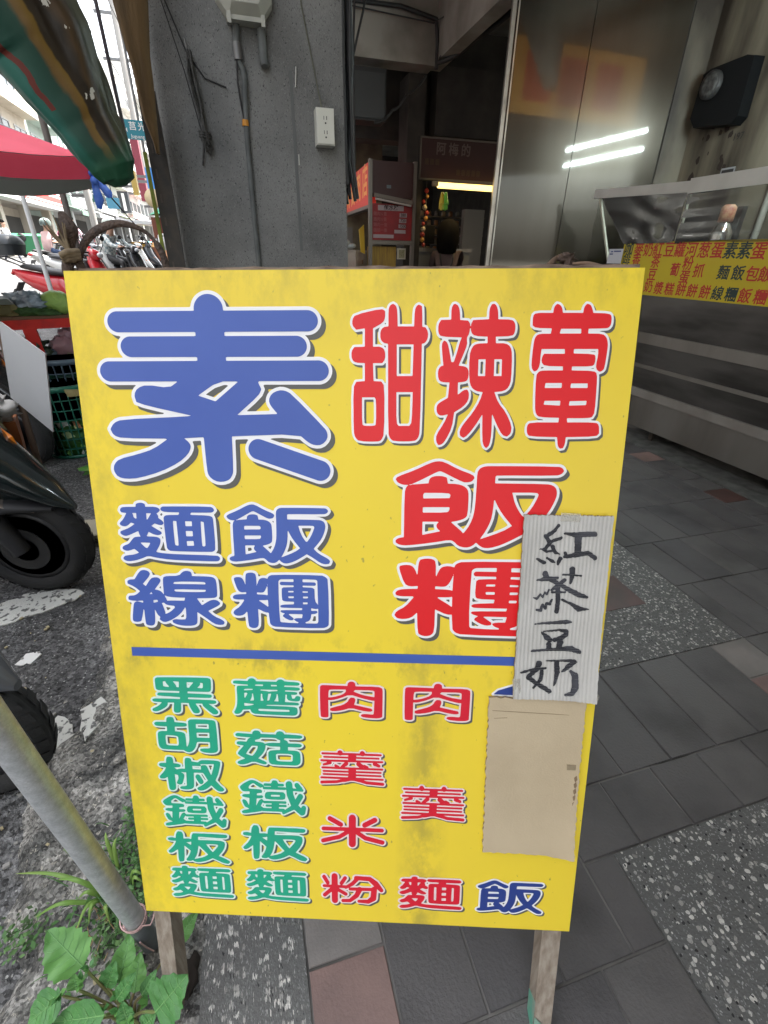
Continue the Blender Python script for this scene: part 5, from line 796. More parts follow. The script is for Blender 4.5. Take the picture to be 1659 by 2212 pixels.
def sheet(name, P00, P10, P11, P01, m, parent, n=14, amp=.010, sc_=4, seed=0, th=.0015):
    mb = MB(); A, B_, C_, D_ = map(Vector, (P00, P10, P11, P01)); nr = (B_ - A).cross(D_ - A).normalized(); top = []; bot = []
    for j in range(n + 1):
        for i in range(n + 1):
            s, q = i / n, j / n; P = (A * (1 - s) + B_ * s) * (1 - q) + (D_ * (1 - s) + C_ * s) * q
            d = amp * _n.noise(Vector((s * sc_ + seed, q * sc_ * 1.3, seed))); top.append(P + nr * (d + th)); bot.append(P + nr * d)
    id_ = lambda i, j: j * (n + 1) + i; o2 = len(top)
    fs = [(id_(i, j), id_(i + 1, j), id_(i + 1, j + 1), id_(i, j + 1)) for j in range(n) for i in range(n)]
    mb.add(top + bot, fs + [tuple(o2 + v for v in reversed(f)) for f in fs], 0, True)
    rv = [id_(i, 0) for i in range(n)] + [id_(n, j) for j in range(n)] + [id_(i, n) for i in range(n, 0, -1)] + [id_(0, j) for j in range(n, 0, -1)]
    mb.add(top + bot, [(rv[k], rv[(k + 1) % len(rv)], rv[(k + 1) % len(rv)] + o2, rv[k] + o2) for k in range(len(rv))], 0)
    return mb.build(name, m, parent, world=True)
sheet('plastic_screen', (X3 - .01, 3.27, 1.275), (X3 - .01, 2.82, 1.275), (X3 - .01, 2.82, 1.56), (X3 - .01, 3.66, 1.61), m_clear, t, amp=.012, sc_=4, seed=2)
sheet('plastic_screen', (X3 - .008, 2.81, 1.27), (X3 - .008, -1.5, 1.262), (X3 - .008, -1.5, 1.55), (X3 - .008, 2.81, 1.56), m_clear, t, n=24, amp=.012, sc_=9, seed=5)
sheet('side_screen', (X3, 3.67, .97), (3.5, 3.67, .97), (3.5, 3.67, 1.60), (X3, 3.67, 1.60), m_clear, t, amp=.02, seed=8)
m_strip = mat('white_strip', (.55, .56, .54), .6, col2=(.48, .49, .47), scale=6)
mb = MB(); mb.hexa([(X3 - .02, 3.71, 1.588), (X3 + .01, 3.71, 1.588), (X3 + .01, 3.71, 1.645), (X3 - .02, 3.71, 1.645)], [(X3 - .02, 2.78, 1.541), (X3 + .01, 2.78, 1.541), (X3 + .01, 2.78, 1.60), (X3 - .02, 2.78, 1.60)]); part(mb, 'top_strip', m_strip, t)
mb = MB(); mb.hexa([(X3 - .026, 2.80, 1.535), (X3 - .021, 2.80, 1.535), (X3 - .021, 2.80, 1.612), (X3 - .026, 2.80, 1.612)], [(X3 - .026, -1.5, 1.50), (X3 - .021, -1.5, 1.50), (X3 - .021, -1.5, 1.58), (X3 - .026, -1.5, 1.58)]); part(mb, 'top_strip', m_strip, t)
for (ya, yb) in ((2.80, 2.815), (2.0, 2.02), (1.0, 1.02)):
    mb = MB(); mb.box((X3 - .004, ya, 1.26), (X3 + .012, yb + .006, 1.56)); part(mb, 'post', mat('post_cream', (.42, .42, .34), .6), t)
mb = MB(); mb.hexa([(X3 - .012, 3.40, 1.17), (X3 + .004, 3.40, 1.17), (X3 + .004, 3.415, 1.17), (X3 - .012, 3.415, 1.17)], [(X3 - .012, 3.65, 1.60), (X3 + .004, 3.65, 1.60), (X3 + .004, 3.665, 1.60), (X3 - .012, 3.665, 1.60)]); part(mb, 'post', mat('post_cream'), t)
# hand lettered note on the stall end
mb = MB(); mb.box((X3 - .02, 3.25, 1.15), (X3 - .017, 3.40, 1.245)); nt_ = mb.build('price_note', mat('note_white', (.58, .62, .70), .6)); tag(nt_, 'small white note with blue writing hung at the end of the food stall', 'note')
for k, (ya_, yb_, z_) in enumerate(((3.27, 3.345, 1.226), (3.355, 3.375, 1.224), (3.35, 3.385, 1.208))):
    mb = MB(); mb.box((X3 - .0212, ya_, z_), (X3 - .0205, yb_, z_ + .008)); mb.build('faded_line', mat('note_ink', (.05, .08, .25), .6), nt_, world=True)
# black curtain / pans inside, steel flask with red label
mb = MB(); mb.box((3.3, 2.9, .96), (3.34, 3.55, 1.50)); tag(mb.build('splash_board', mat('black_board', (.02, .02, .02), .4)), 'black splash board standing behind the plastic screen of the stall', 'board')
t = thing('steel_flask', 'steel flask with a red labelled cap inside the stall screen', 'flask', (3.25, 2.96, .96))
m_chr = mat('polished_steel', (.55, .55, .55), .18, metal=1.0)
mb = MB(); mb.lathe([(.055, 0), (.07, .01), (.07, .38), (.055, .42), (.035, .45)], (3.25, 2.96, .96), 20); part(mb, 'body', m_chr, t)
mb = MB(); mb.lathe([(.040, 0), (.046, .005), (.046, .085), (.03, .10)], (3.25, 2.96, 1.41), 16); part(mb, 'cap', mat('flask_cap', (.30, .08, .05), .5, col2=(.42, .25, .15), scale=40), t)
for i, (x, y, r, h_) in enumerate(((3.05, 2.2, .12, .2), (3.2, 1.7, .14, .16), (3.1, 3.1, .08, .22))):
    t2 = thing('cooking_pot', ('wide', 'shallow', 'small tall')[i] + ' steel pot on the stall counter', 'pot', (x, y, .96)); mb = MB(); mb.lathe([(r * .9, 0), (r, .01), (r, h_), (r + .01, h_ + .003), (r + .01, h_ + .008), (r - .006, h_ + .006), (r - .006, .02)], (0, 0, 0), 24); mb.build('body', m_chr, t2)
    mb = MB(); mb.tube([(-.02, -r, h_ * .7), (-.02, -r - .03, h_ * .7), (.02, -r - .03, h_ * .7), (.02, -r, h_ * .7)], .005, 6); mb.build('handle', m_chr, t2)

# tall stainless wall panels turned a little towards the street
PC = Vector((2.925, 4.2, 0)); PE = Vector((.9464, -.3230, 0)); PN = Vector((-.3230, -.9464, 0))
def pp(s, z, d=0.0): P = PC + PE * s + PN * d; return (P.x, P.y, z)
m_pan = bpy.data.materials.new('smoky_steel'); m_pan.use_nodes = True
n, b, L = nodes_of(m_pan)
tcn = n.nodes.new('ShaderNodeTexCoord'); mp = n.nodes.new('ShaderNodeMapping'); mp.inputs['Scale'].default_value = (3, 3, .5); L(tcn.outputs['Object'], mp.inputs[0])
nz = n.nodes.new('ShaderNodeTexNoise'); nz.inputs['Scale'].default_value = 1.3; nz.inputs['Detail'].default_value = 8; L(mp.outputs[0], nz.inputs[0])
cr = n.nodes.new('ShaderNodeMix'); cr.data_type = 'RGBA'; cr.inputs[6].default_value = (.095, .084, .068, 1); cr.inputs[7].default_value = (.034, .029, .022, 1); L(nz.outputs[0], cr.inputs[0])
b.inputs['Metallic'].default_value = .95; b.inputs['Roughness'].default_value = .30; L(cr.outputs[2], b.inputs['Base Color'])
gl = n.nodes.new('ShaderNodeBsdfGlossy'); gl.inputs['Roughness'].default_value = .05; gl.inputs['Color'].default_value = (.16, .16, .15, 1)
ms = n.nodes.new('ShaderNodeMixShader'); ms.inputs[0].default_value = .30; L(b.outputs[0], ms.inputs[1]); L(gl.outputs[0], ms.inputs[2]); L(ms.outputs[0], n.nodes['Material Output'].inputs[0])
br = n.nodes.new('ShaderNodeTexNoise'); br.inputs['Scale'].default_value = 40; mp2 = n.nodes.new('ShaderNodeMapping'); mp2.inputs['Scale'].default_value = (6, 6, .15); L(tcn.outputs['Object'], mp2.inputs[0]); L(mp2.outputs[0], br.inputs[0])
bp = n.nodes.new('ShaderNodeBump'); bp.inputs['Strength'].default_value = .10; bp.inputs['Distance'].default_value = .002; L(br.outputs[0], bp.inputs['Height']); L(bp.outputs[0], b.inputs['Normal'])
_M['smoky_steel'] = m_pan
t = thing('steel_wall', 'tall smoky stainless steel wall panels reflecting two strip lamps', 'wall panel', tuple(PC))
se = [-.715, -.12, .59]
for a, b_ in zip(se, se[1:]):
    mb = MB(); q = [pp(a + .003, 0, 0), pp(b_ - .003, 0, 0), pp(b_ - .003, 0, -.05), pp(a + .003, 0, -.05)]
    mb.hexa(q, [(x, y, 3.4) for x, y, z in q]); part(mb, 'steel_panel', m_pan, t)
mb = MB(); q = [pp(-.715, 0, -.01), pp(.60, 0, -.01), pp(.60, 0, -.06), pp(-.715, 0, -.06)]; mb.hexa(q, [(x, y, 3.39) for x, y, z in q]); part(mb, 'backing', m_dark, t)
m_edge = mat('bright_steel_edge', (.50, .48, .43), .35, metal=.9, col2=(.2, .18, .15), scale=5, stretch=(1, 1, .6), lo=.4, hi=.6)
mb = MB(); q = [pp(-.745, 0, .012), pp(-.716, 0, .016), pp(-.716, 0, -.07), pp(-.745, 0, -.07)]; mb.hexa(q, [(x, y, 3.4) for x, y, z in q]); part(mb, 'edge_trim', m_edge, t)
mb = MB(); q = [pp(-.700, 0, .006), pp(-.690, 0, .006), pp(-.690, 0, .001), pp(-.700, 0, .001)]; mb.hexa(q, [(x, y, 3.4) for x, y, z in q]); part(mb, 'edge_trim', m_edge, t)
# return wall behind the panel
mb = MB(); q = [pp(.60, 0, 0), pp(.95, 0, 0), pp(.95, 0, -.1), pp(.60, 0, -.1)]; mb.hexa(q, [(x, y, 3.4) for x, y, z in q]); part(mb, 'side_wall', m_cream, bld)
# twin strip lamps hung over the stall (out of the picture, mirrored in the steel)
for zi, z in enumerate((2.36, 2.205)):
    t = thing('strip_lamp', ('upper' if zi == 0 else 'lower') + ' bare white strip lamp hanging over the food stall', 'lamp', (2.99, 2.24, z))
    A_, B_ = Vector((2.57, 1.845, z)), Vector((3.41, 2.64, z))
    mb = MB(); mb.tube([A_, B_], .013, 12); part(mb, 'tube', mat('tube_white', (1, 1, 1), .5, emit=(.80, .97, 1.0), estr=34), t)
    mb = MB(); mb.tube([A_ - (B_ - A_) * .02, A_], .016, 10); mb.tube([B_, B_ + (B_ - A_) * .02], .016, 10); part(mb, 'end_cap', m_wht, t)
    mb = MB(); mb.tube([A_ + Vector((0, 0, .03)), B_ + Vector((0, 0, .03))], .012, 6)
    for P in (A_, B_): mb.tube([P + Vector((0, 0, .03)), Vector((P.x, P.y, 2.205 if 0 else z + .05))], .004, 5)
    part(mb, 'batten', m_wht, t)
cable([(2.7, 1.97, 2.27), (2.7, 1.97, 2.8), (2.7, 1.97, 3.4)], .004, 'thin cord carrying the twin strip lamps over the stall', None)
# orange shop sign hanging under the ceiling, seen only as a reflection
t = thing('hanging_sign', 'orange and yellow shop sign hanging high over the pavement', 'sign', (2.5, 1.6, 2.7))
sa_, sb_ = Vector((1.85, 2.2, 0)), Vector((3.25, .95, 0)); sn_ = Vector((.66, .75, 0)) * .04
def hs_(q, z, d=0): P_ = sa_.lerp(sb_, q) + sn_ * d; return (P_.x, P_.y, z)
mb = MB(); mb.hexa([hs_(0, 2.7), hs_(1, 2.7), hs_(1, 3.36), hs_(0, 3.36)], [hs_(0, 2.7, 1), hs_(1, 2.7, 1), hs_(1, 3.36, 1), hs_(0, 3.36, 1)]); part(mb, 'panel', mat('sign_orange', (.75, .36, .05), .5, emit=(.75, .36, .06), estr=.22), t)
for q in (.08, .34, .62):
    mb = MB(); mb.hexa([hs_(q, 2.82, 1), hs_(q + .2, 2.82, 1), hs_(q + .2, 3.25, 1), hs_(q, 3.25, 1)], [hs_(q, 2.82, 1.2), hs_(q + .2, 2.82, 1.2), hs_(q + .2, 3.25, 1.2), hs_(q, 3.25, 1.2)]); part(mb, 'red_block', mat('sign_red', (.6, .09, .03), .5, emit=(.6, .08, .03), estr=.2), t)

# black meter and marks on the greasy wall
Xw = 3.672
t = thing('wall_meter', 'old black electric meter with a round glass dial on the greasy wall', 'meter', (Xw, 3.65, 2.05))
mb = MB(); q = [(3.43, 2.09), (3.47, 2.05), (3.82, 2.09), (3.88, 2.16), (3.86, 2.42), (3.80, 2.44), (3.50, 2.44), (3.44, 2.42)]
mb.hexa([(Xw, y, z) for y, z in q], [(Xw - .09, y * .98 + .073, z * .98 + .045) for y, z in q]); part(mb, 'casing', mat('meter_black', (.006, .007, .008), .5, spec=.2), t)
mb = MB(); mb.lathe([(.085, 0), (.085, -.03), (.075, -.034)], (Xw - .09, 3.74, 2.33), 20, axis='x'); part(mb, 'dial_ring', mat('ring_grey', (.04, .04, .04), .5), t)
mb = MB(); mb.lathe([(.074, -.030), (.074, -.036), (.05, -.040)], (Xw - .09, 3.74, 2.33), 20, axis='x'); part(mb, 'dial', mat('dial_grey', (.10, .10, .095), .6, col2=(.03, .03, .03), scale=45), t)
text_mesh('wall_number', '197', .06, mat('wall_ink', (.03, .03, .03), .7), lambda a, b_: (Xw - .001, 3.46 - a, 1.985 + b_), bld, bold=.01)
mb = MB(); mb.box((Xw - .003, 3.40, 1.72), (Xw, 3.52, 1.80)); st_ = mb.build('wall_sticker', mat('sticker_grey', (.30, .31, .33), .5)); tag(st_, 'small printed sticker on the greasy wall above the white strip', 'sticker')
mb = MB(); mb.box((Xw - .0042, 3.41, 1.758), (Xw - .0032, 3.51, 1.788)); mb.build('printed_band', mat('wall_ink'), st_, world=True)
mb = MB(); mb.tube([(Xw - .02, 3.02, 3.3), (Xw - .02, 3.02, 2.2), (Xw - .02, 3.05, 1.0)], .022, 10); mb.tube([(Xw - .035, 3.02, 2.20), (Xw - .035, 3.02, 2.10)], .03, 10)
tag(mb.build('wall_pipe', mat('white_pipe', (.32, .32, .29), .5)), 'pale pipe running down the greasy wall right of the meter', 'pipe')
mb = MB(); blobs = random.Random(6)
for k in range(14):
    y = 3.5 + blobs.uniform(0, .3); z = 1.75 + blobs.uniform(0, .42) - (y - 3.5) * .3; s_ = blobs.uniform(.008, .03)
    mb.hexa([(Xw - .001, y + s_ * math.cos(a) * blobs.uniform(.5, 1.2), z + s_ * 1.6 * math.sin(a) * blobs.uniform(.5, 1.2)) for a in [i * math.pi / 4 for i in range(8)]], [(Xw + .004, y, z)] * 8)
part(mb, 'peeled_patch', mat('peeled', (.035, .025, .02), .9), bld)

# ------------------------------------------------------------------ goose meat shop farther down the arcade
m_frame = mat('aluminium_frame', (.14, .12, .10), .5, metal=.4)
m_mar = mat('maroon_board', (.035, .008, .007), .6)
m_redb = mat('red_board', (.26, .008, .010), .6, col2=(.16, .006, .008), scale=6)
t = thing('shop_sign', 'slanted bright red shop sign with orange brushed characters beside the pillar', 'sign', (1.5, 6.9, 1.7))
def sg(a, z): return (1.505 + (1.70 - 1.505) * a, 6.05 + (8.4 - 6.05) * a, z)
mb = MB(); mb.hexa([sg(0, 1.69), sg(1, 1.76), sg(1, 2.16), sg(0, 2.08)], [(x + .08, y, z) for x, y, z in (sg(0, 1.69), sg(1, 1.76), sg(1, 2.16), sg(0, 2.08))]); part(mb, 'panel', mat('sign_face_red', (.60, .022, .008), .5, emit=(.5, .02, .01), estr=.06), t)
mb = MB(); mb.hexa([sg(0, 1.655), sg(1, 1.725), sg(1, 1.76), sg(0, 1.69)], [(x + .09, y, z) for x, y, z in (sg(0, 1.655), sg(1, 1.725), sg(1, 1.76), sg(0, 1.69))]); part(mb, 'frame', m_frame, t)
for i, ch in enumerate('梅鵝肉店'):
    a = .80 - i * .225
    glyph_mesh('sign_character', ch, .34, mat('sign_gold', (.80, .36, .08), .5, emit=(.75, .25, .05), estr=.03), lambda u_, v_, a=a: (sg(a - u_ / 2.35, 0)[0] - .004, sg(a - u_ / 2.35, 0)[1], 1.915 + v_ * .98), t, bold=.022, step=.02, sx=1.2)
t = thing('menu_cabinet', 'framed cabinet with maroon top and red price list outside the goose meat shop', 'cabinet', (1.77, 6.05, 0))
for x in (1.495, 2.01):
    mb = MB(); mb.box((x, 6.0, 0), (x + .035, 6.06, 2.10)); part(mb, 'upright', m_frame, t)
mb = MB(); mb.box((1.53, 6.02, 1.76), (2.01, 6.05, 2.09)); part(mb, 'upper_panel', m_mar, t)
mb = MB(); mb.box((1.70, 6.016, 1.845), (1.75, 6.02, 1.875)); part(mb, 'sticker', mat('sticker_blue', (.08, .10, .11), .5), t)
mb = MB(); mb.box((1.53, 6.02, 1.345), (2.01, 6.05, 1.70)); mp_ = part(mb, 'price_list', m_redb, t)
mb = MB(); mb.box((1.53, 6.0, 1.30), (2.01, 6.06, 1.34)); part(mb, 'rail', m_frame, t)
m_pw = mat('price_white', (.30, .24, .25), .6); m_pr = mat('price_rose', (.26, .06, .06), .6)
def pbox(x0, z0, x1, z1): mb = MB(); mb.box((x0, 6.014, z0), (x1, 6.02, z1)); part(mb, 'price_patch', m_pw, t)
pbox(1.60, 1.635, 1.905, 1.685); pbox(1.86, 1.575, 1.945, 1.615); pbox(1.855, 1.52, 1.94, 1.56); pbox(1.85, 1.468, 1.935, 1.505); pbox(1.80, 1.415, 1.935, 1.450); pbox(1.545, 1.365, 1.79, 1.400)
fr = lambda x, z, d=6.012: (lambda a, b_: (x + a, d, z + b_))
text_mesh('price_text', '鹹水鵝', .058, m_mar, fr(1.755, 1.661), t, bold=.02)
for s_, z in (('380', 1.595), ('720', 1.540), ('1500', 1.487)): text_mesh('price_text', s_, .042, m_mar, fr(1.90, z), t, bold=.02)
for s_, z in (('鵝肉¼隻', 1.60), ('鵝肉½隻', 1.547), ('鵝肉一隻', 1.494), ('鵝頭一隻', 1.44)): text_mesh('price_text', s_, .042, m_pr, fr(1.545, z), t, bold=.01, align='LEFT')
t = thing('cabinet_lamp', 'unlit strip lamp tilted over the red price list', 'lamp', (1.77, 5.97, 1.74))
mb = MB(); mb.hexa([(1.545, 5.95, 1.755), (1.99, 5.95, 1.695), (1.99, 6.0, 1.70), (1.545, 6.0, 1.76)], [(1.545, 5.95, 1.79), (1.99, 5.95, 1.735), (1.99, 6.0, 1.74), (1.545, 6.0, 1.795)]); part(mb, 'housing', mat('lamp_housing', (.13, .105, .085), .6), t)
mb = MB(); mb.tube([(1.555, 5.96, 1.738), (1.975, 5.96, 1.684)], .011, 8); part(mb, 'tube', mat('dead_tube', (.42, .36, .33), .5), t)
t = thing('name_board', 'wide dark maroon shop board with pale characters above the lit lamp', 'sign', (2.7, 6.3, 2.0))
mb = MB(); mb.box((2.17, 6.25, 1.99), (3.6, 6.32, 2.36)); part(mb, 'panel', mat('maroon_dim', (.035, .008, .007), .6), t)
mb = MB(); mb.box((2.155, 6.24, 1.98), (2.17, 6.33, 2.37)); mb.box((2.155, 6.24, 2.36), (3.6, 6.33, 2.375)); mb.box((2.155, 6.24, 1.975), (3.6, 6.33, 1.99)); part(mb, 'frame', m_frame, t)
for i, ch in enumerate('阿梅的'): glyph_mesh('board_character', ch, .125, mat('board_pale', (.13, .095, .085), .6), fr(2.41 + .155 * i, 2.265, 6.246), t)
for x_, z_, n_ in ((2.22, 2.12, 3), (2.62, 2.035, 5)):
    for k in range(n_): mb = MB(); mb.box((x_ + .065 * k, 6.246, z_), (x_ + .065 * k + .045, 6.249, z_ + .055)); part(mb, 'faded_block', mat('board_gold', (.055, .028, .012), .6), t)
# lit warm tube
t = thing('warm_strip_lamp', 'glowing warm strip lamp under the maroon shop board', 'lamp', (2.7, 6.05, 1.9))
mb = MB(); mb.tube([(2.32, 6.05, 1.905), (3.30, 6.05, 1.895)], .030, 12); part(mb, 'tube', mat('tube_warm', (1, 1, 1), .5, emit=(1.0, .66, .17), estr=.62), t)
mb = MB(); mb.box((2.26, 6.03, 1.895), (2.32, 6.09, 1.94)); part(mb, 'end_cap', mat('cap_tan', (.3, .24, .15), .6), t)
mb = MB(); mb.box((2.32, 6.04, 1.93), (3.35, 6.08, 1.955)); part(mb, 'batten', m_frame, t)
al = bpy.data.lights.new('warm_lamp_light', 'AREA'); al.shape = 'RECTANGLE'; al.size = 1.0; al.size_y = .06; al.energy = 1.0; al.color = (1, .72, .35)
ao = bpy.data.objects.new('warm_lamp_light', al); C.objects.link(ao); ao.location = (2.8, 6.05, 1.86)
t = thing('bulb_lamp', 'small glowing bulb seen between the cabinet and the column', 'lamp', (2.12, 6.9, 1.83))
mb = MB(); mb.sphere((2.135, 6.9, 1.80), .022); part(mb, 'bulb', mat('bulb_glow', (1, 1, 1), .5, emit=(1, .75, .4), estr=14), t)
mb = MB(); mb.tube([(2.135, 6.9, 1.82), (2.135, 6.9, 1.88)], .012, 8); part(mb, 'holder', m_ivory, t)
mb = MB(); mb.tube([(2.135, 6.9, 1.88), (2.135, 6.9, 3.4)], .003, 5); part(mb, 'cord', m_cab, t)
# hanging gloves
t = thing('rubber_gloves', 'pair of green and yellow rubber gloves hanging under the warm lamp', 'gloves', (2.37, 5.95, 1.65))
for nm, x, col in (('green_glove', 2.385, (.16, .55, .04)), ('yellow_glove', 2.34, (.65, .50, .03))):
    mb = MB(); mb.tube([(x, 5.95, 1.83), (x, 5.95, 1.76), (x, 5.95, 1.72)], [.012, .026, .03], 10)
    for k in range(4): mb.tube([(x - .021 + .014 * k, 5.95, 1.735), (x - .026 + .017 * k, 5.95, 1.665 - .01 * (k in (1, 2)))], [.009, .006], 6)
    mb.tube([(x + .024, 5.95, 1.76), (x + .040, 5.95, 1.715)], [.010, .006], 6)
    part(mb, nm, mat(nm, col, .4, emit=col, estr=.0), t)
# counter, monitor, tubs and boxes
t = thing('steel_counter', 'grey steel counter behind the red price list', 'counter', (2.3, 6.6, 0))
mb = MB(); mb.box((2.02, 6.4, 0), (2.95, 6.9, 1.24)); part(mb, 'body', mat('counter_grey', (.15, .15, .14), .5, metal=.3), t)
mb = MB(); mb.box((2.0, 6.38, 1.24), (2.97, 6.92, 1.28)); part(mb, 'top', m_ss, t)
t = thing('monitor', 'black cash desk monitor standing on the steel counter', 'monitor', (2.32, 6.5, 1.28))
mb = MB(); mb.box((2.20, 6.45, 1.33), (2.47, 6.48, 1.53)); part(mb, 'screen', mat('screen_black', (.006, .006, .006), .3), t)
mb = MB(); mb.box((2.32, 6.46, 1.28), (2.35, 6.5, 1.34)); mb.box((2.26, 6.42, 1.28), (2.41, 6.54, 1.29)); part(mb, 'stand', m_frame, t)
mb = MB(); mb.box((1.545, 6.1, .6), (1.85, 6.3, 1.28)); tag(mb.build('yellow_locker', mat('dull_yellow', (.33, .21, .03), .7, col2=(.22, .13, .03), scale=6, stretch=(9, 1, 1))), 'dull yellow locker below the red price list', 'locker')
t = thing('framed_card', 'small white framed card standing right of the yellow locker', 'picture', (1.89, 6.08, 1.16))
mb = MB(); mb.box((1.86, 6.06, 1.15), (1.96, 6.09, 1.265)); part(mb, 'frame', mat('frame_white', (.45, .42, .34), .6), t)
mb = MB(); mb.box((1.875, 6.055, 1.165), (1.945, 6.06, 1.25)); part(mb, 'picture', mat('picture_olive', (.16, .15, .07), .6, col2=(.3, .28, .18), scale=60), t)
t = thing('clear_tub', 'clear plastic tub full of red packets beside the pillar', 'tub', (1.35, 6.4, .8))
mb = MB(); mb.lathe([(.12, 0), (.15, .0), (.17, .42), (.18, .425), (.18, .44), (.165, .44)], (1.37, 6.35, .8), 4, smooth=False); part(mb, 'shell', mat('tub_plastic', (.40, .34, .28), .3, alpha=.5), t)
mb = MB(); rnd = random.Random(2)
for k in range(14): x = 1.27 + rnd.uniform(0, .17); y = 6.28 + rnd.uniform(0, .12); z = .85 + rnd.uniform(0, .32); mb.box((x, y, z), (x + .06, y + .02, z + .045), k % 3, rnd.uniform(0, 3))
part(mb, 'packets', [mat('packet_red', (.22, .03, .02), .6), mat('packet_white', (.45, .42, .36), .6), mat('packet_brown', (.14, .07, .04), .6)], t)
mb = MB(); mb.box((1.22, 6.8, 1.2), (1.47, 6.85, 1.5)); tag(mb.build('grey_board', mat('board_grey', (.17, .165, .15), .7)), 'pale grey board leaning behind the clear tub', 'board')
mb = MB(); mb.hexa([(1.44, 6.2, 1.22), (1.49, 6.2, 1.2), (1.49, 6.22, 1.2), (1.44, 6.22, 1.22)], [(1.42, 6.2, 1.45), (1.48, 6.2, 1.5), (1.48, 6.22, 1.5), (1.42, 6.22, 1.45)]); tag(mb.build('yellow_bag', mat('bag_yellow', (.5, .33, .02), .5)), 'upright folded yellow bag left of the cabinet frame', 'bag')
mb = MB(); mb.sphere((1.27, 6.3, 1.31), .06, 10, 8, sz=(1.1, .6, .8)); mb.sphere((1.34, 6.3, 1.285), .05, 10, 8, sz=(1.3, .6, .6)); tag(mb.build('crumpled_bag', mat('bag_pale', (.30, .33, .33), .4)), 'crumpled pale plastic bag on top of the clear tub', 'bag')
# red and gold charms on the column
t = thing('hanging_charms', 'string of red and gold paper charms hanging on the dark column', 'decoration', (2.24, 6.2, 1.3)); rnd = random.Random(12)
for k in range(11):
    z = 1.86 - k * .055; x = 2.23 + rnd.uniform(-.03, .04); s_ = rnd.uniform(.016, .032); mb = MB()
    mb.lathe([(s_ * .3, -s_), (s_, -s_ * .3), (s_, s_ * .3), (s_ * .3, s_)], (x, 6.18, z), 6, smooth=False); part(mb, 'charm', mat(('charm_red', 'charm_gold', 'charm_red', 'charm_cream')[k % 4], [(.30, .02, .01), (.42, .2, .03), (.3, .02, .01), (.4, .33, .2)][k % 4], .5), t)
mb = MB(); mb.tube([(2.235, 6.19, 1.95), (2.235, 6.19, 1.25)], .003, 5); part(mb, 'string', m_frame, t)
# shelves glimpsed in the shop
t = thing('wall_shelf', 'dark shelves with jars at the back of the goose meat shop', 'shelf', (3.2, 8.2, 0))
for k in range(5):
    mb = MB(); mb.box((2.7, 8.0, 1.25 + .12 * k), (3.9, 8.25, 1.265 + .12 * k)); part(mb, 'shelf', m_frame, t)
    mb = MB()
    for j in range(9): x = 2.75 + j * .12; mb.lathe([(.03, 0), (.035, .005), (.035, .06), (.02, .075)], (x, 8.1, 1.265 + .12 * k), 8, (j + k) % 3)
    part(mb, 'jars', [mat('jar_a', (.2, .1, .04), .3), mat('jar_b', (.1, .1, .09), .3), mat('jar_c', (.25, .18, .1), .3)], t)
mb = MB(); mb.box((3.28, 7.4, 0), (3.6, 7.5, 1.8)); tag(mb.build('fridge_door', mat('fridge_grey', (.14, .14, .135), .4)), 'grey fridge door deep in the goose meat shop', 'fridge')
# ------------------------------------------------------------------ scooters
m_tyre = mat('tyre_rubber', (.018, .018, .018), .75, bump=.2, bscale=90)
m_blk = mat('black_plastic', (.022, .022, .024), .5)
m_trim = mat('scooter_trim', (.42, .36, .33), .25, metal=.7)
m_gry = mat('engine_grey', (.16, .16, .16), .45, metal=.6)
def paint(name, c): return mat(name, c, .22, coat=.6)
m_body = paint('scooter_paint', (.35, .36, .38))
m_seat = mat('seat_vinyl', (.02, .02, .022), .55)
m_lens = mat('clear_lens', (.55, .58, .6), .08, coat=.5)
m_rlens = mat('red_lens', (.45, .01, .008), .15, coat=.5)
m_olens = mat('orange_lens', (.75, .22, .02), .15, coat=.5)
m_mir = mat('mirror_glass', (.7, .7, .7), .03, metal=1.0)
m_plate = mat('number_plate_white', (.62, .62, .6), .5)
def oval(x, z, w, hx, hz=None, n=14, tilt=0.0, sq=2.4):
    out = []
    for k in range(n):
        a = 2 * math.pi * k / n; c, s = math.cos(a), math.sin(a)
        c = math.copysign(abs(c) ** (2 / sq), c); s = math.copysign(abs(s) ** (2 / sq), s)
        if hz is None: out.append((x + hx * c + tilt * s * w * 0, w * s, z))     # horizontal section
        else: out.append((x + tilt * s * hz, w * c, z + hz * s))                  # cross section along x
    return out
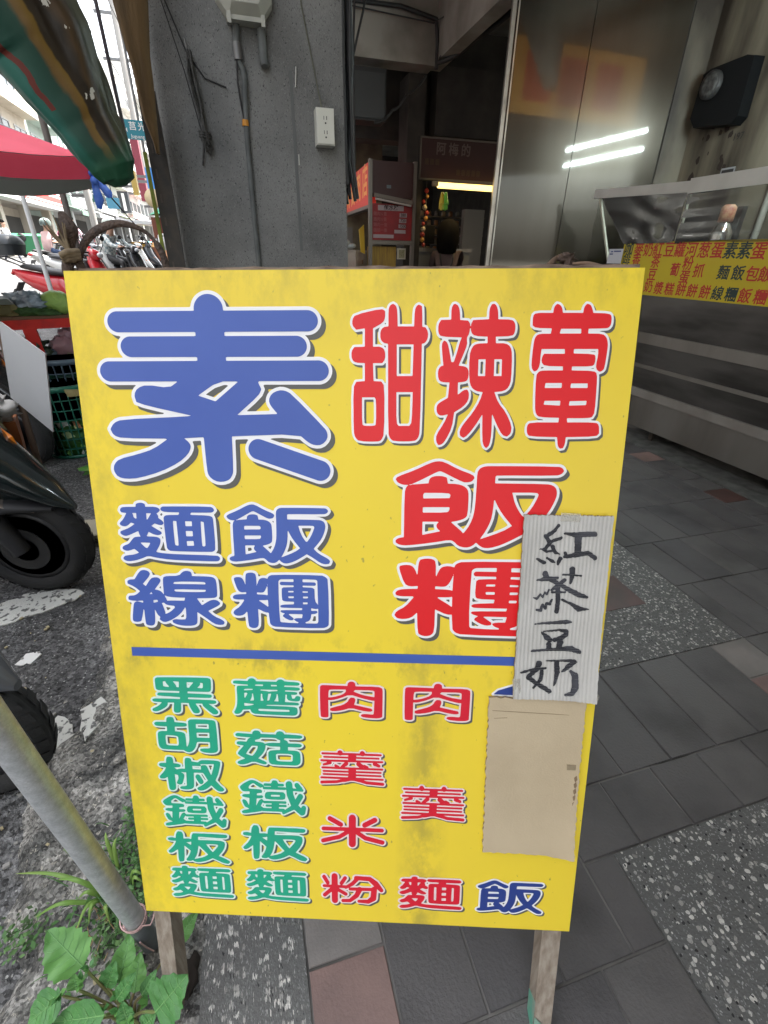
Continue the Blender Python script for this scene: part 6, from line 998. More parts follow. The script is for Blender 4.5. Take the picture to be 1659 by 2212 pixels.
def wheel(parent, x, r=.215, wid=.048):
    mb = MB(); prof = []
    for k in range(10): a = 2 * math.pi * k / 10; prof.append((r - .042 + .042 * math.cos(a), wid * math.sin(a)))
    prof.append(prof[0]); mb.lathe(prof, (x, 0, r), 36, axis='y')
    for k in range(30):       # raised tread blocks on both shoulders
        for s in (-1, 1):
            a0 = 2 * math.pi * (k + (.5 if s > 0 else 0)) / 30; q = []
            for da, y_ in ((0, .012), (.13, .012), (.20, .036), (.07, .036)):
                rr_ = r + .0015 - (.010 if y_ > .03 else .0); q.append((x + rr_ * math.cos(a0 + da), y_ * s, r + rr_ * math.sin(a0 + da)))
            mb.hexa([(x + (p[0] - x) * .985, p[1], r + (p[2] - r) * .985) for p in q], q)
    wl = mb.build('wheel', m_tyre, parent)
    mb = MB(); mb.lathe([(r - .085, -.035), (r - .068, -.035), (r - .066, 0), (r - .068, .035), (r - .085, .035), (r - .080, 0), (r - .085, -.035)], (x, 0, r), 24, axis='y')
    for k in range(5):
        a = 2 * math.pi * k / 5 + .3; ca, sa = math.cos(a), math.sin(a)
        mb.hexa([(x + .02 * ca - .014 * sa, -.012, r + .02 * sa + .014 * ca), (x + .02 * ca + .014 * sa, -.012, r + .02 * sa - .014 * ca), (x + (r - .08) * ca + .010 * sa, -.012, r + (r - .08) * sa - .010 * ca), (x + (r - .08) * ca - .010 * sa, -.012, r + (r - .08) * sa + .010 * ca)],
                [(x + .02 * ca - .014 * sa, .012, r + .02 * sa + .014 * ca), (x + .02 * ca + .014 * sa, .012, r + .02 * sa - .014 * ca), (x + (r - .08) * ca + .010 * sa, .012, r + (r - .08) * sa - .010 * ca), (x + (r - .08) * ca - .010 * sa, .012, r + (r - .08) * sa + .010 * ca)])
    mb.lathe([(.001, -.045), (.03, -.045), (.034, 0), (.03, .045), (.001, .045)], (x, 0, r), 14, axis='y'); mb.build('rim', mat('rim_black', (.03, .03, .032), .4, metal=.3), wl)
    mb = MB(); mb.lathe([(.05, -.052), (.088, -.052), (.088, -.056), (.05, -.056), (.05, -.052)], (x, 0, r), 22, axis='y', smooth=False); mb.build('brake_disc', mat('disc_steel', (.045, .045, .045), .45, metal=.6), wl)
    return wl
def scooter(name, label, group, box=False, basket=False):
    t = thing(name, label, 'scooter', (0, 0, 0), 0, group)
    wheel(t, 0); wheel(t, -1.23)
    mb = MB()
    for s in (-1, 1): mb.tube([(0, .068 * s, .215), (-.03, .070 * s, .30), (-.10, .062 * s, .50)], [.034, .036, .030], 10)
    mb.box((-.12, -.07, .47), (-.07, .07, .52)); mb.build('fork', m_blk, t)
    mb = MB(); rings = []
    for k in range(9):
        a = math.radians(58 + 12 * k); R1 = .235 + .02 * math.sin(k); x, z = R1 * math.cos(a), .215 + R1 * math.sin(a); w_ = .045 + .03 * math.sin(math.pi * k / 8)
        ca, sa = math.cos(a), math.sin(a)
        rings.append([(x, -w_, z), (x + .016 * ca, -w_ * .6, z + .016 * sa), (x + .022 * ca, 0, z + .022 * sa), (x + .016 * ca, w_ * .6, z + .016 * sa), (x, w_, z), (x - .004 * ca, 0, z + .008 * sa)])
    mb.loft(rings); mb.build('front_fender', m_blk, t)
    mb = MB(); mb.loft([oval(.20, .365, .012, 0, .010), oval(.15, .415, .05, 0, .042), oval(.06, .50, .09, 0, .075), oval(-.03, .575, .125, 0, .10), oval(-.12, .70, .155, 0, .13), oval(-.20, .82, .12, 0, .12)]); mb.build('nose_cowl', m_body, t)
    mb = MB(); mb.loft([oval(.14, .375, .045, 0, .012), oval(.03, .405, .105, 0, .026), oval(-.10, .41, .15, 0, .045), oval(-.25, .43, .17, 0, .06), oval(-.36, .40, .15, 0, .05)]); mb.build('lower_cowl', m_blk, t)
    mb = MB(); mb.loft([oval(.09, .375, .064, 0, .004), oval(.0, .43, .118, 0, .008), oval(-.10, .50, .158, 0, .012), oval(-.2, .56, .17, 0, .006)]); mb.build('side_trim', m_trim, t)
    mb = MB(); mb.loft([oval(-.02, .40, .05, .10), oval(-.04, .50, .11, .12), oval(-.10, .62, .165, .10), oval(-.17, .76, .185, .085), oval(-.22, .90, .16, .07), oval(-.25, .98, .10, .05)]); mb.build('front_shield', m_body, t)
    mb = MB(); mb.loft([oval(-.10, .42, .16, .03), oval(-.19, .60, .20, .03), oval(-.27, .80, .20, .03), oval(-.31, .93, .15, .03)]); mb.build('leg_shield', m_blk, t)
    for s in (-1, 1):
        mb = MB(); mb.loft([[(x_, s * (.06 + .07 * q), z_) for x_, z_ in ((.045 - .10 * q, .545 + .02 * q), (.03 - .12 * q, .62 + .05 * q), (-.02 - .1 * q, .60 + .04 * q), (-.01 - .1 * q, .54 + .02 * q))] for q in (0, .5, 1)], smooth=False); mb.build('indicator', m_olens, t)
    mb = MB(); mb.loft([oval(-.18, .94, .09, .05), oval(-.20, 1.0, .115, .075), oval(-.22, 1.05, .10, .07), oval(-.24, 1.08, .06, .04)]); mb.build('handlebar_cover', m_body, t)
    mb = MB(); mb.sphere((-.125, 0, .995), .055, 12, 8, sz=(.6, 1.3, .7)); mb.build('headlight', m_lens, t)
    mb = MB(); mb.tube([(-.30, -.33, 1.02), (-.25, -.22, 1.035), (-.22, 0, 1.03), (-.25, .22, 1.035), (-.30, .33, 1.02)], .014, 8); mb.build('handlebar', m_blk, t)
    for s in (-1, 1):
        mb = MB(); mb.tube([(-.24, .22 * s, 1.03), (-.20, .27 * s, 1.12), (-.21, .31 * s, 1.20)], .007, 6); mb.sphere((-.215, .33 * s, 1.225), .05, 12, 6, sz=(.3, 1.3, .8)); mr = mb.build('mirror', m_blk, t)
        mb = MB(); mb.lathe([(.001, 0), (.040, 0), (.001, .002)], (-.234, .33 * s, 1.225), 14, axis='x', sx=1.25, sy=.75); mb.build('mirror_glass', m_mir, mr)
    mb = MB(); mb.loft([oval(-.26, .28, .15, hx=0, hz=.03), oval(-.45, .27, .16, 0, .03), oval(-.66, .28, .15, 0, .035)]); mb.build('footboard', m_blk, t)
    mb = MB(); mb.loft([oval(-.62, .42, .13, 0, .15), oval(-.72, .52, .16, 0, .20), oval(-.95, .56, .165, 0, .17), oval(-1.2, .64, .15, 0, .13), oval(-1.40, .72, .10, 0, .08), oval(-1.50, .76, .05, 0, .04)]); mb.build('rear_body', m_body, t)
    mb = MB(); mb.loft([oval(-.60, .70, .08, 0, .02), oval(-.68, .745, .13, 0, .045), oval(-.90, .765, .14, 0, .05), oval(-1.10, .81, .135, 0, .05), oval(-1.30, .83, .10, 0, .035), oval(-1.36, .83, .05, 0, .02)]); mb.build('seat', m_seat, t)
    mb = MB(); mb.sphere((-1.49, 0, .74), .05, 12, 6, sz=(.6, 1.7, .7)); mb.build('tail_light', m_rlens, t)
    mb = MB(); mb.hexa([(-1.44, -.07, .62), (-1.44, .07, .62), (-1.62, .07, .38), (-1.62, -.07, .38)], [(-1.43, -.07, .61), (-1.43, .07, .61), (-1.61, .07, .37), (-1.61, -.07, .37)]); mb.build('rear_mudguard', m_blk, t)
    mb = MB(); mb.hexa([(-1.535, -.075, .53), (-1.535, .075, .53), (-1.60, .075, .44), (-1.60, -.075, .44)], [(-1.530, -.075, .525), (-1.530, .075, .525), (-1.595, .075, .435), (-1.595, -.075, .435)]); mb.build('number_plate', m_plate, t)
    mb = MB(); mb.loft([oval(-.72, .30, .10, 0, .10), oval(-.95, .27, .11, 0, .09), oval(-1.25, .22, .06, 0, .05)]); mb.build('engine', m_gry, t)
    mb = MB(); mb.tube([(-.85, -.14, .24), (-1.05, -.15, .26), (-1.12, -.155, .30), (-1.52, -.16, .38)], [.018, .02, .05, .045], 10); mb.build('exhaust', m_gry, t)
    mb = MB(); mb.tube([(-.75, .13, .22), (-.68, .20, .02)], .012, 6); mb.build('side_stand', m_gry, t)
    if box:
        mb = MB(); mb.loft([oval(-1.50, .98, .17, .19, sq=4), oval(-1.50, 1.10, .20, .22, sq=4), oval(-1.50, 1.12, .205, .225, sq=4)]); b1 = mb.build('top_box', mat('box_charcoal', (.03, .036, .04), .35), t)
        mb = MB(); mb.loft([oval(-1.50, 1.123, .205, .225, sq=4), oval(-1.50, 1.16, .20, .215, sq=4), oval(-1.48, 1.23, .15, .16, sq=3), oval(-1.47, 1.25, .07, .08, sq=3)]); mb.build('lid', mat('box_charcoal'), b1)
        mb = MB(); mb.tube([(-1.30, -.1, .84), (-1.62, -.1, .96), (-1.62, .1, .96), (-1.30, .1, .84)], .012, 6); mb.build('rack', m_gry, t)
    return t
sc0 = scooter('scooter', 'glossy blackish green scooter nose with black wheel parked left of the yellow board', 'scooters along the street')
GR = 'scooters along the street'
P = {k: paint('paint_' + k, c) for k, c in dict(dark_green=(.010, .017, .018), red=(.50, .02, .03), white=(.62, .62, .60), silver=(.33, .34, .36), black=(.02, .02, .022), blue=(.05, .12, .35), maroon=(.18, .015, .03), teal=(.05, .30, .33), grey=(.085, .09, .10)).items()}
def place(src, x, y, rz, label, colour, scale=None, z=None): return dup(src, (x, y, zroad(y) - .03 if z is None else z), rz, label, GR, {'scooter_paint': P[colour]}, scale)
# the copies first, then the original becomes the near dark green one
place(sc0, -1.42, 3.20, math.radians(-24), 'dusty dark scooter behind the white foam board, only its front wheel clear', 'black')
place(sc0, -.765, .93, math.radians(-14), 'dark grey scooter nose at the left edge behind the leaning pole', 'grey')
red = scooter('scooter', 'red scooter with a large charcoal top box behind the vegetable table', GR, box=True)
for ch in red.children:
    for sl_ in ch.material_slots:
        if sl_.material and sl_.material.name == 'scooter_paint': sl_.material = P['red']
red.location = (-1.86, 8.72, zroad(9) - .03); red.rotation_euler = (0, 0, math.radians(-16))
rnd = random.Random(21)
cols = ['white', 'silver', 'black', 'maroon', 'white', 'blue', 'grey', 'white', 'teal', 'silver', 'red', 'white', 'black', 'grey', 'white', 'red', 'silver', 'blue']
where = ['near the arch of brown strap', 'behind the knot of brown strap', 'in the kerbside row beyond the umbrella', 'deep in the kerbside row']
spots = []
for i in range(16): spots.append((-2.5 - (i % 2) * .6 + rnd.uniform(-.2, .2) - .05 * i, 13.0 + i * 1.15, math.radians(rnd.uniform(-35, 5))))
SC_LAB = ['nearest white scooter of the kerbside row, seen under the strap arch', 'silver scooter second in the kerbside row', 'black scooter third in the kerbside row', 'maroon scooter parked fourth in the kerbside row', 'white scooter just past the maroon one', 'blue scooter halfway along the kerbside row', 'grey scooter between the blue and a white one', 'white scooter parked beside the grey one', 'teal scooter in the far half of the kerbside row', 'silver scooter right after the teal one', 'red scooter small in the far kerbside row', 'white scooter past the small red one', 'black scooter near the far end of the kerbside row', 'grey scooter near the far end of the kerbside row', 'white scooter at the far end of the kerbside row', 'last red scooter at the far end of the row']
for i, (x, y, rz) in enumerate(spots): place(sc0, x, y, rz, SC_LAB[i], cols[i])
for i in range(9):
    place(sc0, -9.6 + rnd.uniform(-.3, .3), 31.5 + i * 1.5, math.radians(180 + rnd.uniform(-20, 20)), ('silver', 'white', 'black', 'red', 'blue', 'grey', 'maroon', 'teal', 'white')[i] + ' scooter parked %s before the shops across the street' % ('first', 'second', 'third', 'fourth', 'fifth', 'sixth', 'seventh', 'eighth', 'last')[i], ('silver', 'white', 'black', 'red', 'blue', 'grey', 'maroon', 'teal', 'white')[i])
ride1 = place(sc0, -4.5, 17.05, math.radians(62), 'white scooter with red tail light ridden by the person in pink', 'white')
ride2 = place(sc0, -2.0, 12.6, math.radians(-32), 'dark scooter ridden by the person in the plaid shirt', 'black')
for ch in sc0.children:
    for sl_ in ch.material_slots:
        if sl_.material and sl_.material.name == 'scooter_paint': sl_.link = 'OBJECT'; sl_.material = P['dark_green']
sc0.location = (-.885, 1.80, -.03); sc0.rotation_euler = (0, 0, math.radians(-12))

# ------------------------------------------------------------------ people
m_skin = mat('skin', (.50, .30, .21), .6); m_hair = mat('black_hair', (.004, .0035, .003), .9, spec=.1)
def person(label, loc, rz, J, R, cols, extras=None, face=True):
    """J: joint positions, R: radii; bones carry a colour key; skinned as one surface"""
    t = thing('person', label, 'person', loc, rz)
    names = list(J); idx = {n_: i for i, n_ in enumerate(names)}
    bones = [('pelvis', 'waist'), ('waist', 'chest'), ('chest', 'neck'), ('neck', 'jaw'), ('jaw', 'crown')]
    for s in 'lr': bones += [('chest', 'sh' + s), ('sh' + s, 'el' + s), ('el' + s, 'wr' + s), ('wr' + s, 'ha' + s), ('pelvis', 'hi' + s), ('hi' + s, 'kn' + s), ('kn' + s, 'an' + s), ('an' + s, 'to' + s)]
    me = bpy.data.meshes.new('body'); me.from_pydata([J[n_] for n_ in names], [(idx[a], idx[b_]) for a, b_ in bones], [])
    o = bpy.data.objects.new('body', me); C.objects.link(o)
    sk = o.modifiers.new('s', 'SKIN'); sk.branch_smoothing = .6
    lay = me.skin_vertices[0] if me.skin_vertices else None
    for i, n_ in enumerate(names):
        r = R[n_[:2] if n_[:2] in R else n_]; lay.data[i].radius = r if isinstance(r, tuple) else (r, r); lay.data[i].use_root = n_ == 'pelvis'
    sb = o.modifiers.new('u', 'SUBSURF'); sb.levels = 2; sb.render_levels = 2
    bpy.context.view_layer.update()
    m2 = bpy.data.meshes.new_from_object(o.evaluated_get(bpy.context.evaluated_depsgraph_get()))
    bpy.data.objects.remove(o)
    key = {}
    for a, b_ in bones:
        k = 'top'
        if a in ('neck', 'jaw'): k = 'skin'
        if a[:2] == 'el': k = cols.get('forearm', 'skin')
        if a[:2] == 'wr': k = 'skin'
        if a[:2] == 'hi' or b_[:2] == 'hi': k = 'leg'
        if a[:2] == 'kn': k = cols.get('shin', 'leg')
        if a[:2] == 'an': k = 'shoe'
        key[(a, b_)] = k
    mats = {'top': cols['top'], 'leg': cols['leg'], 'skin': m_skin, 'shoe': cols.get('shoe', m_blk)}; order = ['top', 'leg', 'skin', 'shoe']
    segs = [(Vector(J[a]), Vector(J[b_]), order.index(key[(a, b_)]), R[b_[:2] if b_[:2] in R else b_]) for a, b_ in bones]
    m2.materials.clear()
    for k in order: m2.materials.append(mats[k])
    for p in m2.polygons:
        c = p.center; best = (9e9, 0)
        for a, b_, k, r in segs:
            e = b_ - a; q = max(0, min(1, (c - a).dot(e) / e.length_squared)); d = (a + e * q - c).length - (max(r) if isinstance(r, tuple) else r) * .8
            if d < best[0]: best = (d, k)
        p.material_index = best[1]; p.use_smooth = True
    body = bpy.data.objects.new('body', m2); C.objects.link(body); body.parent = t
    # fingers: four and a thumb on each hand
    for s in 'lr':
        w_, h_ = Vector(J['wr' + s]), Vector(J['ha' + s]); d = (h_ - w_).normalized(); sd_ = d.cross(Vector((0, 0, 1))); sd_ = sd_.normalized() if sd_.length > .1 else Vector((1, 0, 0)); dn = sd_.cross(d)
        mb = MB()
        for k in range(4):
            b0 = h_ + sd_ * (.024 * (k - 1.5)); ln = (.060, .072, .068, .052)[k]
            mb.tube([b0 - d * .01, b0 + d * ln * .5 + dn * .008, b0 + d * ln * .8 + dn * .028], [.0095, .009, .007], 6)
        b0 = w_ + (h_ - w_) * .5 + sd_ * (.035 if s == 'l' else -.035); mb.tube([b0, b0 + sd_ * (.022 if s == 'l' else -.022) + d * .03, b0 + sd_ * (.02 if s == 'l' else -.02) + d * .06 + dn * .01], [.012, .010, .008], 6)
        mb.build('fingers', m_skin, t)
    if face:
        j, cr_ = Vector(J['jaw']), Vector(J['crown']); fw = Vector(cols.get('look', (1, 0, 0))).normalized(); up = (cr_ - j).normalized(); sd_ = up.cross(fw).normalized(); ctr = j + (cr_ - j) * .42
        mb = MB(); mb.tube([ctr + fw * .085 + up * .01, ctr + fw * .112 - up * .025], [.010, .016], 6); mb.build('nose', m_skin, t)
        mb = MB()
        for s in (-1, 1): mb.sphere(ctr + fw * .088 + sd_ * .033 * s + up * .02, .011, 8, 6)
        mb.build('eyes', m_hair, t)
        mb = MB(); mb.tube([ctr + fw * .090 - up * .055 - sd_ * .022, ctr + fw * .096 - up * .057, ctr + fw * .090 - up * .055 + sd_ * .022], .006, 6); mb.build('mouth', mat('lip', (.42, .15, .12), .5), t)
        mb = MB()
        for s in (-1, 1): mb.sphere(ctr + sd_ * .095 * s, .022, 8, 6, sz=(.6, .5, 1.2))
        mb.build('ears', m_skin, t)
    if extras: extras(t, J)
    return t
RR = dict(pelvis=(.15, .11), waist=(.13, .10), chest=(.16, .11), neck=.055, jaw=(.085, .09), crown=(.075, .085), sh=.062, el=.045, wr=.030, ha=(.035, .018), hi=.085, kn=.060, an=.042, to=.035)
def stand(step=0.0, arms=((.05, .30, .85), (.05, -.30, .85)), h=1.0):
    J = dict(pelvis=(0, 0, .95), waist=(0, 0, 1.10), chest=(.0, 0, 1.32), neck=(.01, 0, 1.48), jaw=(.03, 0, 1.58), crown=(.02, 0, 1.72))
    for s, sg_ in (('l', 1), ('r', -1)):
        st = step * sg_; J.update({'sh' + s: (0, .17 * sg_, 1.40), 'hi' + s: (0, .09 * sg_, .90), 'kn' + s: (.04 + st * .5, .10 * sg_, .50), 'an' + s: (st - (.06 if st < 0 else 0), .10 * sg_, .09), 'to' + s: (st + .16 - (.06 if st < 0 else 0), .11 * sg_, .04)})
        a = arms[0 if s == 'l' else 1]; hx = Vector(a); shv = Vector((0, .17 * sg_, 1.40)); mid = (shv + hx) / 2 + Vector((-.04, .06 * sg_, -.05))
        J.update({'el' + s: tuple(mid), 'wr' + s: tuple(hx), 'ha' + s: tuple(hx + (hx - mid).normalized() * .08)})
    return {k: tuple(c * h for c in v) for k, v in J.items()}
def ride():
    J = dict(pelvis=(-.88, 0, .84), waist=(-.86, 0, .98), chest=(-.80, 0, 1.18), neck=(-.75, 0, 1.32), jaw=(-.71, 0, 1.40), crown=(-.72, 0, 1.52))
    for s, g_ in (('l', 1), ('r', -1)):
        J.update({'sh' + s: (-.78, .17 * g_, 1.25), 'el' + s: (-.56, .25 * g_, 1.08), 'wr' + s: (-.33, .27 * g_, 1.05), 'ha' + s: (-.27, .27 * g_, 1.045),
                  'hi' + s: (-.84, .10 * g_, .83), 'kn' + s: (-.46, .13 * g_, .76), 'an' + s: (-.46, .11 * g_, .36), 'to' + s: (-.32, .12 * g_, .32)})
    return J
m_pink = mat('pink_cloth', (.62, .44, .42), .8, col2=(.55, .36, .35), scale=9); m_den = mat('denim', (.06, .10, .20), .85)
m_plaid = mat('plaid_cloth', (.60, .62, .60), .8); 
n, b, L = nodes_of(m_plaid)
tcn = n.nodes.new('ShaderNodeTexCoord'); ck = n.nodes.new('ShaderNodeTexChecker'); ck.inputs['Scale'].default_value = 18; ck.inputs[1].default_value = (.62, .64, .62, 1); ck.inputs[2].default_value = (.26, .32, .33, 1); L(tcn.outputs['Object'], ck.inputs[0]); L(ck.outputs[0], b.inputs['Base Color'])
def helmet(m, visor=False):
    def f(t, J):
        c = (Vector(J['jaw']) * .35 + Vector(J['crown']) * .65)
        mb = MB(); mb.loft([[(c.x - .01 + r * 1.12 * math.cos(a), c.y + r * math.sin(a), c.z + z_) for a in [2 * math.pi * k / 18 for k in range(18)]] for r, z_ in ((.118, -.05), (.128, .0), (.122, .05), (.10, .09), (.06, .118), (.01, .128))]); mb.build('helmet', m, t)
        mb = MB(); mb.loft([[(c.x + .10 + .02 * q, c.y + y_, c.z + .01 - .01 * q) for y_ in (-.08 + .01 * q, .08 - .01 * q)] + [(c.x + .10 + .05 + .02 * q, c.y + y_, c.z - .01 * q) for y_ in (.06, -.06)] for q in (0, 1)], smooth=False); mb.build('peak', m, t)
    return f
person('person in a pale pink top and mint helmet riding a white scooter away', (-4.5, 17.05, zroad(17) - .03), math.radians(62), ride(), RR, dict(top=m_pink, leg=m_den, look=(1, .2, 0)), helmet(mat('helmet_mint', (.28, .38, .34), .25, col2=(.08, .10, .10), scale=4)))
person('person in a white plaid shirt and pale helmet riding towards the board', (-2.0, 12.6, zroad(12.6) - .03), math.radians(-32), ride(), RR, dict(top=m_plaid, leg=m_blk, forearm='top', look=(1, -.3, 0)), helmet(mat('helmet_pale', (.50, .56, .50), .3)))
def hair(t, J):
    c = (Vector(J['jaw']) * .4 + Vector(J['crown']) * .6); mb = MB(); mb.sphere(c + Vector((-.02, 0, .025)), .105, 14, 10, sz=(1.0, .95, 1.05)); mb.build('hair', m_hair, t)
person('person in a white shirt and dark trousers striding past the green bin', (-10.4, 29.2, zroad(29) - .03), math.radians(-20), stand(.30, ((.12, .24, .95), (-.12, -.24, .95))), RR, dict(top=mat('white_cloth', (.62, .62, .60), .8), leg=mat('navy_cloth', (.035, .04, .06), .8), forearm='skin'), hair)
person('person in a maroon top standing with a hand raised to the face', (-9.5, 34.7, zroad(34) - .03), math.radians(-60), stand(0, ((.18, .05, 1.55), (.10, -.28, .92))), RR, dict(top=mat('maroon_cloth', (.35, .03, .12), .8), leg=m_blk), hair)
person('person in pale pink standing behind the knotted strap', (-5.0, 19.4, zroad(19) - .03), math.radians(-100), stand(.06), RR, dict(top=mat('rose_cloth', (.55, .36, .40), .8), leg=mat('grey_cloth', (.2, .2, .22), .8)), hair)
def bob(t, J):
    c = (Vector(J['jaw']) * .5 + Vector(J['crown']) * .5); mb = MB(); 
    rr = []
    for z_, r_ in ((-.23, .05), (-.22, .105), (-.16, .125), (-.08, .132), (0, .135), (.06, .128), (.11, .10), (.145, .055), (.155, .005)):
        rr.append([(c.x - .03 + r_ * (1 + .05 * _n.noise(Vector((a * 3, z_ * 9, 0)))) * math.cos(a), c.y + r_ * 1.02 * (1 + .05 * _n.noise(Vector((a * 3, z_ * 9, 4)))) * math.sin(a), c.z + z_ - .01) for a in [2 * math.pi * k / 20 for k in range(20)]])
    mb.loft(rr); mb.build('hair', m_hair, t)
    mb = MB()
    for s in (-1, 1): mb.tube([(-.10, .08 * s, 1.20), (-.02, .09 * s, 1.325), (.09, .08 * s, 1.22)], .010, 6)
    mb.tube([(-.115, 0, 1.03), (-.11, .06, 1.12), (-.10, .08, 1.20)], .010, 6); mb.tube([(-.115, 0, 1.03), (-.11, -.06, 1.12), (-.10, -.08, 1.20)], .010, 6); mb.build('apron_strap', m_blk, t)
person('shop worker with black bobbed hair and grey pink shirt seen from behind at the counter', (2.57, 6.25, -.03), math.radians(70), stand(0, ((.34, .12, 1.12), (.34, -.10, 1.12)), .90), RR, dict(top=mat('dusty_pink_cloth', (.12, .085, .082), .9), leg=m_blk), bob)

# ------------------------------------------------------------------ buildings across the street
XF = -13.0
m_glass = mat('dark_glass', (.03, .045, .05), .08, spec=.8); m_glassg = mat('green_glass', (.10, .16, .14), .12)
m_shut = mat('shop_shadow', (.05, .048, .045), .8)
def house(y0, y1, hgt, floors, colr, label, balc=False, gf=3.2, wcol=None, nwin=None, extra=None, glass=m_glass, det=True):
    zb = zroad((y0 + y1) / 2) - .3; t = thing('shophouse', label, 'building', (XF - 4, (y0 + y1) / 2, zb), 0)
    mw = mat('wall_%s' % '_'.join('%02d' % int(c * 100) for c in colr), colr, .85, col2=tuple(c * .72 for c in colr), scale=.9, detail=8, stretch=(1, 1, .35), lo=.42, hi=.72)
    z1 = zb + hgt; mb = MB(); mb.box((XF - 9, y0 + .02, zb + gf), (XF, y1 - .02, z1)); mb.box((XF - 9, y0 + .02, zb), (XF - 2.0, y1 - .02, zb + gf)); part(mb, 'wall', mw, t)
    mb = MB(); n_ = max(1, int((y1 - y0) / 4.5))
    for k in range(n_ + 1):
        y = y0 + .02 + (y1 - y0 - .54) * k / n_; mb = MB(); mb.box((XF - .5, y, zb), (XF + .02, y + .5, zb + gf + .02)); part(mb, 'column', mw, t)
    mb = MB(); mb.box((XF - 2.0, y0 + .3, zb), (XF - 1.98, y1 - .3, zb + gf - .5)); part(mb, 'shop_front', m_shut, t)
    mb = MB(); mb.box((XF - .3, y0, z1), (XF + .12, y1, z1 + .35)); part(mb, 'parapet', mw, t)
    if det:
        nw = nwin or max(2, int((y1 - y0) / 2.6)); fh = (hgt - gf) / floors; win = None
        for f in range(floors):
            for k in range(nw):
                yc = y0 + (k + .5) * (y1 - y0) / nw; zc = zb + gf + fh * (f + .5); ww = (y1 - y0) / nw * .36; wh = fh * .27
                if win is None:
                    mb = MB(); 
                    for a_, b_ in (((-.02, -ww, -wh), (.05, -ww + .07, wh)), ((-.02, ww - .07, -wh), (.05, ww, wh)), ((-.02, -ww, wh - .07), (.05, ww, wh)), ((-.02, -ww, -wh), (.09, ww, -wh + .07)), ((-.02, -.03, -wh), (.045, .03, wh))): mb.box(a_, b_)
                    win = mb.build('window', wcol or mat('window_frame', (.30, .31, .31), .5), t); win.location = (XF - t.location.x, yc - t.location.y, zc - zb)
                    mb = MB(); mb.box((-.01, -ww + .03, -wh + .03), (.012, ww - .03, wh - .03)); pane = mb.build('pane', glass, win)
                else:
                    w2 = win.copy(); C.objects.link(w2); w2.parent = t; w2.location = (XF - t.location.x, yc - t.location.y, zc - zb); p2 = pane.copy(); C.objects.link(p2); p2.parent = w2
            if balc:
                zf = zb + gf + fh * f; mb = MB(); mb.box((XF + .002, y0 + .2, zf + .05), (XF + .9, y1 - .2, zf + .17)); part(mb, 'balcony', mw, t)
                mb = MB(); mb.box((XF + .84, y0 + .2, zf + .17), (XF + .9, y1 - .2, zf + (.85 if balc == 1 else .25)))
                if balc == 2:
                    for k in range(int((y1 - y0 - .4) / .35)): mb.box((XF + .85, y0 + .25 + k * .35, zf + .25), (XF + .88, y0 + .28 + k * .35, zf + .95))
                    mb.box((XF + .84, y0 + .2, zf + .93), (XF + .9, y1 - .2, zf + .99))
                part(mb, 'balcony_rail', mw if balc == 1 else m_gry, t, kind='stuff') if balc == 2 else part(mb, 'balcony_rail', mw, t)
        for k in range(3):
            yy = y0 + (y1 - y0) * (.2 + .3 * k); zz = zb + gf + .5 + fh * ((k + floors) % floors); mb = MB(); mb.box((XF + .01, yy, zz), (XF + .36, yy + .75, zz + .5)); part(mb, 'air_conditioner', m_ivory, t)
    return t
HS = [(-34, -20, 12, 3, (.34, .33, .31), 'grey four storey house farthest back across the street', False), (-20, -6, 14, 3, (.40, .38, .34), 'cream house across the street behind the camera', False), (-6, 8, 12.5, 3, (.32, .31, .30), 'grey tiled house opposite the arcade', False), (8, 28, 12, 3, (.38, .37, .35), 'long pale house opposite the arcade before the striped shop', False),
      (28, 46, 11, 3, (.42, .38, .32), 'beige corner house with red and white striped shop band', 1), (46, 51.5, 10.6, 3, (.30, .36, .33), 'greenish grey narrow house next to the striped shop', 2), (51.5, 58, 9.6, 2, (.52, .53, .52), 'white house with green glazing and long white shop sign', 2), (58, 66, 9.0, 2, (.36, .36, .34), 'low grey house hung with small signs', 1),
      (66, 76, 9.4, 2, (.42, .43, .43), 'pale house behind the black vertical sign', 2), (76, 88, 15, 4, (.58, .58, .56), 'tall white house halfway down the street', 1), (88, 98, 20, 5, (.56, .55, .52), 'tall pale tower with maroon vertical banner', 2), (98, 118, 24, 6, (.52, .52, .50), 'highest pale block at the end of the row', 1)]
for a_ in HS: house(a_[0], a_[1], a_[2], a_[3], a_[4], a_[5], a_[6], det=a_[1] > 27, glass=m_glassg if a_[0] in (46, 51.5) else m_glass)
t = thing('shophouse', 'pale block closing the far end of the street', 'building', (-4, 126, 1.5)); mb = MB(); mb.box((-12.5, 120, 1.5), (6, 128, 17)); part(mb, 'wall', mat('far_white', (.5, .5, .48), .9), t)
wn = None
for f in range(4):
    for k in range(7):
        if wn is None:
            mb = MB(); mb.box((-.7, -.05, -.6), (.7, .01, .6)); wn = mb.build('window', m_glass, t)
        else: wn = wn.copy(); C.objects.link(wn)
        wn.location = (-7 + 2.4 * k, -6, 4 + 3.2 * f - 1.5)
# striped band of the corner shop
t = thing('striped_fascia', 'white shop fascia with red and orange stripes on the corner house', 'shop sign', (XF + .5, 38, 4.3))
for (z0, z1, m_) in ((.0, .22, 'fw'), (.22, .30, 'fr'), (.30, .42, 'fw'), (.42, .72, 'fr'), (.72, .86, 'fw'), (.86, .93, 'fr'), (.93, 1.05, 'fw')):
    mb = MB(); mb.box((XF + .03, 28.2, 3.85 + z0), (XF + (1.0 if m_ == 'fw' else 1.006), 46, 3.85 + z1)); part(mb, 'stripe', mat('fascia_white', (.75, .75, .73), .4) if m_ == 'fw' else mat('fascia_red', (.60, .05, .04), .4), t)
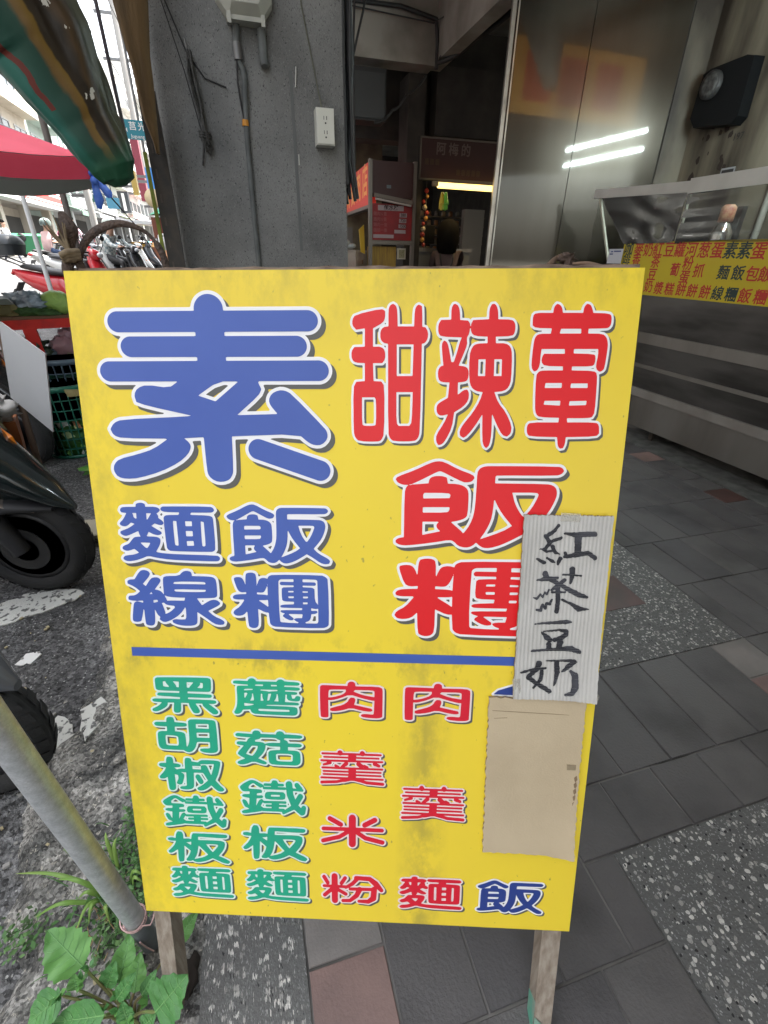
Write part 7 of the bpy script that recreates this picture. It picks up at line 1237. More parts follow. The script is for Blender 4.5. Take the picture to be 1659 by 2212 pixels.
# shop goods and awnings below the signs
rnd = random.Random(31)
AW = [((.12, .20, .15), 'dark green'), ((.35, .36, .36), 'grey'), ((.10, .10, .11), 'black'), ((.25, .33, .12), 'olive'), ((.40, .15, .12), 'brick red'), ((.2, .22, .24), 'slate')]
for i, (ya, yb) in enumerate(((46.5, 50.5), (52, 57.5), (58.5, 65), (66.5, 75), (77, 87), (89, 97))):
    c_, nm = AW[i]; z = zroad(ya) + 2.75; t = thing('shop_awning', nm + ' awning over a shop front across the street', 'awning', (XF + 1, ya, z))
    mb = MB(); mb.hexa([(XF + .03, ya, z + .55), (XF + 2.0, ya, z), (XF + 2.0, yb, z), (XF + .03, yb, z + .55)], [(XF + .03, ya, z + .62), (XF + 2.0, ya, z + .06), (XF + 2.0, yb, z + .06), (XF + .03, yb, z + .62)]); part(mb, 'sheet', mat('awning_' + nm.replace(' ', '_'), c_, .7), t)
    mb = MB(); mb.box((XF + 1.98, ya, z - .25), (XF + 2.02, yb, z + .05)); part(mb, 'valance', mat('awning_' + nm.replace(' ', '_')), t)
SIGN = [(44.2, 48.8, 4.2, 5.5, (.62, .66, .60), 'white shop sign with a pale green patch', 'h'), (50.0, 55.5, 4.3, 5.4, (.55, .60, .60), 'pale blue white shop sign above the awnings', 'h'), (58.5, 63.5, 4.2, 5.1, (.45, .47, .46), 'grey shop sign over the low grey house', 'h'), (68.5, 74, 4.3, 5.2, (.70, .70, .68), 'small white shop sign down the street', 'h')]
for ya, yb, za, zb_, c_, lab, o_ in SIGN:
    t = thing('shop_sign', lab, 'shop sign', (XF + .4, (ya + yb) / 2, za)); mb = MB(); mb.box((XF + .12, ya, za), (XF + .55, yb, zb_)); part(mb, 'panel', mat('sign_%d' % int(ya), c_, .4), t)
    mb = MB(); mb.box((XF + .55, ya + .1, za + .1), (XF + .57, yb - .1, zb_ - .1)); part(mb, 'face', mat('face_%d' % int(ya), tuple(min(.8, v * 1.15) for v in c_), .35, col2=(.5, .62, .42) if ya < 45 else None, scale=.5), t)
def vsign(x, y, z0, z1, w_, m, label, text=None, tm=None):
    t = thing('projecting_sign', label, 'sign', (x, y, z0)); mb = MB(); mb.box((x - w_ / 2, y - .12, z0), (x + w_ / 2, y + .12, z1)); part(mb, 'panel', m, t)
    mb = MB(); mb.box((x - w_ / 2 - .5, y - .03, z1 - .3), (x - w_ / 2, y + .03, z1 - .22)); mb.box((x - w_ / 2 - .5, y - .03, z0 + .2), (x - w_ / 2, y + .03, z0 + .28)); part(mb, 'bracket', m_gry, t)
    if text:
        n_ = len(text); step = (z1 - z0) / n_
        for i, ch in enumerate(text): text_mesh('sign_character', ch, min(w_, step) * .85, tm, lambda a, b_, i=i: (x + a, y - .125, z1 - step * (i + .5) + b_), t, bold=.03)
    return t
m_sw = mat('lettering_white', (.75, .75, .73), .5)
vsign(-3.68, 21.7, 2.45, 3.10, .34, mat('sign_blk', (.03, .035, .04), .4), 'black vertical sign with white lettering under the green tarpaulin tip', None, None)
mb = MB(); mb.box((-3.72, 21.57, 2.52), (-3.63, 21.58, 3.04)); tag(mb.build('sign_stripe', m_sw), 'white lettered strip on the black vertical sign', 'sign')
vsign(-5.5, 25.4, 3.02, 3.46, .50, mat('sign_dgreen', (.03, .12, .09), .4), 'small dark green square sign reading 所', '所', m_sw)
vsign(-3.25, 23.8, 3.0, 5.1, .26, mat('sign_maroon', (.22, .03, .05), .5), 'tall maroon vertical banner down the street')
vsign(-2.62, 21.85, 3.2, 3.85, .36, mat('sign_blue', (.05, .22, .55), .4), 'bright blue vertical sign beside the dark post')
vsign(-2.72, 24.0, 2.6, 3.3, .30, mat('sign_bluew', (.25, .40, .62), .4), 'pale blue and white vertical sign below the blue one')
vsign(-2.95, 19.9, 2.85, 3.5, .16, mat('sign_ochre', (.48, .34, .08), .5), 'narrow ochre vertical sign beside the maroon banner')
mb = MB(); mb.lathe([(.02, -.03), (.26, -.03), (.26, .03), (.02, .03)], (-2.35, 19.0, 2.72), 18, axis='y'); tag(mb.build('round_sign', mat('sign_cream', (.62, .50, .30), .5)), 'round cream shop sign above the roadside canopy', 'sign')
t = thing('cyan_sign', 'small cyan square sign hanging beside the blue ribbons', 'sign', (-1.82, 9.83, 1.8)); mb = MB(); mb.box((-1.93, 9.80, 1.80), (-1.74, 9.86, 1.95)); part(mb, 'panel', mat('sign_cyan', (.12, .42, .60), .4), t)
mb = MB(); mb.tube([(-1.835, 9.83, 1.95), (-1.83, 9.83, 2.6)], .006, 5); part(mb, 'cord', m_cab, t)
# teal road name sign on its own mast
t = thing('road_name_sign', 'teal road name sign with white Chinese characters and arrow', 'road sign', (-1.3, 11.95, zroad(12)))
sx0, sy0 = -1.755, 11.87; ex_ = (.9925, .1)
def rs(a, z, d=0): return (sx0 + a, sy0 + .11 * a - d, z)
mb = MB(); mb.hexa([rs(0, 3.055), rs(.85, 3.055), rs(.85, 3.345), rs(0, 3.345)], [rs(0, 3.055, -.03), rs(.85, 3.055, -.03), rs(.85, 3.345, -.03), rs(0, 3.345, -.03)]); part(mb, 'panel', mat('sign_teal', (.015, .21, .27), .4), t)
for i, ch in enumerate('莒光路'): text_mesh('sign_character', ch, .135, m_sw, lambda a, b_, i=i: rs(.155 + .155 * i + a, 3.245 + b_, .004), t, bold=.012)
text_mesh('sign_lettering', 'Juguang Rd.', .075, m_sw, lambda a, b_: rs(.10 + a, 3.10 + b_, .004), t, bold=.01, align='LEFT')
mb = MB(); mb.add([rs(.02, 3.19, .004), rs(.055, 3.155, .004), rs(.055, 3.225, .004)], [(0, 1, 2)]); part(mb, 'arrow', m_sw, t)
mb = MB(); mb.tube([(-.95, 12.1, zroad(12)), (-.95, 12.1, 6)], .05, 10); mb.tube([(-.95, 12.08, 3.2), (-1.5, 12.0, 3.2)], .02, 8); part(mb, 'mast', m_gry, t)
def pole(x, y, r, h_, m, label, cat='pole', top=None):
    mb = MB(); mb.tube([(x, y, zroad(y) - .05), (x, y, h_)], [r, r * .8], 12); o = mb.build('street_pole', m); tag(o, label, cat); return o
pole(-2.71, 8.58, .032, 7.5, mat('pole_white', (.55, .56, .56), .5), 'white street pole standing beside the red umbrella')
pole(-2.47, 8.55 + 1, .05, 7.5, mat('pole_brown', (.10, .085, .075), .6), 'dark brown pole just behind the white street pole')
pole(-1.73, 13.9, .03, 8, m_gry, 'thin grey lamp pole near the dark post')
pole(-4.9, 22, .12, 10, mat('pole_concrete', (.34, .33, .31), .8), 'concrete utility pole above the pale shop signs')
t = thing('utility_pole', 'utility pole with crossarms and transformer against the sky', 'utility pole', (-3.3, 30, 1.3))
mb = MB(); mb.tube([(-3.9, 30, 1.3), (-3.9, 30, 13.5)], [.16, .11], 12); part(mb, 'pole', mat('pole_concrete'), t)
for z in (8.7, 10.2, 12.6): mb = MB(); mb.box((-4.7, 29.95, z), (-3.1, 30.05, z + .1)); part(mb, 'crossarm', m_gry, t)
for k, (x, z) in enumerate(((-4.5, 11.3), (-4.2, 11.4))): mb = MB(); mb.lathe([(.16, 0), (.2, .05), (.2, .8), (.1, .9)], (x, 29.9, z), 12); part(mb, 'transformer', mat('transformer_grey', (.15, .17, .18), .5), t)
for k, (z, x) in enumerate(((8.8, -4.5), (8.8, -3.3), (10.3, -4.5), (10.3, -3.3), (12.7, -3.9))):
    mb = MB(); mb.tube([(x + .6, -5, z + .6), (x + .3, 12, z - .4), (x, 30, z), (x - .4, 60, z + .2), (x - .8, 110, z + 1)], .016, 5); tag(mb.build('overhead_wire', m_cab), ('low outer', 'low inner', 'middle outer', 'middle inner', 'topmost')[k] + ' overhead wire strung along the street from the utility pole', 'wire', 'overhead wires'); 
mb = MB(); mb.tube([(-3.9, 30, 12), (-2.6, 22, 8.5), (-1.6, 14, 5.4), (-1.1, 10, 4.0)], .03, 6); tag(mb.build('overhead_cable', m_cab), 'thicker black cable sloping across the sky gap', 'cable')
# wheelie bin, bollards, roadside canopy, far umbrella
t = thing('wheeled_bin', 'green four wheeled refuse bin across the road', 'bin', (-11.4, 35.1, zroad(35.1)))
zb = zroad(35.1); m_bin = mat('bin_green', (.04, .22, .10), .5)
mb = MB(); mb.loft([[(-11.95, 34.7, zb + .18), (-10.85, 34.85, zb + .18), (-10.85, 35.5, zb + .18), (-11.95, 35.4, zb + .18)], [(-12.12, 34.55, zb + 1.05), (-10.7, 34.75, zb + 1.05), (-10.7, 35.65, zb + 1.05), (-12.12, 35.5, zb + 1.05)]], smooth=False); part(mb, 'body', m_bin, t)
mb = MB(); mb.loft([[(-12.17, 34.5, zb + 1.06), (-10.65, 34.7, zb + 1.06), (-10.65, 35.7, zb + 1.06), (-12.17, 35.55, zb + 1.06)], [(-12.1, 34.6, zb + 1.18), (-10.7, 34.8, zb + 1.18), (-10.7, 35.6, zb + 1.2), (-12.1, 35.5, zb + 1.2)]], smooth=False); part(mb, 'lid', mat('bin_lid', (.05, .27, .13), .5), t)
mb = MB(); mb.lathe([(.01, -.01), (.22, -.01), (.22, .01), (.01, .01)], (-11.6, 34.6, zb + .98), 14, axis='y'); part(mb, 'round_opening', m_blk, t)
for x in (-11.8, -11.0): mb = MB(); mb.lathe([(.02, -.03), (.10, -.03), (.10, .03), (.02, .03)], (x, 34.9, zb + .10), 12, axis='y'); part(mb, 'castor', m_blk, t)
t = thing('traffic_bollard', 'white and orange striped traffic bollard near the dark post', 'bollard', (-.96, 8.0, zroad(8)))
zz = zroad(8)
for k in range(7): mb = MB(); mb.lathe([(.065, 0), (.068, .0), (.068, .165), (.065, .165)], (-.955, 7.95, zz + .08 + k * .165), 16); part(mb, 'band', mat('bollard_white', (.75, .73, .70), .5) if k % 2 == 0 else mat('bollard_orange', (.75, .38, .20), .5), t)
mb = MB(); mb.lathe([(.15, 0), (.15, .05), (.07, .08)], (-.955, 7.95, zz), 16); part(mb, 'foot', m_blk, t)
mb = MB(); mb.sphere((-.955, 7.95, zz + 1.245), .068, 12, 8, sz=(1, 1, .4)); part(mb, 'cap', m_wht, t)
t = thing('roadside_canopy', 'white topped roadside stall canopy down the street', 'canopy', (-3, 20.5, zroad(20)))
zc = zroad(20)
mb = MB(); mb.hexa([(-3.7, 19.6, 2.03), (-2.5, 19.6, 2.03), (-2.5, 22.2, 2.10), (-3.7, 22.2, 2.10)], [(-3.75, 19.6, 2.16), (-2.5, 19.6, 2.12), (-2.5, 22.2, 2.25), (-3.75, 22.2, 2.25)]); part(mb, 'roof', mat('canopy_white', (.70, .71, .70), .6), t)
for x, y in ((-3.65, 19.7), (-2.55, 19.7), (-3.65, 22.1), (-2.55, 22.1)): mb = MB(); mb.tube([(x, y, zc), (x, y, 2.05)], .03, 8); part(mb, 'post', m_gry, t)
mb = MB(); mb.box((-3.5, 20.2, zc + .3), (-2.9, 21.8, zc + 1.05)); tag(mb.build('yellow_crates', mat('crate_yellow', (.62, .36, .04), .6, col2=(.45, .25, .03), scale=5)), 'stacked yellow crates under the white canopy', 'crates')
mb = MB(); mb.box((-2.85, 20.2, zc + .3), (-2.6, 21.6, zc + .9)); tag(mb.build('orange_crate', mat('crate_orange', (.50, .18, .10), .6)), 'orange crate beside the yellow crates under the canopy', 'crate')
t = thing('green_umbrella', 'green market umbrella beside the lime batten down the street', 'umbrella', (-1.55, 14, zroad(14)))
rings = [[(-1.35 + r * math.cos(a), 14.0 + r * math.sin(a), z) for a in [math.pi / 4 * k for k in range(8)]] for r, z in ((.55, 1.98), (.3, 2.12), (.02, 2.2))]
mb = MB(); mb.loft(rings, smooth=False); part(mb, 'canopy', mat('umbrella_green', (.03, .32, .16), .6), t); mb = MB(); mb.tube([(-1.35, 14, zroad(14)), (-1.35, 14, 2.1)], .02, 6); part(mb, 'pole', m_gry, t)
mb = MB(); mb.box((-1.85, 13.8, 1.5), (-1.2, 14.3, 1.92)); tag(mb.build('brick_red_box', mat('box_brick', (.22, .07, .04), .7)), 'brick red box under the green umbrella', 'box')
# ------------------------------------------------------------------ green tarpaulin rolled up under the eaves
path = [(-1.05, 1.31, 2.36, .16), (-.74, 1.375, 2.02, .158), (-.46, 1.432, 1.72, .150), (-.417, 1.441, 1.674, .1428), (-.376, 1.452, 1.613, .1286), (-.341, 1.461, 1.542, .1105), (-.316, 1.466, 1.474, .0875), (-.293, 1.471, 1.417, .0653), (-.274, 1.475, 1.373, .0597), (-.258, 1.478, 1.340, .0514), (-.252, 1.479, 1.317, .0347), (-.251, 1.479, 1.303, .0116)]
m_tarp = mat('tarp_cloth', (1, 1, 1), .5, bump=.35, bscale=14)
n, b, L = nodes_of(m_tarp)
tcn = n.nodes.new('ShaderNodeTexCoord'); sp_ = n.nodes.new('ShaderNodeSeparateXYZ'); L(tcn.outputs['UV'], sp_.inputs[0])
nz = n.nodes.new('ShaderNodeTexNoise'); nz.inputs['Scale'].default_value = 14; nz.inputs['Detail'].default_value = 9; L(tcn.outputs['Object'], nz.inputs[0])
def mth(op, a, c):
    q = n.nodes.new('ShaderNodeMath'); q.operation = op
    for k_, v_ in enumerate((a, c)):
        if isinstance(v_, (int, float)): q.inputs[k_].default_value = v_
        else: L(v_, q.inputs[k_])
    return q.outputs[0]
uu = mth('ADD', mth('ADD', sp_.outputs[0], mth('MULTIPLY', mth('SUBTRACT', nz.outputs[0], .5), .16)), mth('MULTIPLY', sp_.outputs[1], .13))
rp = n.nodes.new('ShaderNodeValToRGB'); L(uu, rp.inputs[0]); el = rp.color_ramp.elements; rp.color_ramp.interpolation = 'LINEAR'
SEQ = [(0, (.05, .055, .025)), (.23, (.045, .048, .022)), (.26, (.022, .014, .007)), (.33, (.075, .042, .015)), (.37, (.018, .012, .006)), (.46, (.03, .018, .008)), (.475, (.19, .11, .015)), (.54, (.14, .075, .012)), (.57, (.006, .045, .028)), (.70, (.008, .06, .04)), (.78, (.02, .13, .10)), (1, (.012, .09, .065))]
el[0].position = 0; el[0].color = (*SEQ[0][1], 1); el[1].position = 1; el[1].color = (*SEQ[-1][1], 1)
for p_, c_ in SEQ[1:-1]: q_ = el.new(p_); q_.color = (*c_, 1)
# towards the tip everything turns green; red flash and bright sky through holes, put in as pale specks
fd = n.nodes.new('ShaderNodeMapRange'); fd.inputs['From Min'].default_value = .62; fd.inputs['From Max'].default_value = .76; L(mth('ADD', sp_.outputs[1], mth('MULTIPLY', mth('SUBTRACT', nz.outputs[0], .5), .2)), fd.inputs[0])
g2 = n.nodes.new('ShaderNodeMix'); g2.data_type = 'RGBA'; L(fd.outputs[0], g2.inputs[0]); L(rp.outputs[0], g2.inputs[6]); g2.inputs[7].default_value = (.010, .075, .035, 1)
rd = mth('MULTIPLY', mth('LESS_THAN', mth('ABSOLUTE', mth('SUBTRACT', uu, .735), 0), .022), mth('LESS_THAN', mth('ABSOLUTE', mth('SUBTRACT', sp_.outputs[1], .36), 0), .14))
g3 = n.nodes.new('ShaderNodeMix'); g3.data_type = 'RGBA'; L(rd, g3.inputs[0]); L(g2.outputs[2], g3.inputs[6]); g3.inputs[7].default_value = (.13, .018, .010, 1)
nw = n.nodes.new('ShaderNodeTexNoise'); nw.inputs['Scale'].default_value = 42; nw.inputs['Detail'].default_value = 4; mpw = n.nodes.new('ShaderNodeMapping'); mpw.inputs['Scale'].default_value = (1, 1, .6); L(tcn.outputs['Object'], mpw.inputs[0]); L(mpw.outputs[0], nw.inputs[0])
hl = mth('MULTIPLY', mth('GREATER_THAN', nw.outputs[0], .66), mth('MULTIPLY', mth('LESS_THAN', mth('ABSOLUTE', mth('SUBTRACT', uu, .39), 0), .09), mth('LESS_THAN', sp_.outputs[1], .68)))
g4 = n.nodes.new('ShaderNodeMix'); g4.data_type = 'RGBA'; L(hl, g4.inputs[0]); L(g3.outputs[2], g4.inputs[6]); g4.inputs[7].default_value = (.62, .60, .52, 1); L(g4.outputs[2], b.inputs['Base Color'])
m_tt = mat('tarp_tatter', (.62, .60, .52), .8)
t = thing('rolled_tarpaulin', 'dark green tarpaulin rolled up with ochre and red stripes, hanging at top left', 'tarpaulin', (-.25, 1.48, 1.3))
P3 = [Vector(p[:3]) for p in path]; NA = 48; sub = 8; rings = []
for i in range(len(path) - 1):
    for k in range(sub):
        q = k / sub; c = P3[i].lerp(P3[i + 1], q); r = path[i][3] + (path[i + 1][3] - path[i][3]) * q
        ax = (P3[min(i + 1, len(P3) - 1)] - P3[max(i - 1, 0)]).normalized(); s_ = ax.cross(Vector((0, 1, 0))).normalized(); u_ = s_.cross(ax)
        ring_ = []
        for j in range(NA):
            a = 2 * math.pi * j / NA; fold = 1 + .13 * _n.noise(Vector((math.cos(a) * 2.2, math.sin(a) * 2.2, ((i - 2) * sub + k) * .06))) + .07 * _n.noise(Vector((math.cos(a) * 5, math.sin(a) * 5, ((i - 2) * sub + k) * .09))) + .02 * math.sin(a * 9 + ((i - 2) * sub + k) * .12)
            ring_.append(c + (s_ * math.cos(a) + u_ * math.sin(a) * .75) * r * fold)
        rings.append(ring_)
n_r = len(rings) - 2 * sub; mb = MB(); mb.loft(rings, 0, True)
cl = mb.build('cloth', m_tarp, t, world=True)
uv = cl.data.uv_layers.new(name='uv')
for p_ in cl.data.polygons:
    for li in p_.loop_indices:
        vi = cl.data.loops[li].vertex_index; i_, j_ = divmod(vi, NA); i_ = max(0, i_ - 2 * sub); a_ = 360 * j_ / NA
        if a_ > 180: a_ = 360 - a_
        uv.data[li].uv = (a_ / 180, i_ / n_r)
mb = MB(); mb.tube([(-.242, 1.60, 1.90), (-.2415, 1.60, 1.659), (-.236, 1.60, 1.40)], .0045, 8); tag(mb.build('tarp_pole', mat('mauve_pole', (.10, .085, .10), .5)), 'thin mauve pole dropping behind the rolled tarpaulin', 'pole')
# ------------------------------------------------------------------ red parasol over the vegetable table
m_rp = mat('parasol_red', (.84, .07, .13), .7, col2=(.76, .05, .10), scale=5, bump=.1); m_gp = mat('parasol_lining', (.24, .28, .26), .8)
for m_, c_ in ((m_rp, (.7, .12, .14)), (m_gp, (.35, .36, .35))):
    n, b, L = nodes_of(m_); tl_ = n.nodes.new('ShaderNodeBsdfTranslucent'); tl_.inputs[0].default_value = (*c_, 1); ms = n.nodes.new('ShaderNodeMixShader'); ms.inputs[0].default_value = .3 if m_ is m_rp else .06; L(b.outputs[0], ms.inputs[1]); L(tl_.outputs[0], ms.inputs[2]); L(ms.outputs[0], n.nodes['Material Output'].inputs[0])
t = thing('red_parasol', 'red market parasol with grey lining over the vegetable table', 'parasol', (-1.95, 3.55, 0))
cor = [(-.655, 3.12, 1.575), (-.86, 4.20, 1.645), (-1.9, 4.85, 1.66), (-3.0, 4.5, 1.66), (-3.2, 3.2, 1.62), (-2.5, 2.35, 1.585), (-1.35, 2.28, 1.585)]; apx = (-1.95, 3.55, 2.08)
for i in range(len(cor)):
    a, b_ = Vector(cor[i]), Vector(cor[(i + 1) % len(cor)]); A_ = Vector(apx); mb = MB(); G_ = 8; vs = []
    for u_ in range(G_ + 1):
        for v_ in range(G_ + 1):
            e = a.lerp(b_, v_ / G_); p_ = A_.lerp(e, u_ / G_); sagz = -.05 * math.sin(math.pi * v_ / G_) * (u_ / G_) - .03 * math.sin(math.pi * u_ / G_); vs.append(p_ + Vector((0, 0, sagz)))
    fs = [(u_ * 9 + v_, u_ * 9 + v_ + 1, (u_ + 1) * 9 + v_ + 1, (u_ + 1) * 9 + v_) for u_ in range(8) for v_ in range(8)]
    mb.add([v + Vector((0, 0, .004)) for v in vs], fs, 0, True); mb.add(vs, [tuple(reversed(f)) for f in fs], 1, True)
    ed = [vs[8 * 9 + v_] for v_ in range(9)]; out_ = ((a + b_) / 2 - A_); out_.z = 0; out_.normalize()
    for off, mi in ((.004, 0), (0, 1)):
        mb.add([e + out_ * off for e in ed] + [e + out_ * (off + .008) + Vector((0, 0, -.088)) for e in ed], [(k, k + 1, k + 10, k + 9) for k in range(8)], mi)
    mb.build('canopy_panel', [m_rp, m_gp], t, world=True)
    mb = MB(); mb.tube([A_ - Vector((0, 0, .03)), a - Vector((0, 0, .02))], .008, 6); mb.build('rib', m_gry, t, world=True)
mb = MB(); mb.tube([(-1.95, 3.55, 0), (-1.95, 3.55, 2.1)], .022, 10); mb.build('pole', m_gry, t, world=True)
mb = MB(); edge_ = [Vector(cor[0]) + Vector((.012, 0, .0)), Vector(cor[0]) + Vector((.014, 0, -.085))]; mb.tube(edge_, .004, 6); mb.build('edge_piping', mat('piping_grey', (.42, .36, .30), .7), t, world=True)
# blue ribbon knot and guy line
t = thing('blue_ribbons', 'bright blue cloth strips knotted to the corner of the red parasol', 'ribbon', (-.64, 3.1, 1.45))
m_blu = mat('ribbon_blue', (.03, .11, .48), .6, col2=(.10, .20, .60), scale=30)
def ribbon(mb, pts, w_, th=.003, mi=0, nrm=(0, -1, 0)):
    N_ = Vector(nrm); P_ = [Vector(p) for p in pts]; rr = []
    if isinstance(w_, (list, tuple)) and len(w_) != len(P_):
        w_ = [float(v) for v in np.interp(np.linspace(0, 1, len(P_)), np.linspace(0, 1, len(w_)), w_)]
    for i, p in enumerate(P_):
        tg = (P_[min(i + 1, len(P_) - 1)] - P_[max(i - 1, 0)]).normalized(); sd_ = tg.cross(N_); sd_ = sd_.normalized() if sd_.length > 1e-4 else Vector((1, 0, 0))
        w2 = w_[i] if isinstance(w_, (list, tuple)) else w_; nn_ = sd_.cross(tg)
        rr.append([p - sd_ * w2 / 2 - nn_ * th / 2, p + sd_ * w2 / 2 - nn_ * th / 2, p + sd_ * w2 / 2 + nn_ * th / 2, p - sd_ * w2 / 2 + nn_ * th / 2])
    return mb.loft(rr)
mb = MB(); ribbon(mb, [(-.648, 3.11, 1.57), (-.635, 3.10, 1.52), (-.645, 3.10, 1.46), (-.640, 3.09, 1.40), (-.648, 3.09, 1.36)], [.02, .035, .03, .045, .02]); mb.build('strip', m_blu, t, world=True)
mb = MB(); ribbon(mb, [(-.640, 3.10, 1.48), (-.610, 3.10, 1.455), (-.590, 3.09, 1.425), (-.585, 3.09, 1.41)], [.02, .035, .04, .02]); mb.build('strip', m_blu, t, world=True)
mb = MB(); ribbon(mb, [(-.655, 3.10, 1.56), (-.63, 3.095, 1.535), (-.652, 3.09, 1.51), (-.66, 3.10, 1.50)], [.015, .018, .018, .01]); mb.build('strip', m_blu, t, world=True)
mb = MB(); mb.sphere((-.643, 3.09, 1.478), .018, 10, 6); mb.build('knot', m_blu, t, world=True)
cable([(-.648, 3.10, 1.50), (-.653, 4.149, 1.322), (-.66, 5.6, .95)], .004, 'dark guy line slanting down from the red parasol corner', None)

# ------------------------------------------------------------------ vegetable table
m_redp = mat('red_enamel', (.68, .022, .014), .45, col2=(.48, .016, .012), scale=12, lo=.45, hi=.7)
TA, TB_ = Vector((-2.05, 3.73, .775)), Vector((-.80, 4.17, .725)); dT = (TB_ - TA).normalized(); bT = Vector((-dT.y, dT.x, 0))
def tp(s, b_, z): P_ = TA + dT * s + bT * b_; return (P_.x, P_.y, z)
def bar(mb, p, q, w_, h_):
    P_, Q_ = Vector(p), Vector(q); d_ = (Q_ - P_).normalized(); a_ = d_.cross(Vector((0, 0, 1))); a_ = a_.normalized() if a_.length > .1 else bT.copy(); u_ = a_.cross(d_)
    r_ = lambda c: [c + a_ * w_ / 2 * i + u_ * h_ / 2 * j for i, j in ((-1, -1), (1, -1), (1, 1), (-1, 1))]; mb.hexa(r_(P_), r_(Q_))
t = thing('vegetable_table', 'red painted wooden table with a lower shelf for vegetables', 'table', tuple(tp(.6, .3, 0)))
mb = MB(); mb.hexa([tp(0, 0, .755), tp(1.33, 0, .755), tp(1.33, .62, .755), tp(0, .62, .755)], [tp(0, 0, .775), tp(1.33, 0, .775), tp(1.33, .62, .775), tp(0, .62, .775)]); part(mb, 'table_top', mat('table_brown', (.16, .09, .05), .8), t)
for b_ in (0, .6): mb = MB(); bar(mb, tp(0, b_, .725), tp(1.33, b_, .725), .04, .06); part(mb, 'rail', m_redp, t)
for b_ in (0, .6): mb = MB(); bar(mb, tp(0, b_, .40), tp(1.33, b_, .40), .04, .09); part(mb, 'lower_rail', m_redp, t)
for s_ in (.03, .635, 1.30):
    for b_ in (0, .6): mb = MB(); bar(mb, tp(s_, b_, .70), tp(s_ + (.05 if s_ == .635 else 0), b_, 0), .05, .075); part(mb, 'leg', m_redp, t)
mb = MB(); mb.hexa([tp(0, .02, .43), tp(1.33, .02, .43), tp(1.33, .6, .43), tp(0, .6, .43)], [tp(0, .02, .445), tp(1.33, .02, .445), tp(1.33, .6, .445), tp(0, .6, .445)]); part(mb, 'shelf', mat('table_brown'), t)
t = thing('cardboard_tray', 'tan cardboard tray on the left end of the vegetable table', 'tray', tuple(tp(.36, .15, .775)))
m_tray = mat('tray_card', (.34, .28, .13), .8, col2=(.25, .2, .08), scale=9)
mb = MB(); mb.hexa([tp(.15, .05, .777), tp(.645, .05, .777), tp(.645, .35, .777), tp(.15, .35, .777)], [tp(.13, .03, .85), tp(.60, .03, .85), tp(.60, .37, .85), tp(.13, .37, .85)]); part(mb, 'tray', m_tray, t)
mb = MB(); mb.hexa([tp(.10, .0, .852), tp(.60, .0, .852), tp(.61, .38, .852), tp(.10, .38, .852)], [tp(.13, .02, .885), tp(.57, .02, .885), tp(.58, .36, .885), tp(.13, .36, .885)]); part(mb, 'lid', mat('tray_grey', (.15, .16, .14), .7), t)
mb = MB(); mb.hexa([tp(.43, .027, .79), tp(.57, .027, .79), tp(.57, .024, .79), tp(.43, .024, .79)], [tp(.43, .022, .84), tp(.57, .022, .84), tp(.57, .019, .84), tp(.43, .019, .84)]); part(mb, 'window_flap', mat('tray_dark', (.13, .11, .045), .8), t)
def lump(mb, c, r, sz=(1, 1, 1), amp=.25, f=3, mi=0, n=18, k=12, seed=0):
    rr = []
    for i in range(k + 1):
        th = math.pi * i / k; ring_ = []
        for j in range(n):
            a = 2 * math.pi * j / n; d = Vector((math.sin(th) * math.cos(a), math.sin(th) * math.sin(a), -math.cos(th)))
            q = r * (1 + amp * _n.noise(d * f + Vector((seed, seed * 2, 0))) * 1.6); ring_.append((c[0] + d.x * q * sz[0], c[1] + d.y * q * sz[1], c[2] + d.z * q * sz[2]))
        rr.append(ring_)
    return mb.loft(rr, mi)
m_bag = mat('plastic_bag_blue', (.42, .48, .55), .25, col2=(.25, .30, .36), scale=22, bump=.9, bscale=30)
mb = MB(); lump(mb, tp(.70, .12, .845), .09, (1.2, 1, .75), .45, 4, 0, 26, 16, 3); lump(mb, tp(.62, .2, .885), .06, (1.4, .8, .5), .5, 5, 0, 20, 12, 5); tag(mb.build('vegetable_bag', m_bag), 'crumpled blue grey plastic bag lying on the vegetable table', 'bag')
mb = MB(); lump(mb, tp(.66, .06, .80), .055, (1.6, 1, .6), .4, 5, 0, 20, 12, 8); lump(mb, tp(.76, .04, .79), .05, (1.8, 1, .5), .4, 5, 0, 20, 12, 9); tag(mb.build('dark_greens', mat('dark_leaf', (.025, .07, .015), .6, col2=(.06, .14, .03), scale=30, bump=.6)), 'dark green leafy vegetables under the plastic bag', 'vegetables')
mb = MB()
for k in range(7): a = k * .9; lump(mb, (tp(.845, .10, .85)[0] + .02 * math.cos(a), tp(.845, .10, .85)[1] + .02 * math.sin(a), .845 + .004 * k), .078 - .003 * k, (1.05, 1, .95), .10, 1.6, k % 2, 20, 12, k * 7)
tag(mb.build('cabbage', [mat('cabbage_light', (.46, .66, .18), .5, col2=(.24, .42, .08), scale=14), mat('cabbage_mid', (.36, .56, .13), .5)]), 'pale green cabbage on the vegetable table against the yellow board', 'cabbage')
mb = MB(); lump(mb, tp(.57, .08, .54), .10, (1.4, .9, .75), .6, 6, 0, 24, 14, 11); tag(mb.build('herb_bunch', mat('herb_dark', (.02, .04, .018), .7, col2=(.10, .13, .08), scale=40, bump=1)), 'bunch of dark herbs on the lower shelf of the red table', 'vegetables')
t = thing('pink_bag', 'translucent pink plastic bag of vegetables on the lower shelf', 'bag', tuple(tp(.88, .1, .45)))
mb = MB(); lump(mb, tp(.83, .05, .545), .095, (1.1, .9, 1.0), .22, 3, 0, 24, 16, 14); lump(mb, tp(.85, .05, .635), .06, (1, .8, .8), .4, 4, 0, 20, 12, 15); part(mb, 'film', mat('pink_film', (.42, .22, .25), .3, alpha=.75, bump=.8, bscale=24), t)
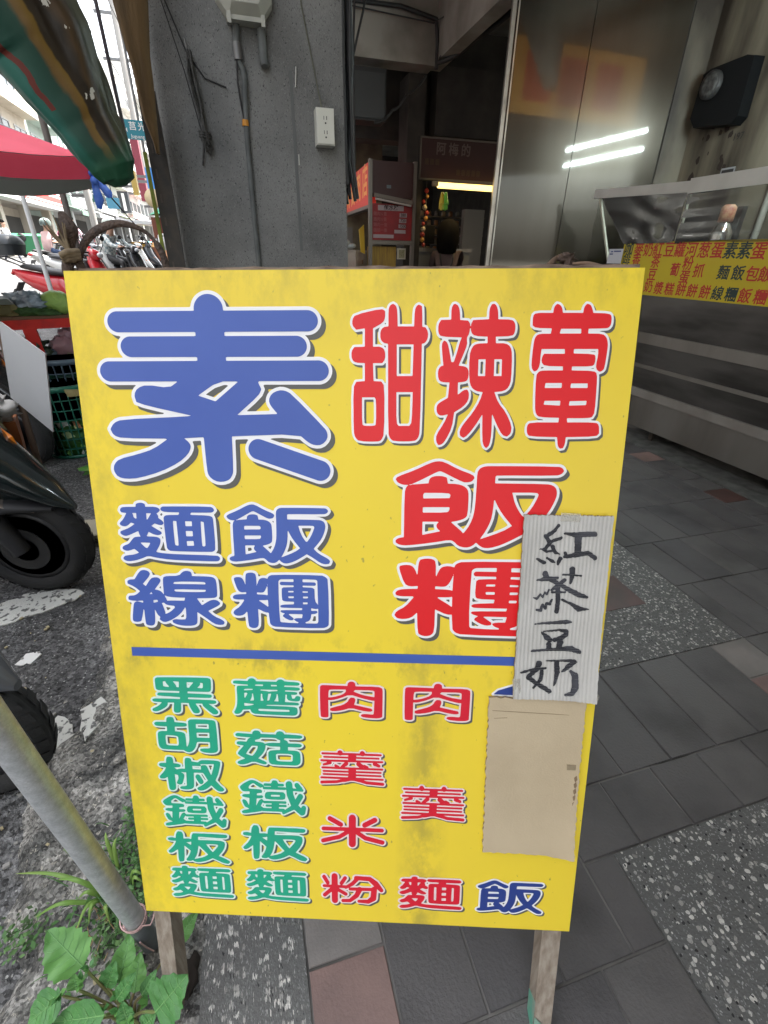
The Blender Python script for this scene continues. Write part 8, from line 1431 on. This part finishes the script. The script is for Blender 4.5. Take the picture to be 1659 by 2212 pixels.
mb = MB(); lump(mb, tp(.83, .05, .52), .080, (1.1, .8, .7), .4, 5, 0, 20, 12, 16); part(mb, 'vegetables', mat('olive_veg', (.16, .17, .06), .6, col2=(.3, .3, .16), scale=20), t)
mb = MB(); lump(mb, tp(.96, -.06, .50), .06, (.7, .5, 2.0), .2, 3, 0, 16, 12, 18); tag(mb.build('pink_sack', mat('sack_pink', (.60, .32, .42), .5)), 'pale pink sack beside the red table leg behind the board edge', 'sack')
# baskets with lattice walls
def basket(name, label, c, r0, r1, h_, m, fillm, n=16, rows_=6, rimh=.035):
    t = thing(name, label, 'basket', c); mb = MB(); bw = .0065
    for k in range(n * 2):
        a = math.pi * k / n; mb.tube([(r0 * math.cos(a), r0 * math.sin(a), .012), (r1 * math.cos(a), r1 * math.sin(a), h_ - rimh)], bw / 2 + .001, 4)
    for j in range(1, rows_ + 1):
        z = .012 + (h_ - rimh) * j / (rows_ + 1); r = r0 + (r1 - r0) * j / (rows_ + 1); mb.lathe([(r - .002, -bw / 2), (r + .003, -bw / 2), (r + .003, bw / 2), (r - .002, bw / 2), (r - .002, -bw / 2)], (0, 0, z), 32, smooth=False)
    mb.build('lattice', m, t, kind='stuff')
    mb = MB(); mb.lathe([(r1 - .004, 0), (r1 + .008, 0), (r1 + .012, rimh), (r1, rimh), (r1 - .004, 0)], (0, 0, h_ - rimh), 32); mb.build('rim', m, t)
    mb = MB(); mb.lathe([(.001, .01), (r0 + .004, .01), (r0 + .004, .03), (r0, .03), (r0, .014), (.001, .014)], (0, 0, 0), 32); mb.build('base', m, t)
    return t
m_bg = mat('basket_green', (.02, .14, .09), .4); m_bb = mat('basket_slate', (.10, .14, .18), .45)
bk = basket('green_basket', 'dark green lattice basket of cut vegetables under the red table', (-1.19, 3.44, -.03), .185, .225, .48, m_bg, None)
mb = MB(); rnd = random.Random(17); vm = [mat('veg_pale', (.60, .72, .36), .5), mat('veg_green', (.22, .48, .12), .5), mat('veg_white', (.75, .75, .68), .5), mat('veg_orange', (.55, .25, .12), .5), mat('veg_deep', (.05, .16, .03), .5)]
for k in range(150):
    a = rnd.uniform(0, 6.28); r = rnd.uniform(.05, .175); z = rnd.uniform(.03, .25); s_ = rnd.uniform(.02, .045); c = Vector((r * math.cos(a), r * math.sin(a), z))
    e1 = Vector((rnd.uniform(-1, 1), rnd.uniform(-1, 1), rnd.uniform(-1, 1))).normalized(); e2 = e1.cross(Vector((rnd.uniform(-1, 1), 1, 0))).normalized(); nn_ = e1.cross(e2) * .003
    q = [c + e1 * s_, c + e2 * s_ * .6, c - e1 * s_, c - e2 * s_ * .6]; mb.hexa([p - nn_ for p in q], [p + nn_ for p in q], rnd.choice([0, 0, 1, 2, 2, 3, 4, 4]))
mb.lathe([(.001, .02), (.16, .02), (.165, .20), (.001, .22)], (0, 0, 0), 20, 4)
o = mb.build('vegetable_scraps', vm, None); o.location = (-1.19, 3.44, -.03); o['kind'] = 'stuff'; tag(o, 'cut cabbage and radish pieces inside the green basket', 'vegetables')
basket('slate_basket', 'slate blue lattice basket stacked behind the green basket', (-1.24, 3.78, .05), .19, .24, .50, m_bb, None)
t = thing('teal_strap', 'teal plastic straps dangling over the rim of the green basket', 'strap', (-1.3, 3.25, .4)); m_teal = mat('strap_teal', (.04, .42, .36), .4)
for pts in ([(-1.34, 3.20, .50), (-1.33, 3.19, .34), (-1.31, 3.19, .20)], [(-1.25, 3.18, .46), (-1.30, 3.17, .42), (-1.32, 3.17, .34)], [(-1.38, 3.24, .36), (-1.33, 3.18, .26), (-1.30, 3.18, .14)]):
    mb = MB(); ribbon(mb, pts, .022, .002); part(mb, 'strap', m_teal, t)
mb = MB(); lump(mb, (-.98, 2.96, .01), .05, (1.6, 1, .5), .5, 5, 0, 18, 10, 25); tag(mb.build('fallen_leaves', mat('leaf_scrap', (.05, .20, .03), .6, col2=(.15, .3, .05), scale=30)), 'fallen green leaf scraps on the road behind the yellow board', 'leaves')
mb = MB(); lump(mb, (-.84, 2.15, .02), .07, (1.9, 1.2, .45), .25, 2, 0, 20, 12, 27); tag(mb.build('straw_sack', mat('sack_cream', (.45, .42, .32), .7)), 'cream coloured sack lying beyond the scooter wheel', 'sack')
# white foam board with its stake, cloth and orange box
wq = [(-.869, 2.13, .936), (-.772, 2.166, .813), (-.851, 2.137, .519), (-.925, 2.106, .68)]
t = thing('foam_board', 'slanting white foam board tied to a brown stake beside the scooter', 'board', (-.89, 2.11, 0))
mb = MB(); wq = [(-.872, 2.128, .940), (-.772, 2.166, .813), (-.828, 2.145, .505), (-.915, 2.108, .665)]
mb.hexa([(x, y + .012, z) for x, y, z in wq], wq); part(mb, 'sheet', mat('foam_white', (.85, .85, .86), .6), t)
mb = MB(); mb.tube([(-.93, 2.12, -.03), (-.905, 2.125, .5), (-.88, 2.14, .95)], .012, 8); part(mb, 'stake', mat('stake_brown', (.16, .11, .08), .8), t)
t = thing('orange_tub', 'orange brown plastic tub under a white cloth at the left edge', 'tub', (-.98, 2.12, .38))
mb = MB(); mb.hexa([(-1.04, 2.05, .40), (-.93, 2.09, .40), (-.97, 2.2, .40), (-1.08, 2.16, .40)], [(-1.05, 2.04, .575), (-.92, 2.085, .575), (-.96, 2.21, .575), (-1.09, 2.17, .575)]); part(mb, 'tub', mat('tub_orange', (.36, .11, .03), .5), t)
mb = MB(); mb.tube([(-1.0, 2.13, -.03), (-1.0, 2.13, .40)], .014, 8); part(mb, 'stand', m_blk, t)
mb = MB(); lump(mb, (-.985, 2.10, .625), .062, (1.25, .9, .8), .4, 4, 0, 22, 14, 33); tag(mb.build('white_cloth', mat('cloth_white', (.55, .54, .52), .8, bump=.6, bscale=20)), 'bunched white cloth on top of the orange tub', 'cloth')
t = thing('hanging_note', 'brown paper strip hanging beside the cabbage', 'paper', (-1.0, 3.0, .5))
mb = MB(); mb.hexa([(-1.09, 3.19, .395), (-1.0, 3.22, .395), (-1.0, 3.225, .395), (-1.09, 3.195, .395)], [(-1.10, 3.19, .44), (-1.0, 3.22, .43), (-1.0, 3.225, .43), (-1.10, 3.195, .44)]); part(mb, 'strip', m_tray, t)
# ------------------------------------------------------------------ leaning galvanised pole with a rubber band
t = thing('leaning_pole', 'galvanised steel pole leaning from the left with pink bands at its foot', 'pole', (-.315, .474, 0))
m_galv = mat('galvanised', (.60, .62, .64), .42, metal=.35, col2=(.36, .39, .40), scale=70, detail=10, lo=.30, hi=.85, rvar=.08, bump=.05, bscale=300); grain(m_galv, 500, .9, 1.08)
b0 = Vector((-.3155, .478, .0)); b1 = Vector((-.30917, .42095, .70621)); dP = (b1 - b0)
b2 = b0 + dP * 4.75
mb = MB(); mb.tube([b0, b1, b2], .0162, 28); part(mb, 'pipe', m_galv, t)
mb = MB(); mb.tube([b0, b0 + dP * .17], .0166, 20); part(mb, 'lower_sleeve', mat('galv_dull', (.20, .22, .235), .55, metal=.4, col2=(.13, .15, .16), scale=30), t)
u1 = dP.normalized().cross(Vector((0, 1, 0))).normalized(); u2 = dP.normalized().cross(u1)
m_band = mat('band_pink', (.55, .36, .34), .6)
for k, (q, til) in enumerate(((.172, .10), (.182, -.25), (.19, .35))):
    mb = MB(); c = b0 + dP * q; mb.tube([c + (u1 * math.cos(a) + u2 * math.sin(a)) * (.0178 + .0012 * k + (.012 if (k == 2 and 2.4 < a < 3.9) else 0)) + dP.normalized() * til * .02 * math.cos(a) for a in [2 * math.pi * j / 24 for j in range(25)]], .0013, 6); part(mb, 'rubber_band', m_band, t)
mb = MB(); mb.tube([b0 + dP * .11 + u2 * .02, b0 + dP * .06 + Vector((.004, -.02, 0)), b0 + dP * .03 + Vector((.012, -.022, 0))], .0013, 6); part(mb, 'rubber_band', m_band, t)
mb = MB(); lump(mb, (-.2515, .412, .001), .03, (.8, 1.2, .18), .4, 4, 0, 16, 8, 41); tag(mb.build('dark_hole', mat('hole_dark', (.02, .014, .01), .9)), 'dark socket hole in the pavement beside the left leg', 'hole')

# ------------------------------------------------------------------ brown strap loops tied along the top of the board
m_str = mat('leather_brown', (.095, .058, .038), .65, col2=(.05, .032, .024), scale=14, stretch=(5, 5, 5), bump=.5, bscale=60)
m_strd = mat('fibre_tan', (.28, .22, .14), .9, col2=(.14, .10, .06), scale=60)
t = thing('carry_strap', 'cracked brown strap knotted on the top left edge and arching to the right', 'strap', tuple(bd(60, 0, -.02)))
def wp(*pts): return [Vector(p) for p in pts]
def smooth(pts, k=5):
    out = []; P_ = [Vector(p) for p in pts]
    for i in range(len(P_) - 1):
        p0, p1, p2, p3 = P_[max(i - 1, 0)], P_[i], P_[i + 1], P_[min(i + 2, len(P_) - 1)]
        for j in range(k):
            q = j / k; out.append(.5 * ((2 * p1) + (p2 - p0) * q + (2 * p0 - 5 * p1 + 4 * p2 - p3) * q * q + (3 * p1 - p0 - 3 * p2 + p3) * q ** 3))
    return out + [P_[-1]]
arch = smooth([(-.186, .708, 1.145), (-.182, .712, 1.162), (-.168, .715, 1.180), (-.148, .715, 1.191), (-.128, .715, 1.194), (-.108, .715, 1.188), (-.096, .712, 1.176), (-.089, .708, 1.160), (-.087, .704, 1.140)])
mb = MB(); ribbon(mb, arch, [.004 + .005 * math.sin(math.pi * min(1, i / len(arch) * 1.6)) + (.004 if i > len(arch) * .75 else 0) for i in range(len(arch))], .0022, nrm=(.1, -1, .35)); part(mb, 'strap_arch', m_str, t)
mb = MB(); ribbon(mb, smooth([(-.199, .704, 1.139), (-.197, .706, 1.150), (-.189, .708, 1.158)]), .012, .003); part(mb, 'strap_end', m_str, t)
mb = MB(); ribbon(mb, smooth([(-.183, .706, 1.139), (-.184, .706, 1.150), (-.188, .708, 1.160)]), .010, .003); part(mb, 'strap_end', m_str, t)
mb = MB(); ribbon(mb, smooth([(-.190, .706, 1.162), (-.190, .706, 1.176), (-.186, .706, 1.188), (-.190, .708, 1.204)]), [.007, .018, .020, .005], .0018); part(mb, 'strap_tail', m_str, t)
mb = MB()
for k in range(3): mb.tube([(-.199, .706 - .004 * k, 1.154 + .003 * k), (-.191, .698 - .002 * k, 1.157 + .003 * k), (-.181, .704, 1.158 + .003 * k)], .0036, 8)
lump(mb, (-.191, .704, 1.159), .0085, (1.1, .8, .8), .3, 4, 0, 14, 10, 50); part(mb, 'knot', m_strd, t)
mb = MB(); rnd = random.Random(19)
for k in range(9): a = rnd.uniform(-.8, .4); mb.tube([(-.190, .703, 1.163), (-.191 + .014 * a, .702, 1.176), (-.190 + .026 * a + rnd.uniform(-.004, .002), .700, 1.192 + rnd.uniform(-.006, .008))], [.0017, .0014, .0006], 5)
part(mb, 'frayed_fibre', m_strd, t, kind='stuff')
t = thing('strap_stub', 'torn tan and brown strap end lying on the top right edge of the board', 'strap', tuple(bd(780, 0, -.02)))
RS = [(atx, z) for atx, z in ((0, 0),)]
m_st = mat('strap_tan', (.20, .13, .085), .85, col2=(.10, .065, .045), scale=60, bump=.5)
mb = MB(); ribbon(mb, smooth([bd(748, 3, -.02), bd(764, -8, -.021), bd(776, -22, -.024), bd(790, -29, -.026)]), [.010, .010, .006, .003], .0016, nrm=(.2, -1, .3)); part(mb, 'strap', m_st, t)
mb = MB(); lump(mb, bd(792, -24, -.024), .0075, (1.3, .8, .7), .7, 6, 0, 18, 12, 77); lump(mb, bd(797, -13, -.022), .006, (1, .8, 1.2), .6, 5, 0, 16, 10, 78); part(mb, 'strap', m_str, t)
mb = MB(); ribbon(mb, smooth([bd(800, -13, -.018), bd(825, -14, -.02), bd(850, -8, -.02), bd(868, -1, -.02)]), [.002, .0045, .005, .002], .0014, nrm=(0, -1, .6)); part(mb, 'strap', mat('strap_pale', (.26, .17, .11), .8, col2=(.13, .085, .06), scale=70), t)
mb = MB(); lump(mb, bd(812, -3, -.02), .006, (2.2, 1, .5), .4, 4, 0, 14, 8, 61); part(mb, 'knot', m_strd, t)
for i, (x, l_) in enumerate(((190, .03), (232, .02), (255, .014), (590, .016))):
    mb = MB(); lump(mb, bd(x, -4, -.02), .006, (l_ / .012, 1, .6), .5, 5, 0, 14, 8, 70 + i); tag(mb.build('dry_leaf', mat('dry_leaf', (.15, .135, .12), .9, col2=(.07, .055, .045), scale=60)), ('dry grey leaf litter beside the strap arch', 'small dry leaf under the strap arch', 'dark shred of dry leaf right of the arch', 'dry shred on the top edge before the strap stub')[i], 'leaf litter')

# ------------------------------------------------------------------ weeds
m_leaf = mat('weed_leaf', (.085, .245, .065), .5, col2=(.05, .17, .045), scale=20, lo=.35, hi=.7, bump=.35, bscale=80)
m_leaf2 = mat('weed_leaf_pale', (.13, .31, .075), .5, col2=(.08, .22, .05), scale=20)
m_vein = mat('leaf_vein', (.15, .33, .11), .5); m_stem = mat('weed_stem', (.16, .24, .07), .6, col2=(.20, .12, .06), scale=12)
t = thing('broadleaf_weed', 'broad leaved green weed growing round the left leg of the board', 'plant', (-.34, .385, 0))
def leafmesh(parent, B_, T_, w_, m, up=(0, -.35, 1), droop=.1, rag=0.0, seed=0, stem=None, shape=.42):
    B_, T_ = Vector(B_), Vector(T_); ax = T_ - B_; ln = ax.length; ax.normalize(); N_ = Vector(up); sd_ = ax.cross(N_).normalized(); nn_ = sd_.cross(ax); n1, n2 = 14, 4; vs = []; rnd_ = random.Random(seed)
    for i in range(n1 + 1):
        q = i / n1; wd = w_ * (math.sin(math.pi * q ** (shape + .25)) ** .85) * .5 + .0006; jag = 1 + rag * (.5 if i % 2 else -.5)
        for j in range(-n2, n2 + 1):
            s_ = j / n2; wv_ = .05 * w_ * math.sin(q * 19 + (3 if j < 0 else 0)) * abs(s_); vs.append(B_ + ax * ln * q + sd_ * wd * s_ * (jag if abs(j) == n2 else 1) + nn_ * (abs(s_) * wd * .30 - droop * ln * (q ** 2) * .7 + wv_ + droop * ln * q * .7))
    W_ = 2 * n2 + 1; fs = [(i * W_ + j, i * W_ + j + 1, (i + 1) * W_ + j + 1, (i + 1) * W_ + j) for i in range(n1) for j in range(2 * n2)]
    mb = MB(); mb.add(vs, fs, 0, True); mb.add([v - nn_ * .0006 for v in vs], [tuple(reversed(f)) for f in fs], 0, True); lf = mb.build('leaf', m, parent, world=True)
    mb = MB(); mid = [vs[i * W_ + n2] + nn_ * .0004 for i in range(n1 + 1)]; mb.tube(mid, [.0013 * (1 - .75 * i / n1) for i in range(n1 + 1)], 5)
    for i in range(2, n1 - 2, 2):
        for sg_ in (-1, 1):
            if i + 2 <= n1: mb.tube([vs[i * W_ + n2] + nn_ * .0004, vs[(i + 1) * W_ + n2 + sg_ * 2] + nn_ * .0004, vs[min(n1, i + 2) * W_ + n2 + sg_ * 3] + nn_ * .0004], [.0006, .0004, .0002], 4, caps=False)
    mb.build('vein', m_vein, parent, world=True)
LV = [((-.395, .433, .10), (-.452, .485, .14), .068), ((-.419, .403, .10), (-.468, .389, .08), .049), ((-.346, .36, .10), (-.438, .387, .06), .045), ((-.348, .413, .05), (-.331, .471, .08), .041), ((-.363, .409, .06), (-.347, .431, .09), .031),
      ((-.256, .326, .15), (-.204, .344, .19), .064), ((-.32, .393, .05), (-.311, .436, .08), .036), ((-.334, .378, .09), (-.299, .391, .13), .022), ((-.301, .379, .07), (-.277, .4, .09), .019), ((-.263, .458, .02), (-.223, .484, .05), .030),
      ((-.315, .35, .08), (-.32, .366, .11), .025), ((-.374, .371, .06), (-.375, .378, .09), .026), ((-.40, .408, .09), (-.40, .419, .12), .024), ((-.291, .335, .08), (-.268, .34, .10), .027), ((-.347, .409, .04), (-.325, .388, .05), .019)]
root = Vector((-.335, .372, 0))
for i, (B_, T_, w_) in enumerate(LV):
    leafmesh(t, B_, T_, w_, m_leaf if i % 3 else m_leaf2, up=(0, -.45, 1), droop=.12, rag=.16 if i in (5, 0) else .06, seed=i)
    Bv = Vector(B_); mb = MB(); mb.tube(smooth([root + Vector((.01 * math.sin(i), .01 * math.cos(i), 0)), (root + Bv) / 2 + Vector((0, .004, .01)), Bv], 4), [.003] * 4 + [.0022] * 4 + [.0014], 6); part(mb, 'stem', m_stem, t)
rnd = random.Random(44)
for k in range(9):   # bud clusters of small leaves
    c = Vector(((-.377, .42, .12), (-.42, .40, .11), (-.33, .362, .09), (-.29, .372, .07), (-.395, .41, .10), (-.36, .378, .07), (-.31, .345, .10), (-.345, .395, .06), (-.275, .362, .06))[k])
    for j in range(7):
        d = Vector((rnd.uniform(-1, 1), rnd.uniform(-1, .6), rnd.uniform(.1, 1))).normalized() * rnd.uniform(.009, .02)
        mb = MB(); sd_ = d.cross(Vector((0, 0, 1))).normalized() * d.length * .28; mb.hexa([c, c + d * .5 + sd_, c + d, c + d * .5 - sd_], [c + Vector((0, 0, .0007)), c + d * .5 + sd_ + Vector((0, 0, .0012)), c + d + Vector((0, 0, .0007)), c + d * .5 - sd_ + Vector((0, 0, .0012))]); part(mb, 'leaf', (m_leaf, m_leaf2)[j % 2], t)
def blade(mb, B_, T_, w_, h_):
    B_, T_ = Vector(B_), Vector(T_); mid = (B_ + T_) / 2 + Vector((0, 0, h_)); ribbon(mb, smooth([B_, mid, T_], 6), [w_ * .7] + [w_] * 5 + [w_ * .8, w_ * .7, w_ * .6, w_ * .5, w_ * .35, w_ * .2, w_ * .05], .0006, nrm=(0, -.3, 1))
GB = [([-.428, .595, .01], [-.595, .658, .03]), ([-.434, .571, .01], [-.536, .569, .02]), ([-.418, .577, .01], [-.451, .523, .02]), ([-.419, .583, .01], [-.499, .612, .05]), ([-.407, .634, .01], [-.416, .665, .08]), ([-.399, .62, .01], [-.387, .643, .09]), ([-.489, .665, .01], [-.514, .679, .03]), ([-.371, .592, .01], [-.334, .576, .05]), ([-.415, .574, .01], [-.459, .576, .03]), ([-.364, .581, .01], [-.334, .563, .05]), ([-.419, .571, .01], [-.431, .531, .02]), ([-.406, .563, .01], [-.391, .52, .02])]
t = thing('grass_tuft', 'tuft of long grass blades beside the leaning pole', 'grass', (-.41, .58, 0))
for i, (a, b_) in enumerate(GB): mb = MB(); blade(mb, a, b_, .0085, .028); part(mb, 'blade', mat('grass_green', (.13, .26, .045), .5, col2=(.20, .30, .07), scale=10), t)
mb = MB(); rnd = random.Random(52)
for k in range(900):
    cx, cy, sx_, sy_ = rnd.choice([(-.36, .66, .05, .09), (-.36, .60, .06, .06), (-.40, .52, .05, .05), (-.36, .50, .04, .06), (-.56, .55, .06, .03), (-.38, .72, .03, .08)])
    x, y = rnd.gauss(cx, sx_ * .6), rnd.gauss(cy, sy_ * .6)
    if x > -.22: continue
    s_ = rnd.uniform(.003, .009); a = rnd.uniform(0, 6.28); z = rnd.uniform(-.002, .022); tl = rnd.uniform(-.4, .4)
    d1 = Vector((math.cos(a), math.sin(a), tl)) * s_; d2 = Vector((-math.sin(a), math.cos(a), rnd.uniform(-.3, .3))) * s_ * .5; c = Vector((x, y, z))
    mb.add([c - d1, c + d2, c + d1, c - d2], [(0, 1, 2, 3)], k % 3)
for k in range(160):
    x, y = rnd.gauss(-.39, .04), rnd.gauss(.60, .06); a = rnd.uniform(0, 6.28); ln = rnd.uniform(.02, .06); blade(mb, (x, y, 0), (x + ln * math.cos(a), y + ln * math.sin(a), rnd.uniform(.01, .04)), .0022, .01)
g = mb.build('ground_weeds', [mat('clover', (.05, .14, .03), .6), mat('clover_pale', (.10, .20, .06), .6), mat('moss', (.035, .075, .02), .8)]); g['kind'] = 'stuff'; tag(g, 'low clover moss and fine grass along the broken kerb', 'ground weeds')
mb = MB(); rnd = random.Random(53)
for k in range(26): x, y = rnd.gauss(-.42, .03), rnd.gauss(.53, .03); a = rnd.uniform(0, 3.1); ln = rnd.uniform(.01, .03); mb.tube([(x, y, .006), (x + ln * math.cos(a), y + ln * math.sin(a), .010)], .0009, 4)
g = mb.build('dry_straw', mat('straw', (.34, .24, .12), .9)); g['kind'] = 'stuff'; tag(g, 'dry straw bits among the kerb weeds', 'straw')
